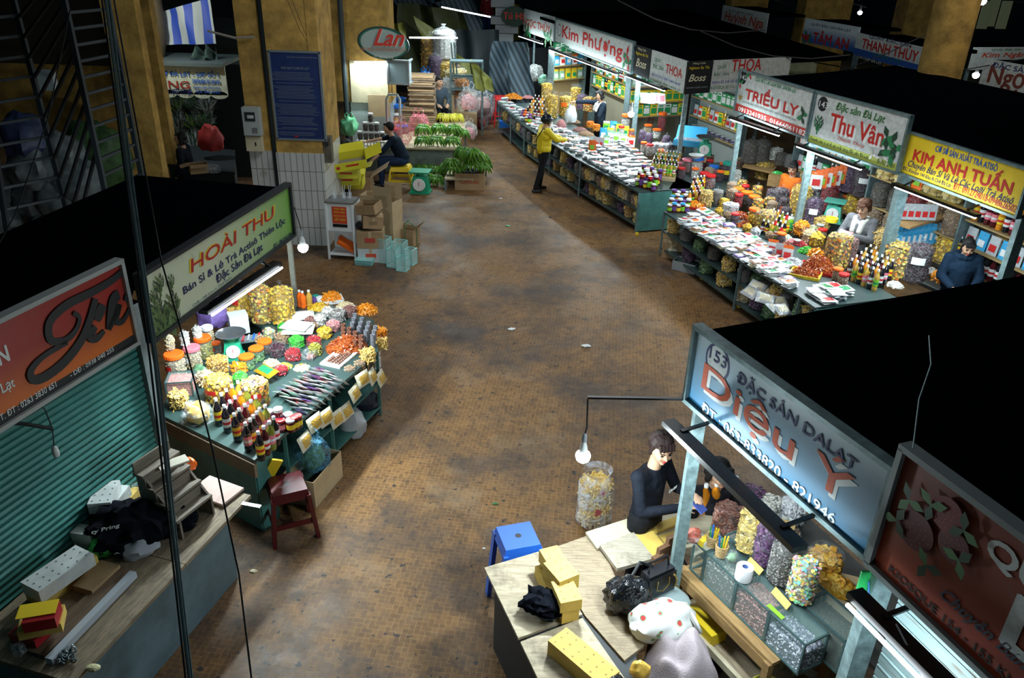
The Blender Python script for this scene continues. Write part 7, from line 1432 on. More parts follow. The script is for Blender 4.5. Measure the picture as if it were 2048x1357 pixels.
for z in (0,hh):mb.box((0,0,z),(.52,.04,.04));mb.box((.24,.2,z),(.04,.4,.04));mb.box((-.24,.2,z),(.04,.4,.04))
mb.obj('frame',ALU,t);mb=MB();mb.box((0,-.0,hh/2),(.44,.006,hh-.06));mb.obj('glass_door',CASEG,t)
SK=[(862,128,'crisps',.22,.75,'golden chip bag at the top of the bag pile'),(882,150,'mixchips',.20,.5,'mixed bag below the golden one'),(888,110,'whiteflake',.26,.7,'large white bag at the back of the pile'),(890,152,'chips',.24,.45,'yellow bag under the white one'),(871,160,'violet',.16,.7,'slim violet bag in the pile'),(910,165,'palechips',.26,.4,'pale yellow bag at the right of the pile'),(914,190,'orangestrips',.26,.5,'orange bag right of the seated seller'),(898,208,'brownnut',.2,.4,'brown nut bag beside the seated seller'),(893,180,'whiteflake',.2,.35,'white packs beside the seller')]
for k,(x,y,c,r,h,lab) in enumerate(SK):r *= 1.3;place(('skF',c,r),b_sack(c,r=r,h=h,nn=160,cloudy=c == 'whiteflake'),(q := PY(x,y+6,23.3-.14*k)),lab,'bag',0);carton('carton stacked under the '+lab,V((q.x,q.y,0)),0,.42,.4,q.z-.01,CARD if k % 2 else CARDL,False)
for k,(x,y,w,d,h,z,lab) in enumerate([(848,235,.8,.5,.9,0,'large carton supporting the bag pile'),(900,240,.9,.6,.75,0,'second large carton supporting the bag pile'),(932,255,.55,.5,.5,0,'brown carton right of the seated seller, lower'),(932,238,.55,.45,.35,.5,'brown carton right of the seated seller, upper')]):q=P(x,y+15,0);carton(lab,V((q.x,q.y+.4,z)),.05,w,d,h,CARD,False)
q=P(932,222,.9);
for lab,x,y,z,r,m,inner in (('pink and clear bag on the brown cartons',937,222,.86,.28,FILMW,mat('pink_mix',(.6,.25,.25),var=.6,vscale=12)),('big clear sack of brown roots beside the grey bin',962,232,.35,.36,FILMW,CM['brownnut']),('second clear sack of brown roots on the floor',962,248,.0,.36,FILMW,CM['brownnut']),('small red-brown bag on the aisle floor',960,256,0,.22,FILMW,CM['redfruit']),('clear bag at the right end of the banana table',938,278,.3,.2,FILMW,mat('pink_mix',(0,0,0))),('blue and white bag beside the seated seller',852,180,1.0,.24,mat('blue_bag_solid',(.03,.2,.6),rough=.3),None),('bright green bag left of the seated seller',856,208,.75,.2,mat('green_bag',(0,0,0)),None),('shiny black bag in front of the seated seller',860,236,.62,.20,BKB,None),
    ('blue plastic bag on the pale tiles by the dark doorway',727,240,.75,.28,mat('blue_bag_bright',(.01,.25,.8),rough=.3),None),('large pink plastic bag on the banana table',800,288,ZF,.24,film('pink_film',(.85,.25,.3),.6),None),('second pink plastic bag behind the first one',838,270,ZF,.24,film('pink_film',(0,0,0)),None),('green plastic bag beside the man with the cap',700,270,.6,.2,mat('mint_bag',(.15,.5,.25),rough=.3),None)):
    plastic_bag(lab,P(x,y,z),r,m,hash(lab) % 7 if False else len(lab) % 9,True,inner=inner)
mb=MB();q=P(965,235,0);mb.box((0,0,.55),(.9,.7,1.1));o=mb.obj('grey_bin',mat('grey_bin',(.12,.17,.18),rough=.5));o.location=(q.x,q.y+.5,0);tag(o,'grey box-shaped bin behind the root sacks','bin')
for k,(x,y,h,r,c) in enumerate([(795,238,.45,.15,'nuts'),(803,228,.5,.15,'palenuts'),(790,240,.28,.1,'chips'),(790,255,.12,.13,'redfruit'),(805,252,.14,.15,'nuts')]):place(('jf',k),b_jar(c,'red' if k == 3 else ('white' if k == 2 else 'blue'),r,h,.85,nn=60),P(x,y+12,ZF),('tall jar with blue lid by the chrome rail','second tall jar with blue lid','slim jar with white lid','low jar with red lid','low jar with blue lid')[k]+' on the banana table','jar',0)
t=thing('plastic_crate','white plastic crate under small dark jars on the banana table','crate',P(745,300,ZF),.0);mb=MB();mb.box((0,0,.02),(.62,.34,.03))
for i in range(9):mb.box((-.29+.0725*i,-.16,.11),(.02,.02,.2));mb.box((-.29+.0725*i,.16,.11),(.02,.02,.2))
for z in (.03,.12,.21):mb.box((0,-.165,z),(.62,.015,.025));mb.box((0,.165,z),(.62,.015,.025));mb.box((.305,0,z),(.015,.34,.025));mb.box((-.305,0,z),(.015,.34,.025))
mb.obj('crate_body',SWHITE,t)
for k in range(5):place(('jd',),b_jar('tea','white',.06,.17,.95,nn=20),P(745,300,ZF)+V((-.24+.12*k,-.05,.22)),f'small dark jar on the white crate, lower tier, {ORD[k]} from the left','jar',0,'dark jars on the white crate')
for k in range(3):place(('jd',),b_jar('tea','white',.06,.17,.95,nn=20),P(745,300,ZF)+V((-.12+.12*k,-.03,.41)),f'small dark jar on the white crate, upper tier, {ORD[k]} from the left','jar',0,'dark jars on the white crate, upper tier')
place(('jd',),b_jar('tea','white',.06,.17,.95,nn=20),P(745,300,ZF)+V((0,-.03,.60)),'single small dark jar topping the white crate','jar',0)
mb=MB();q=P(760,262,ZF);mb.box((0,0,.35),(.5,.02,.5));o=mb.obj('cardboard_sheet',CARDL);o.location=(q.x,FY-.12,.85);tag(o,'brown cardboard sheet fixed to the pale tiled wall','cardboard')
mb=MB();mb.tube([(0,0,0),(0,0,.9),(.05,0,1.0),(.25,0,1.0),(.3,0,.9),(.3,0,0)],.03,8);o=mb.obj('chrome_rail',ALU,None,True);q=P(776,280,ZF);o.location=(q.x,q.y,ZF);tag(o,'chrome rail standing on the banana table beside the jars','rail')
# yellow fruit cartons, cabinet and cardboard by the tiled pillar
YB=mat('yellow_fruit_box',(.68,.62,.03),rough=.5)
def fbox(lab,px,py,z,rz,w=.62,d=.42,h=.17,tilt=0.,flaps=(0,0,1,1),fan=1.3):
    t=carton(lab,P(px,py,z),rz,w,d,h,YB,True,flaps,tilt=tilt,inm=mat('grey_box_inside',(.30,.27,.22)),fan=fan);mb=MB();mb.box((-.2,-d/2-.003,h*.5),(.06,.004,.05));mb.box((.05,-d/2-.003,h*.6),(.22,.004,.03));mb.obj('printed_fruit',RED,t);return t
fbox('yellow printed fruit carton at the bottom of the open stack',695,372,.55,.05);fbox('yellow printed fruit carton second from the bottom',690,365,.73,.12,.55);fbox('yellow printed fruit carton with open grey flaps',690,352,.92,.05,.5,.36,.16,flaps=(0,1,1,1));fbox('tilted yellow carton on top, next to the man with the cap',700,330,1.15,.2,.6,.40,.16,(.25,-.15),(0,1,1,1))
carton('open brown carton below the yellow fruit cartons',P(706,400,0),.05,.80,.5,.52,CARD,True,(0,1,0,0),fan=1.0);carton('tall brown carton beside the white cabinet, filled with brown paper',P(755,470,0),-.25,.46,.30,.75,CARDL,True,(0,0,0,0));
t=carton('very tall open brown carton with its long flap standing up',P(780,490,0),-.45,.36,.30,.82,CARDL,True,(1,0,1,0),fan=.05,fl=.8)
X_=P(740,528,0)+V((0,.22,0));Z_=lambda y:V((X_.x,X_.y,HZ(X_,y)))
carton('brown open box tilted on top of the cardboard pile',Z_(424),-.3,.34,.28,.16,CARD,True,(0,0,0,0),tilt=(.1,-.12));carton('closed brown box with dark square, in the cardboard pile',Z_(452)+V((.03,0,0)),.25,.32,.26,.20,CARD,False,tilt=(.05,.08),print_=CARDIN)
carton('brown carton with small red emblem under the pile',V((X_.x,X_.y,.24)),.05,.42,.32,.28,CARD,False,print_=mat('print_red',(0,0,0)));carton('white printed carton at the bottom of the pile',X_,.06,.42,.32,.235,mat('white_print_box',(.5,.52,.52)),False,print_=mat('sign_orange_red',(0,0,0)))
plastic_bag('black plastic sheet draped between the cartons',V((X_.x-.1,X_.y+.05,.50)),.16,BKB,5,False,h=.5)
t=carton('brown carton tied with green string, alone on the aisle floor',P(818,488,0),-.35,.30,.26,.30,CARD,True,(0,1,0,1),fan=.75);mb=MB();mb.tube([(-.16,0,0),(-.16,0,.3),(0,0,.42),(.16,0,.3),(.16,0,0)],.006,6);mb.tube([(0,-.14,0),(0,-.14,.3),(0,0,.43),(0,.14,.3),(0,.14,0)],.006,6);mb.obj('string',SGREEN,t)
c=P(692,512,0);t=thing('white_cabinet','small white metal cabinet with red notice beside the tiled pillar','cabinet',c,-.10)
mb=MB();w,d,h=.44,.36,.95
for sx in (-1,1):
    for sy in (-1,1):mb.box((sx*w/2,sy*d/2,h/2),(.03,.03,h))
mb.box((0,0,.08),(w,d,.02));mb.box((0,0,.50),(w,d,.02));mb.box((0,d/2,.3),(w,.01,.5));mb.obj('frame',WHITE,t);mb=MB();mb.box((0,0,.74),(w,d,.46));mb.obj('cabinet_body',WHITE,t);mb=MB();mb.box((0,0,h+.01),(w+.03,d+.03,.02));mb.obj('top_board',mat('dirty_top',(.14,.12,.09),var=.4),t)
mb=MB();mb.box((-.0,-d/2-.004,.76),(.24,.005,.28));mb.box((0,-d/2-.004,.585),(.24,.005,.05),mi=1);o=mb.obj('notice',[mat('notice_red',(.6,.06,.02)),BLACK],t)
for k,s_ in enumerate(('THÙ XIN','CHỊ CHO','BẠN CÓ','CĐT 12.2022')):text_obj(t,s_,-.09,.09,.85-.06*k,.885-.06*k,-d/2-.008,SYEL,.01)
mb=MB();mb.box((0,0,.0),(.30,.20,.05));o=mb.obj('orange_bundle',C('orange'));o.location=c+V((.03,-.05,.23));o.rotation_euler=(.3,.6,.2);tag(o,'orange folded cloth inside the white cabinet','cloth')
for k,(dx,dy) in enumerate(((-.12,0),(.03,.02),(.12,.03))):place(('cupd',),lambda:(lambda mb,m2:[(mb.lathe([(.03,0),(.042,.10),(.043,.10),(.03,.01)],n=16),('drink_cup',mb.mesh('drink_cup',FILMW,True),0))[1],(m2.tube([(0,0,.02),(.02,.01,.22)],.004,6),m2.tube([(0,0,.02),(-.02,.01,.22)],.004,6),('straw',m2.mesh('straw',SWHITE),0))[2]])(MB(),MB()),c+V((dx,dy,.975)),('left','middle','right')[k]+' clear drink cup with straws on the white cabinet','cup',0)
CE=mat('cyan_glass_edge',(.25,.62,.58),rough=.15);SH=glass('sheet_glass',(.6,.9,.88),.22)
for k,(x,y,w,d,h,rz,lab) in enumerate([(768,522,.20,.20,.40,-.3,'empty glass case next to the stacked glass sheets'),(788,532,.16,.18,.30,-.35,'empty glass case in the middle of the floor group'),(806,540,.16,.16,.22,-.3,'small empty glass case nearest the camera'),(800,520,.2,.2,.32,-.3,'empty glass case behind the small one'),(822,528,.14,.16,.26,-.4,'empty glass case at the right end of the floor group')]):
    t=thing('glass_box',lab,'glass case',P(x,y,0),rz);mb=MB();e=.006
    for sx in (-1,1):mb.box((sx*w/2,0,h/2),(e,d,h))
    for sy in (-1,1):mb.box((0,sy*d/2,h/2),(w,e,h))
    mb.box((0,0,.004),(w,d,e));mb.obj('glass_panes',SH,t);mb=MB()
    for sx in (-1,1):
        for sy in (-1,1):mb.box((sx*w/2,sy*d/2,h/2),(.01,.01,h))
        for z in (.004,h):mb.box((sx*w/2,0,z),(.01,d,.01));mb.box((0,sx*d/2,z),(w,.01,.01))
    mb.obj('glass_edges',CE,t)
t=thing('glass_sheets','stack of small glass sheets on the floor beside the white cabinet','glass stack',P(730,528,0),-.1)
for k in range(9):mb=MB();mb.box((rnd.uniform(-.01,.01),rnd.uniform(-.01,.01),.006+k*.011),(.28,.20,.006));mb.obj('glass_sheet',CE if k % 2 else SH,t)
# electricity meter and little box on the pillar
def onpil(px,py):return PY(px,py,PYL-.0)
p=onpil(508,240);t=thing('electric_meter','grey electricity meter box on the yellow pillar','meter',(p.x,PYL-.08,p.z));mb=MB();mb.box((0,0,0),(.27,.14,.44));mb.obj('meter_box',mat('meter_grey',(.42,.46,.44),rough=.5),t);mb=MB();mb.box((-.01,-.075,.08),(.16,.01,.14));mb.obj('dial_window',DARK,t);mb=MB();mb.box((0,-.08,.08),(.10,.01,.05));mb.obj('counter',PALE,t);mb=MB();mb.box((.05,-.075,-.13),(.08,.01,.08));mb.obj('seal_plate',ALU,t)
p=onpil(512,285);t=thing('switch_box','small cream switch box below the electricity meter','box',(p.x,PYL-.06,p.z));mb=MB();mb.box((0,0,0),(.26,.10,.24));mb.obj('box_body',CREAM,t);mb=MB();mb.box((.03,-.052,0),(.02,.01,.06));mb.obj('latch',DARK,t)
p=onpil(660,300);t=thing('corner_switch','old metal switch box at the corner of the tiled pillar','box',(pr+.06,PYL+.05,p.z));mb=MB();mb.box((0,0,0),(.12,.16,.42));mb.obj('box_body',mat('rusty_grey',(.12,.10,.07),var=.4),t);mb=MB();mb.lathe([(.03,0),(.03,.02)],(0,-.08,.1),14,R=Matrix.Rotation(PI/2,3,'X'));mb.obj('knob',DARK,t)
# ================================================================== BACKGROUND
def stripes(name,cols,scale,axis=0,rot=0.):
    m=bpy.data.materials.new(name);m.use_nodes=True;nt=m.node_tree;b=nt.nodes['Principled BSDF'];L=nt.links.new;tc=nt.nodes.new('ShaderNodeTexCoord');mp=nt.nodes.new('ShaderNodeMapping');mp.inputs['Rotation'].default_value=(0,rot,0)
    L(tc.outputs['Object'],mp.inputs['Vector']);w=nt.nodes.new('ShaderNodeTexWave');w.inputs['Scale'].default_value=scale;w.inputs['Distortion'].default_value=.6;w.inputs['Detail'].default_value=1;w.inputs['Detail Scale'].default_value=.5;L(mp.outputs['Vector'],w.inputs['Vector'])
    r=nt.nodes.new('ShaderNodeValToRGB');r.color_ramp.interpolation='CONSTANT';e=r.color_ramp.elements;e[0].color=tuple(cols[0])+(1,);e[1].color=tuple(cols[1])+(1,);e[1].position=.5;L(w.outputs['Fac'],r.inputs['Fac']);L(r.outputs['Color'],b.inputs['Base Color']);b.inputs['Roughness'].default_value=.6;return m
def drape(label,pts,m,Y2=None,amp=.08,name='tarpaulin',n=22,f=5.):
    """hanging cloth between four world points (bl, br, tr, tl) with folds"""
    a,b,c,d=[V(p) for p in pts];nrm=(b-a).cross(d-a).normalized();o=(a+b+c+d)/4
    def fn(u,v):p=a.lerp(b,u).lerp(d.lerp(c,u),v)-o;return p+nrm*amp*(math.sin(u*f*2.2+v*2)+.6*mnoise.noise(V((u*f,v*f*.6,1))))
    mb=MB();mb.grid(fn,n,n,thick=nrm*.01);x=mb.obj(name,m,None,True);x.location=o;return tag(x,label,'tarpaulin')
DST=stripes('dark_striped_tarp',((.015,.03,.04),(.06,.10,.13)),2.3,rot=.5);OLT=mat('olive_tarp',(.22,.23,.04),rough=.5,var=.3,vscale=2);DOT=mat('dark_olive_tarp',(.05,.06,.015),rough=.6,var=.4,vscale=2)
drape('dark striped tarpaulin hanging at the far row end',[PY(975,250,24),PY(1062,205,23),PY(1052,85,23),PY(995,82,24)],DST,amp=.2)
drape('black tarpaulin between the striped sheet and the bag pile',[PY(900,240,25),PY(985,250,24.4),PY(1000,60,24.4),PY(890,60,25)],mat('black_tarp',(.012,.02,.024),rough=.6),amp=.15)
drape('big dark olive tarpaulin behind the banana stall',[PY(800,170,26),PY(960,140,25.6),PY(925,20,25.6),PY(800,5,26)],DOT,amp=.25);drape('bright olive tarpaulin falling diagonally behind the bag pile',[PY(880,150,25),PY(985,190,24.5),PY(985,165,24.5),PY(830,30,25)],OLT,amp=.12)
drape('olive tarpaulin sheet lying over the far goods, beside the grey bin',[PY(950,180,21.5),PY(984,182,21.2),PY(984,160,21.2),PY(945,120,22)],OLT,amp=.08);drape('striped dark tarpaulin overhead beyond the long bare tube',[PY(880,60,27),PY(960,70,26),PY(950,0,26),PY(790,-10,27)],DST,amp=.2)
drape('olive cloth hanging beside the oval sign',[PY(782,72,21),PY(812,76,21),PY(808,45,21),PY(782,48,21)],OLT,amp=.08);drape('mustard cloth hanging behind the dark oval sign',[PY(992,100,30),PY(1040,95,30),PY(1040,10,30),PY(990,5,30)],mat('mustard_cloth',(.28,.24,.04),rough=.7,var=.3),amp=.15)
q=P(932,178,0);t=thing('metal_rack','grey metal rack between the bag pile and the olive tarpaulin','rack',PY(933,180,21.8)*1.0,.05);zb=t.location.z;
mb=MB();h2=PY(933,124,21.8).z-zb
for x in (-.42,.42):
    for y in (0,.4):mb.box((x,y,(h2-zb)/2),(.05,.05,h2+zb))
mb.obj('frame',STEEL,t)
for f in (.0,.45,1.):mb=MB();mb.box((0,.2,h2*f),(.86,.42,.03));mb.obj('shelf',STEEL,t)
mb=MB();q=PY(908,150,22.3);mb.bar(q,PY(902,85,22.3),.04);mb.bar(PY(914,150,22.3),PY(908,85,22.3),.04);tag(mb.obj('folded_rack',STEEL),'folded steel legs leaning behind the bag pile','frame')
q=P(1005,245,0);stool('red plastic stool at the far end of the right row',P(1002,250,0),.2,C('red'),.8,.45);mb=MB();mb.box((0,0,.1),(.5,.4,.2));o=mb.obj('blue_crate',C('blue'));o.location=P(998,262,0)+V((.25,.5,0));tag(o,'blue crate behind the red stool','crate')
for k in range(5):mb=MB();mb.box((0,0,.13),(.75,.5,.24));o=mb.obj('white_box',mat('far_white_box',(.42,.46,.48)));o.location=PY(1004,82,28)+V((.15*(k % 2),0,.26*k));tag(o,f'white foam box in the distant stack, {ORD[k]} from the bottom','box','distant white boxes')
mb=MB();mb.box((0,0,.25),(1.2,.6,.5));mb.box((0,0,-.45),(1.1,.5,.9));o=mb.obj('market_counter',DARK);o.location=PY(1004,82,28)+V((0,0,-.5));tag(o,'dark counter under the distant white boxes','counter')
# flower stall between the two left pillars
FL=15.2
t=thing('flower_stall_sign','cream sign with dark red letters between the yellow pillars','sign',PY(286,186,FL),.0);a=PY(286,186,FL);b=PY(455,190,FL);c=PY(290,128,FL);w,h=b.x-a.x,c.z-a.z
mb=MB();mb.box((w/2,.03,h/2),(w,.04,h));
for k in range(5):mb.lathe([(w/10,0),(w/10,.04)],(w*(k+.5)/5,.05,0),20,R=Matrix.Rotation(PI/2,3,'X')@Matrix.Diagonal((1,.45,1)))
mb.obj('panel',mat('cream_fabric',(.52,.54,.42),var=.2),t);f=lambda px,py:((PY(px,py,FL).x-a.x),PY(px,py,FL).z-a.z)
for s_,l,r,tp,m in (('ƯỚI CHỢ ĐÀ LẠT - SẠP SỐ 1',(288,152),(437,152),(437,140),SBLUE),('HỒNG',(294,175),(380,175),(380,154),mat('dark_red_letters',(.28,.03,.02))),('0902 87 44 99 - 0902 717 689',(297,187),(385,187),(385,179),NAVY),('CHUYÊN BÁN CÁC LOẠI HOA',(386,169),(441,169),(441,158),SBLUE),('NHẬN LÀM LẴNG HOA',(388,178),(441,178),(441,172),SBLUE),('HOA TÌNH NHÂN',(393,186),(441,186),(441,180),SBLUE)):
    x0,z0=f(*l);x1,_=f(*r);_,z1=f(*tp);text_obj(t,s_,x0,x1,z0,z1,-.01,m,.02)
drape('blue and white striped tarpaulin above the flower stall',[PY(312,90,FL+.8),PY(430,88,FL+.8),PY(420,-5,FL+.8),PY(300,30,FL+.8)],stripes('blue_white_tarp',((.40,.43,.44),(.02,.06,.38)),1.05),amp=.05)
board('grey roof ledge above the cream flower sign',[(a.x,FL-.1),(b.x,FL-.1),(b.x,FL+1.2),(a.x,FL+1.2)],PY(300,122,FL).z,.06,mat('grey_ledge',(.06,.08,.08)),'roof_ledge','roof');drape('crumpled dark green cloth on the flower stall roof',[PY(380,122,FL+.3),PY(432,122,FL+.3),PY(432,96,FL+.5),PY(398,98,FL+.5)],mat('dark_green_cloth',(.03,.06,.05),rough=.8),amp=.1)
mb=MB();q=PY(293,80,FL+.5);mb.lathe([(.3,0),(.42,.5),(.42,1.1),(.3,1.6)],n=20);o=mb.obj('water_tank',mat('brown_tank',(.07,.05,.025),rough=.6),None,True);o.location=(q.x-.05,q.y,q.z-.4);tag(o,'dull brown round tank above the flower stall','tank')
mb=MB();mb.box((PY(370,280,17).x,17,1.6),(3.4,.1,3.2));tag(mb.obj('partition_panel',mat('dark_stall_back',(.008,.018,.02))),'dark back panel of the flower stall','panel')
def b_flowers(c1,s=0):
    def f():
        mb=MB();w_=MB()
        for i in range(70):
            a=rnd.uniform(0,6.28);e=rnd.uniform(.1,1.1);d=V((math.cos(a)*math.sin(e),math.sin(a)*math.sin(e),math.cos(e)));L=rnd.uniform(.25,.45)
            w=d.orthogonal().normalized()*.02;mb.add([d*.05-w*.3,d*L*.6-w,d*L,d*L*.6+w],[(0,1,2,3)],i % 2)
        w_.lathe([(.06,-.25),(.10,0),(.2,.2),(.26,.3)],n=14,closed=False)
        return [('flower_bouquet',mb.mesh('flower_bouquet',[DG,c1]),0),('wrap',w_.mesh('wrap',FILMW,True),0)]
    return f
for k in range(14):q=PY(312+(k % 5)*26+rnd.uniform(-6,6),225+(k//5)*36,16.2-.3*(k//5));place(('fl',k % 3),b_flowers([LG,mat('pale_flower',(.35,.42,.4)),mat('lime_leaf',(.16,.34,.04))][k % 3]),q,f'wrapped bouquet in the dark flower stall, {ORD[k // 5]} tier from the top, {ORD[k % 5]} from the left','flowers',0,'bouquets in the flower stall',.9)
t=deck('dark table inside the flower stall',[P(335,330,1.0),P(470,345,1.0),P(470,300,1.0),P(345,290,1.0)],1.0,top=DARK,side=DARK,body=True,name='market_table');plastic_bag('red net bag in the flower stall',PY(424,300,14.6),.22,mat('net_red',(.35,.02,.015)),3,False)
carton('small cardboard box on the flower stall table',P(398,345,1.0),.5,.3,.22,.16,CARD,True,(1,0,0,1),fan=1.8);plastic_bag('white crumpled plastic on the flower stall table',P(425,345,1.0),.14,FILMW,3,False,h=.6)
# steel lattice at the top left and the goods behind it
t=thing('steel_lattice','dark steel lattice scaffold rising at the far left','scaffold',(-5,8.5,0));o_=V((-5,8.5,0));LT=mat('lattice_steel',(.014,.02,.024),rough=.5,metal=.3)
def lat(x,y,Y):p=PY(x,y,Y);return p-o_
posts=[((-60,-20),(25,530),8.2),((22,-20),(155,505),8.8),((124,-20),(215,405),8.4),((210,-20),(287,370),9.2)]
for (a,b,Y) in posts:mb=MB();mb.bar(lat(*a,Y),lat(*b,Y),.05);mb.obj('upright',LT,t)
for i in range(3):
    (a,b,Y),(c,d,Y2)=posts[i],posts[i+1]
    for k in range(13):
        s=k/13;p=V((*a,0)).lerp(V((*b,0)),s+.03);q=V((*c,0)).lerp(V((*d,0)),s+(.02 if i != 1 else -.17));mb=MB();mb.bar(lat(p.x,p.y,Y),lat(q.x,q.y,Y2),.028);mb.obj('rung',LT,t)
mb=MB();mb.bar(lat(60,470,8.3),lat(288,375,9.0),.04);mb.obj('bottom_rail',LT,t)
mb=MB();xr=x0_p+.25;mb.box((xr-1.5,14.2,2),(3,.2,4));struct('wall_behind_lattice',mb,YEL)
mb=MB();mb.box((xr-2.6,13.6,4.2),(5.2,.2,2.9));tag(mb.obj('awning_panel',mat('dark_brown_panel',(.02,.014,.008))),'dark brown panel above the yellow wall patch behind the lattice','panel')
for k,(x,y,r) in enumerate([(80,360,.32),(130,350,.34),(85,420,.32),(130,420,.3),(165,390,.34),(170,440,.28),(60,300,.3),(100,480,.25),(10,400,.3),(14,470,.3)]):plastic_bag(f'dull grey wrapped bundle behind the lattice, {ORD[k]} counting from the upper left',PY(x,y+15,11.0+.1*(k % 3)),r,mat('dull_grey_bag' if k not in (6,) else 'dull_navy_bag',(.10,.12,.12) if k != 6 else (.02,.03,.08),rough=.5,var=.5,vscale=6),k,False)
plastic_bag('dim green leafy heap behind the lattice at the yellow wall',PY(205,370,12.5),.5,mat('dim_green',(.03,.08,.02),var=.5),4,False)
mb=MB();q=PY(95,190,11);mb.box((0,0,0),(.3,.1,.26));o=mb.obj('hanging_box',mat('dim_white',(.25,.30,.30)));o.location=PY(88,160,11);tag(o,'small pale box hanging behind the lattice','box')
# far right distance: pale posts, windows with light, dim stalls
for k,(x,y,Y) in enumerate([(1970,30,30),(1985,25,30),(2008,30,30)]):q=PY(x,y,Y);mb=MB();mb.box((0,0,0),(.35,.05,.9));o=mb.obj('lit_window',mat('dim_window',(.06,.08,.04),emit=(.5,.6,.35),es=.06));o.location=q;tag(o,f'dim lit window in the far dark structure, {ORD[k]} from the column','window')
for k in range(10):
    x=1480+rnd.uniform(-30,540);y=rnd.uniform(-20,30);q=PY(x,y,rnd.uniform(26,38));mb=MB();mb.bar(q,q+V((rnd.uniform(-2.5,2.5),0,rnd.uniform(-.5,.5))),.04);tag(mb.obj('rafter',mat('dim_steel',(.04,.055,.06))),'dark steel rafter in the far roof space','rafter','far rafters')
for k,(a,b) in enumerate([((1235,0),(1530,60)),((1400,62),(1700,110)),((1630,125),(2048,118)),((1500,180),(1870,60)),((1780,140),(2048,165))]):pA=PY(*a,16+k);pB=PY(*b,16+k);mid=(pA+pB)/2-V((0,0,.25));mb=MB();mb.tube([pA,pA.lerp(mid,.5)-V((0,0,.06)),mid,mid.lerp(pB,.5)-V((0,0,.06)),pB],.012,5);tag(mb.obj('cable',RUBBER),f'black sagging cable over the dark kiosk roofs, {ORD[k]} from the left','cable')
for k,(a,b,c) in enumerate([((416,62),(470,76),(508,74)),((575,0),(600,60),(630,108)),((584,0),(610,65),(634,106))]):mb=MB();mb.tube([PY(*a,PYL-.06),PY(*b,PYL-.06),PY(*c,PYL-.06)],.012 if k else .02,6);tag(mb.obj('cable',mat('pale_cable',(.35,.32,.25)) if k == 0 else RUBBER),('pale cable wrapped across the yellow pillar','dark cable down the pillar to the rule board, left','dark cable down the pillar to the rule board, right')[k],'cable')
# litter on the floor
for k,(x,y,s,lab,m) in enumerate([(1023,660,.05,'crumpled white paper in the middle of the aisle',WHITE),(1172,694,.06,'flat white paper strip on the aisle floor',WHITE),(990,1009,.03,'small green leaf on the aisle floor',LG),(1001,398,.04,'white scrap on the floor near the banana stall',WHITE),(1016,453,.045,'pale green scrap on the aisle floor',mat('mint_bag',(0,0,0))),(1100,435,.03,'dark scrap on the floor near the far counter',DARK),(507,1144,.03,'beige scrap on the floor beside the worktop',CREAM),(968,1098,.015,'tiny white scrap in front of the table',WHITE)]):mb=MB();crumple(mb,(0,0,s*.25),(s,s*.6,s*.3),k,10,.4);o=mb.obj('paper_scrap',m);o.location=P(x,y,0);tag(o,lab,'scrap')
# fillers: small goods crowding the gaps of the counters
def crowd(Q,nu,nv,kinds,where,group,hs=1.):
    for i in range(nu):
        for j in range(nv):
            k,c=kinds[(i*2+j*3+(i*j)) % len(kinds)];p=bil(Q,(i+.5+rnd.uniform(-.15,.15))/nu,(j+.5+rnd.uniform(-.15,.15))/nv)
            R_={'tub':.075,'sack':.09,'heap':.11,'jar':.07}[k]
            for _ in range(12):
                if all((p.x-a[0])**2+(p.y-a[1])**2 > (R_+a[3]*.95)**2 or abs(p.z-a[2]) > .3 for a in OCC):break
                p=bil(Q,rnd.random(),rnd.random())
            else:continue
            b={'tub':lambda:b_tub(c,r=.06,h=.08,heap=.04,nn=70),'sack':lambda:b_sack(c,r=.09,h=.20*hs,nn=100),'heap':lambda:b_heap(c,.12,.10,.07,90),'jar':lambda:b_jar(c,'orange' if i % 2 else 'red',.07,.16*hs,.9,nn=50)}[k]
            place(('crowd',k,c,k == 'jar' and i % 2,hs),b(),p,f'{DESC[c]} {dict(tub="tub", sack="bag", heap="heap", jar="jar")[k]} {where}, {ORD[i]} along, {ORD[j]} deep',{'tub':'tub','sack':'bag','heap':'snack heap','jar':'jar'}[k],rnd.uniform(-1,1),group)
DESC=dict(palechips='pale chip',chips='yellow chip',mixchips='mixed chip',nuts='brown nut',redfruit='red fruit',pinkfruit='pink fruit',darkfruit='dark fruit',strips='pale strip',orangestrips='orange strip',greenfruit='green ring',whiteflake='white flake',brownnut='dark nut',violet='violet fruit',olivefruit='olive',redstrips='glazed strip',candy='candy',whitering='grey ring',palenuts='pale nut')
crowd([cA_(1050,690),cA_(1240,590),cA_(1180,540),cA_(1000,660)],3,1,[('tub','olivefruit'),('heap','nuts')],'in the left stall middle','extra tubs in the left stall middle')
crowd([cA_(860,480),cA_(1000,640),cA_(900,700),cA_(760,560)],2,2,[('tub','candy'),('tub','nuts')],'left of the dark plums','tubs left of the dark plums')
crowd([P(862,190,.9),P(925,195,.9),P(925,160,1.2),P(862,150,1.2)],4,3,[('sack','palechips'),('sack','orangestrips'),('sack','whiteflake'),('sack','nuts')],'in the pile behind the seated seller','bags behind the seated seller',2.)
crowd([cA_(1390,700),cA_(1600,520),cA_(1560,480),cA_(1360,640)],4,1,[('tub','strips'),('tub','chips'),('heap','strips')],'at the left stall far front edge','edge tubs of the left stall')
crowd([cA_(1120,340),cA_(1500,300),cA_(1420,240),cA_(1150,250)],5,2,[('tub','chips'),('tub','whiteflake'),('heap','orangestrips'),('tub','nuts'),('tub','pinkfruit')],'at the left stall far end','extra tubs at the left stall far end')
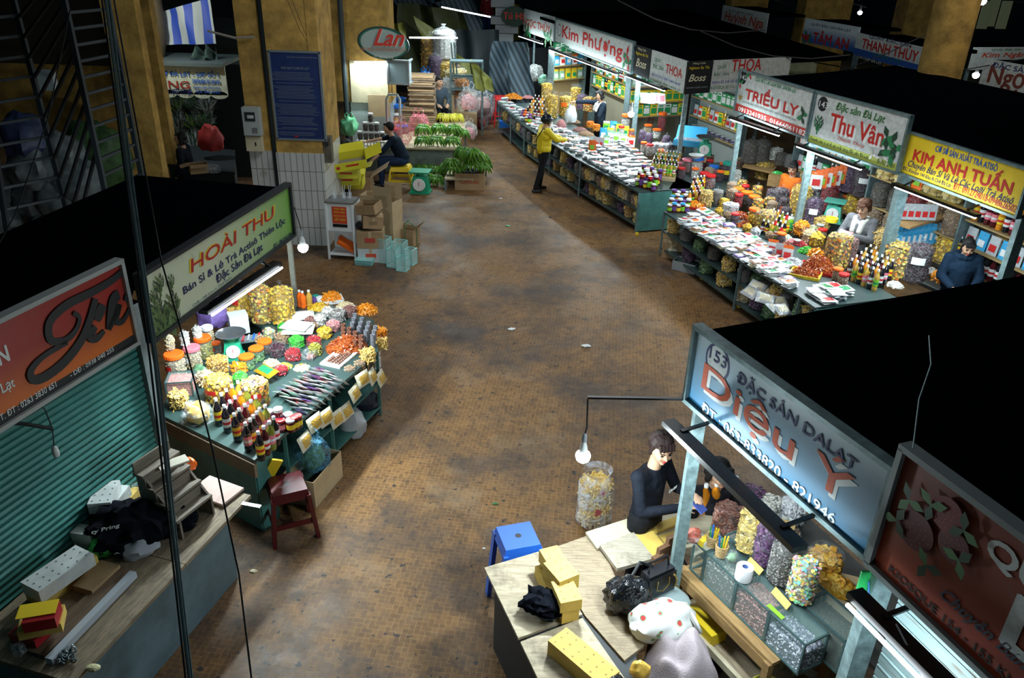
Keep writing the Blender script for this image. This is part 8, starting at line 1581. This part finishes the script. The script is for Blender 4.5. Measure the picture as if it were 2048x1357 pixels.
crowd([cA_(250,960),cA_(420,1030),cA_(420,900),cA_(380,880)],2,1,[('sack','strips'),('tub','nuts')],'near the shutter corner','bags near the shutter corner',.5)
crowd([cA_(620,830),cA_(840,800),cA_(800,760),cA_(680,790)],2,1,[('tub','greenfruit'),('tub','redfruit')],'between the fat chip bags and tubs','tubs behind the chip bags',.5)
crowd([cc(400,520),cc(1010,830),cc(1090,780),cc(470,480)],9,1,[('tub','chips'),('heap','redstrips'),('tub','nuts'),('tub','whitering'),('jar','darkfruit')],'behind the middle-row packets','small goods behind the middle-row packets')
crowd([cc(480,400),cc(1000,620),cc(1100,520),cc(620,330)],7,3,[('sack','mixchips'),('jar','nuts'),('sack','darkfruit'),('jar','redfruit'),('sack','nuts'),('tub','pinkfruit')],'on the middle row, inner side','inner goods of the middle row',1.3)
crowd([cc(1000,640),cc(1330,800),cc(1400,700),cc(1120,560)],5,2,[('tub','nuts'),('sack','strips'),('tub','candy'),('jar','palenuts')],'before the scarf woman','goods before the scarf woman')
crowd([P(1620,560,ZB),P(1680,590,ZB),P(1690,540,ZB),P(1640,530,ZB)],3,1,[('jar','nuts'),('sack','darkfruit')],'left of the stepped bottles','goods left of the stepped bottles')
crowd([P(1760,600,ZB),P(1900,560,ZB),P(1880,530,ZB),P(1790,560,ZB)],4,1,[('heap','whiteflake'),('heap','nuts'),('tub','orangestrips')],'before the hooded woman','goods before the hooded woman')
crowd([P(1195,280,ZB),P(1330,330,ZB),P(1345,300,ZB),P(1215,255,ZB)],8,2,[('jar','whiteflake'),('tub','nuts'),('jar','redfruit'),('sack','violet'),('tub','pinkfruit')],'behind the far-row pouches','inner goods of the far row',1.4)
crowd([P(1065,215,ZB),P(1150,255,ZB),P(1175,238,ZB),P(1085,205,ZB)],6,1,[('tub','pinkfruit'),('heap','nuts'),('tub','candy')],'at the foot of the tall chip bags','goods at the foot of the chip bags')
crowd([P(1345,368,ZB),P(1480,372,ZB),P(1475,340,ZB),P(1370,330,ZB)],5,2,[('jar','darkfruit'),('sack','nuts'),('jar','whiteflake')],'in the gap between the two right rows','goods between the two right rows',1.2)
deck('back counter of the corner stall carrying jars',[P(1338,378,ZB),P(1490,385,ZB),P(1500,325,ZB),P(1370,325,ZB)],ZB,top=GT,side=GT,body=True,name='market_table')
# ================================================================== PEOPLE
def remesh(mb,vox,name,mats,sm=True):
    me=bpy.data.meshes.new('t');me.from_pydata(mb.v,[],mb.f);o=bpy.data.objects.new('t',me);COL.objects.link(o)
    r=o.modifiers.new('r','REMESH');r.mode='VOXEL';r.voxel_size=vox;s=o.modifiers.new('s','SMOOTH');s.iterations=3;s.factor=.5
    dg=bpy.context.evaluated_depsgraph_get();dg.update();x=bpy.data.meshes.new_from_object(o.evaluated_get(dg));bpy.data.objects.remove(o);bpy.data.meshes.remove(me)
    x.name=name;x.materials.clear();x.materials.append(mats);x.polygons.foreach_set('use_smooth',[True]*len(x.polygons));return x
def cap(mb,a,b,ra,rb,n=12):mb.tube([a,b],[ra,rb],n);mb.ball(a,ra,n);mb.ball(b,rb,n)
STAND=dict(pe=(0,0,.86),ch=(0,0,1.17),ne=(0,.01,1.34),he=(0,-.015,1.48),sL=(.165,0,1.29),sR=(-.165,0,1.29),eL=(.21,.02,1.04),eR=(-.21,.02,1.04),wL=(.20,-.10,.84),wR=(-.20,-.10,.84),hL=(.085,0,.84),hR=(-.085,0,.84),kL=(.10,-.02,.46),kR=(-.10,-.02,.46),aL=(.10,.02,.08),aR=(-.10,.02,.08))
SKIN=mat('skin',(.55,.32,.20),rough=.55);LIP=mat('lip',(.55,.04,.05));EYE=mat('eye_dark',(.01,.008,.008),rough=.2);HAIRB=mat('hair_black',(.010,.008,.008),rough=.65,spec=.3);HAIRN=mat('hair_brown',(.06,.022,.010),rough=.65,spec=.3)
def person(label,loc,rz,J=None,top=(.02,.02,.03),legs=(.01,.01,.012),hair=HAIRB,style='short',yaw=0.,pitch=0.,vox=.012,topm=None,extra=None,sc=1.,puff=1.):
    j={k:V(v) for k,v in {**STAND,**(J or {})}.items()};H=Matrix.Rotation(yaw,3,'Z')@Matrix.Rotation(pitch,3,'X');h=j['he'];hp=lambda x,y,z:h+H@V((x,y,z))
    b=MB();fr=max(.0085,vox*.85)
    b.ball(h,(.074,.090,.102),18,R=H);b.ball(hp(0,-.025,-.055),(.052,.055,.055),14,R=H);cap(b,hp(0,-.088,.01),hp(0,-.104,-.018),.009,.013,8);b.ball(hp(0,-.078,-.052),(.022,.016,.012),8,R=H);b.ball(hp(0,-.07,-.088),(.022,.02,.018),8,R=H)
    for s in (-1,1):b.ball(hp(s*.074,.005,-.005),(.010,.018,.028),8,R=H);b.ball(hp(s*.035,-.068,-.025),.026,8)
    cap(b,j['ne']-V((0,0,.03)),hp(0,.015,-.06),.052,.046);b.ball(j['pe'],(.13,.10,.11),14);cap(b,j['pe'],j['ch'],.10,.12);b.ball(j['ch'],(.15,.10,.13),14)
    for s in 'LR':
        S,E,Wp=j['s'+s],j['e'+s],j['w'+s];cap(b,j['ch']+(S-j['ch'])*.3+V((0,0,.03)),S,.07,.052);cap(b,S,E,.046,.037);cap(b,E,Wp,.036,.025)
        d=(Wp-E).normalized();u=d.cross(V((0,0,1)));u=u.normalized() if u.length > .1 else V((1,0,0));g=u.cross(d).normalized();g=-g if g.z > 0 else g;th=1 if s == 'L' else -1
        p0=Wp+d*.045;cap(b,Wp,p0+d*.02,.025,.030,10);b.ball(p0+d*.015,(.034,.034,.026),10)
        for f in range(4):o=p0+d*.04+u*(f-1.5)*.019;L=(.032,.038,.036,.028)[f];m_=o+d*L+g*.010;e_=m_+d*L*.55+g*L*.75;cap(b,o,m_,fr,fr*.95,7);cap(b,m_,e_,fr*.95,fr*.8,7)
        o=Wp+d*.03-u*th*.028;cap(b,o,o+d*.03-u*th*.022+g*.012,fr*1.15,fr,7);cap(b,o+d*.03-u*th*.022+g*.012,o+d*.055-u*th*.018+g*.03,fr,fr*.85,7)
        cap(b,j['h'+s],j['k'+s],.075,.05);cap(b,j['k'+s],j['a'+s],.05,.034)
    body=mkobj('person',remesh(b,vox,'person',SKIN));body.location=loc;body.rotation_euler=(0,0,rz);body.scale=(sc,)*3;tag(body,label,'person')
    t=MB();p=puff;t.ball(j['pe']+V((0,0,.05)),(.155*p,.125*p,.12),14);cap(t,j['pe']+V((0,0,.04)),j['ch'],.125*p,.135*p);t.ball(j['ch']+V((0,0,.01)),(.172*p,.125*p,.15),16);t.ball(j['ne']-V((0,0,.055)),(.08*p,.065*p,.04),12)
    for s in 'LR':cap(t,j['ch']+(j['s'+s]-j['ch'])*.4+V((0,0,.03)),j['s'+s],.085*p,.066*p);cap(t,j['s'+s],j['e'+s],.060*p,.050*p);cap(t,j['e'+s],j['w'+s]-(j['w'+s]-j['e'+s])*(.08 if not (extra or {}).get('short') else .75),.050*p,.038*p)
    mkobj('jacket',remesh(t,vox,'jacket',topm or mat('cloth_%02d%02d%02d' % tuple(int(x*99) for x in top),top,rough=.8,spec=.12,bump=.5,bscale=20)),body)
    l=MB();l.ball(j['pe'],(.15,.12,.12),14)
    for s in 'LR':cap(l,j['h'+s],j['k'+s],.09,.064);cap(l,j['k'+s],j['a'+s],.062,.045)
    mkobj('trousers',remesh(l,vox,'trousers',mat('trousers_%02d%02d%02d' % tuple(int(x*99) for x in legs),legs,rough=.8,spec=.15)),body)
    for s in 'LR':f=MB();a=j['a'+s];fd=V((j['k'+s].x-j['h'+s].x,-.25,0)).normalized();cap(f,a-V((0,0,.03))-fd*.03,a-V((0,0,.045))+fd*.14,.042,.034);mkobj('shoe',remesh(f,vox,'shoe',BLACK),body)
    for s in (-1,1):
        e=MB();e.ball(hp(s*.030,-.082,.012),(.014,.008,.006),8,R=H);e.obj('eye',EYE,body);e=MB();e.bar(hp(s*.014,-.089,.032),hp(s*.046,-.078,.032),.006,.006);e.obj('eyebrow',HAIRB,body)
    e=MB();e.ball(hp(0,-.092,-.050),(.019,.008,.008),8,R=H);e.obj('mouth',LIP,body)
    c=MB()
    if style == 'helmet':
        c.ball(hp(0,.01,.035),(.115,.130,.105),18,R=H);c.ball(hp(0,-.09,.04),(.09,.05,.015),10,R=H);mkobj('helmet',remesh(c,vox,'helmet',mat('helmet_black',(.01,.014,.02),rough=.2)),body);c=MB();c.tube([hp(.09,0,-.02),hp(.05,-.04,-.11),hp(0,-.05,-.125),hp(-.05,-.04,-.11),hp(-.09,0,-.02)],.007,6);c.obj('chin_strap',BLACK,body);c=MB()
    c.ball(hp(0,.028,.030),(.082,.086,.094),18,R=H)
    if style != 'short':
        c.ball(hp(0,.075,.03),(.07,.05,.07),12,R=H)
        for s in (-1,1):cap(c,hp(s*.068,.0,.04),hp(s*.074,.01,-.05),.022,.018)
        for f in range(5):cap(c,hp((f-2)*.026,-.050,.088),hp((f-2)*.027,-.086,.055),.016,.008,8)
    else:cap(c,hp(-.04,-.055,.075),hp(.045,-.06,.07),.026,.026)
    if style == 'pony':cap(c,hp(0,.09,.07),hp(.02,.15,.02),.035,.03);cap(c,hp(.02,.15,.02),hp(.03,.15,-.16),.03,.012)
    if style == 'bun':c.ball(hp(0,.085,.08),.04,10)
    if style == 'bob':
        for s in (-1,1):cap(c,hp(s*.07,.03,.02),hp(s*.078,.02,-.09),.03,.026)
        cap(c,hp(-.05,.07,-.06),hp(.05,.07,-.06),.04,.04)
    hm=remesh(c,max(.007,vox*.8),'hair',hair);ho=mkobj('hair',hm,body)
    if vox < .011:
        c=MB()
        for i in range(64):
            a=2*PI*i/64+rnd.uniform(-.04,.04);fr_=math.sin(a) < -.45;e1=.62 if fr_ else rnd.uniform(-.35,-.15)
            c.tube([hp(.090*math.cos(a)*math.cos(e),.022+.097*math.sin(a)*math.cos(e),.030+.103*math.sin(e)) for e in (1.45,1.1,.8,(.8+e1)/2 if fr_ else .3,e1-(.35 if fr_ else 0))],[.004,.007,.008,.007,.004],5)
        c.obj('hair_strands',hair,ho)
    if style == 'cap':c=MB();c.ball(hp(0,.01,.05),(.088,.10,.075),14,R=H);c.ball(hp(0,-.11,.045),(.06,.055,.010),10,R=H);mkobj('cap',remesh(c,vox,'cap',mat('cap_dark',(.03,.028,.02))),body)
    ex=extra or {}
    if 'collar' in ex:
        c=MB()
        for i in range(14):a=2*PI*i/14;c.ball(j['ne']+V((.10*math.cos(a),.085*math.sin(a)-.01,-.03-.05*(math.sin(a) < -.5))),.042,8)
        for s in (-1,1):cap(c,j['ne']+V((s*.06,-.10,-.06)),j['ch']+V((s*.05,-.14,-.02)),.045,.04)
        o=mkobj('collar',remesh(c,vox,'collar',mat('fleece',ex['collar'],rough=.95,bump=1,bscale=70)),body)
    if 'hood' in ex:c=MB();[c.ball(j['ne']+V((.11*math.cos(a),.10*math.sin(a)+.02,-.01)),.055,8) for a in [2*PI*i/12 for i in range(12)]];mkobj('hood',remesh(c,vox,'hood',mat('cloth_%02d%02d%02d' % tuple(int(x*99) for x in top),top)),body)
    if 'strap' in ex:c=MB();c.tube([j['sR']+V((.03,-.11,.03)),j['ch']+V((0,-.16,-.05)),j['pe']+V((.15,-.05,.15)),j['ch']+V((.09,.15,-.12)),j['ch']+V((-.03,.155,.0)),j['sR']+V((.03,.10,.05)),j['sR']+V((.03,-.11,.03))],.012,6);c.obj('shoulder_strap',BLACK,body)
    if 'print' in ex:text_obj(body,ex['print'],.02,.12,1.14,1.165,-.165,SWHITE,.01)
    return body
def at_head(px,py,z,head=(0,-.015),rz=0.):p=P(px,py,z);return V((p.x,p.y,0))
sit=lambda h:dict(pe=(0,.05,h+.08),hL=(.09,.03,h+.06),hR=(-.09,.03,h+.06),kL=(.12,-.36,h+.05),kR=(-.12,-.36,h+.05),aL=(.12,-.36,.08),aR=(-.12,-.36,.08),ch=(0,0,h+.38),ne=(0,-.01,h+.55),he=(0,-.04,h+.69),sL=(.165,0,h+.50),sR=(-.165,0,h+.50),eL=(.22,-.06,h+.27),eR=(-.22,-.06,h+.27),wL=(.12,-.26,h+.22),wR=(-.12,-.26,h+.22))
# shopper in the yellow jacket
PZ=(.88,.68,.02);bp_=P(1084,382,0)
person('shopper in a black helmet and bright yellow jacket reaching over the far counter',bp_,math.radians(112),dict(eL=(.23,-.20,1.12),wL=(.17,-.46,1.06),eR=(-.22,-.18,1.12),wR=(-.16,-.42,1.10),aR=(-.12,.22,.08),kR=(-.11,.10,.46),he=(0,-.04,1.47)),PZ,style='helmet',extra={'strap':1},puff=1.2,topm=mat('yellow_puffer',PZ,rough=.5,bump=.7,bscale=14))
q=P(1203,193,1.47);person('seller in a dark jacket with white fleece collar handing over a white bag',V((q.x,q.y,0)),math.radians(-72),dict(eR=(-.30,-.25,1.30),wR=(-.32,-.52,1.30),eL=(.22,-.12,1.05),he=(0,-.06,1.50)),(.015,.025,.04),style='bob',extra={'collar':(.7,.68,.62)},puff=1.1,pitch=.3,sc=1.0)
q=P(1141,247,ZB);plastic_bag('white carrier bag held up between seller and shopper',V((q.x,q.y,ZB+.03)),.14,mat('white_carrier',(.72,.76,.76),rough=.35),3,True,h=1.6)
# woman in black by the tables
q=P(1325,890,1.47);person('woman in a black top looking down at the phone, beside the pale table',V((q.x-.07,q.y-.05,0)),math.radians(46),dict(he=(.0,-.06,1.50),ne=(0,-.02,1.35),eL=(.22,-.10,1.06),wL=(.09,-.31,1.17),eR=(-.22,-.10,1.05),wR=(-.04,-.32,1.13)),(.008,.010,.016),style='fringe',hair=mat('hair_dark_brown',(.022,.010,.008),rough=.65,spec=.3),yaw=-.5,pitch=.30,vox=.008,extra={'print':'ON A DAY'},puff=.9)
mb=MB();mb.box((0,0,0),(.075,.15,.010));o=mb.obj('phone',mat('phone_blue',(.08,.12,.4),rough=.2));rr=math.radians(46);o.location=V((q.x-.07,q.y-.05,0))+Matrix.Rotation(rr,3,'Z')@V((.03,-.40,1.17));o.rotation_euler=(.5,0,rr);tag(o,'mobile phone held by the woman in black','phone')
q=P(1436,938,1.12);person('seated child-height person with dark hair behind the tube lamp',V((q.x,q.y,0)),math.radians(20),sit(.42),(.02,.02,.025),style='bob',pitch=.3)
stool('low stool under the seated person behind the tube lamp',V((q.x,q.y+.02,0)),.2,BLACK,.42,.3)
# scarf woman
q=P(1730,418,1.46);person('woman with a brown ponytail and fluffy white scarf using her phone',V((q.x,q.y,0)),math.radians(-48),dict(he=(0,-.06,1.49),eL=(.23,-.10,1.06),wL=(.07,-.36,1.14),eR=(-.23,-.10,1.06),wR=(-.08,-.36,1.14)),(.13,.13,.14),style='pony',hair=HAIRN,pitch=.42,extra={'collar':(.68,.68,.62)},puff=1.15,vox=.010)
rr=math.radians(-48);mb=MB();mb.box((0,0,0),(.20,.11,.014));o=mb.obj('phone',mat('phone_case_red',(.22,.03,.03),rough=.3));o.location=V((q.x,q.y,0))+Matrix.Rotation(rr,3,'Z')@V((0,-.45,1.18));o.rotation_euler=(.5,0,rr);tag(o,'phone in a dark red case held by the woman with the scarf','phone')
q=P(1935,492,1.30);person('woman in a dark blue hooded jacket looking down below the yellow sign',V((q.x,q.y,-.18)),math.radians(-15),dict(he=(0,-.06,1.48),eL=(.24,-.08,1.06),wL=(.12,-.30,.98),eR=(-.24,-.08,1.06),wR=(-.12,-.30,.98)),(.010,.025,.05),style='bun',pitch=.4,extra={'hood':1},puff=1.3)
q=P(1587,338,1.32);person('seller half hidden by bags, dark hair and orange sleeve',V((q.x,q.y,-.15)),math.radians(-60),None,(.75,.16,.02),style='bun',yaw=.4,pitch=.3)
# men at the banana stall
q=P(803,372,0);stool('bright yellow plastic stool under the man in the navy shirt',q,0,C('yellow'),.44,.46);S_=sit(.44);S_.update(wL=(.20,-.55,.50),eL=(.22,-.30,.72),wR=(-.14,-.55,.82),eR=(-.22,-.26,.86),ch=(0,-.08,.80),ne=(0,-.14,.97),he=(0,-.20,1.09),sL=(.165,-.12,.92),sR=(-.165,-.12,.92))
person('man in a navy polo shirt and jeans sitting on the yellow stool',q,math.radians(-85),S_,(.010,.018,.032),(.015,.03,.07),style='short',yaw=-.3,extra={'short':1},sc=1.12)
q=P(692,288,1.15);person('man in a dark cap behind the yellow fruit cartons',V((q.x,q.y,-.35)),math.radians(70),None,(.01,.012,.016),style='cap',yaw=.0)
q=P(877,170,1.42);person('seller in a grey jacket sitting among the bags behind the bananas',V((q.x,q.y,.28)),math.radians(25),sit(.42),(.06,.085,.11),style='short',yaw=.5,sc=1.1);mb=MB();mb.box((0,.05,.34),(.5,.45,.68));o=mb.obj('seat_crate',CARD);o.location=(q.x,q.y,0);tag(o,'crate the grey-jacketed seller sits on','crate')
q=PY(973,85,29);person('distant person in a red jacket and blue jeans with back turned',V((q.x,q.y,q.z)),math.radians(150),None,(.30,.03,.04),(.02,.05,.14),vox=.018,puff=1.15);mb=MB();mb.box((q.x,q.y+.5,q.z/2),(6,3,q.z));tag(mb.obj('raised_platform',DARK),'dark raised platform the distant person stands on','platform')
q=P(362,275,1.5);person('person in dark clothes in profile inside the flower stall',V((q.x,q.y,0)),math.radians(-90),None,(.008,.010,.014),style='bob',vox=.016)
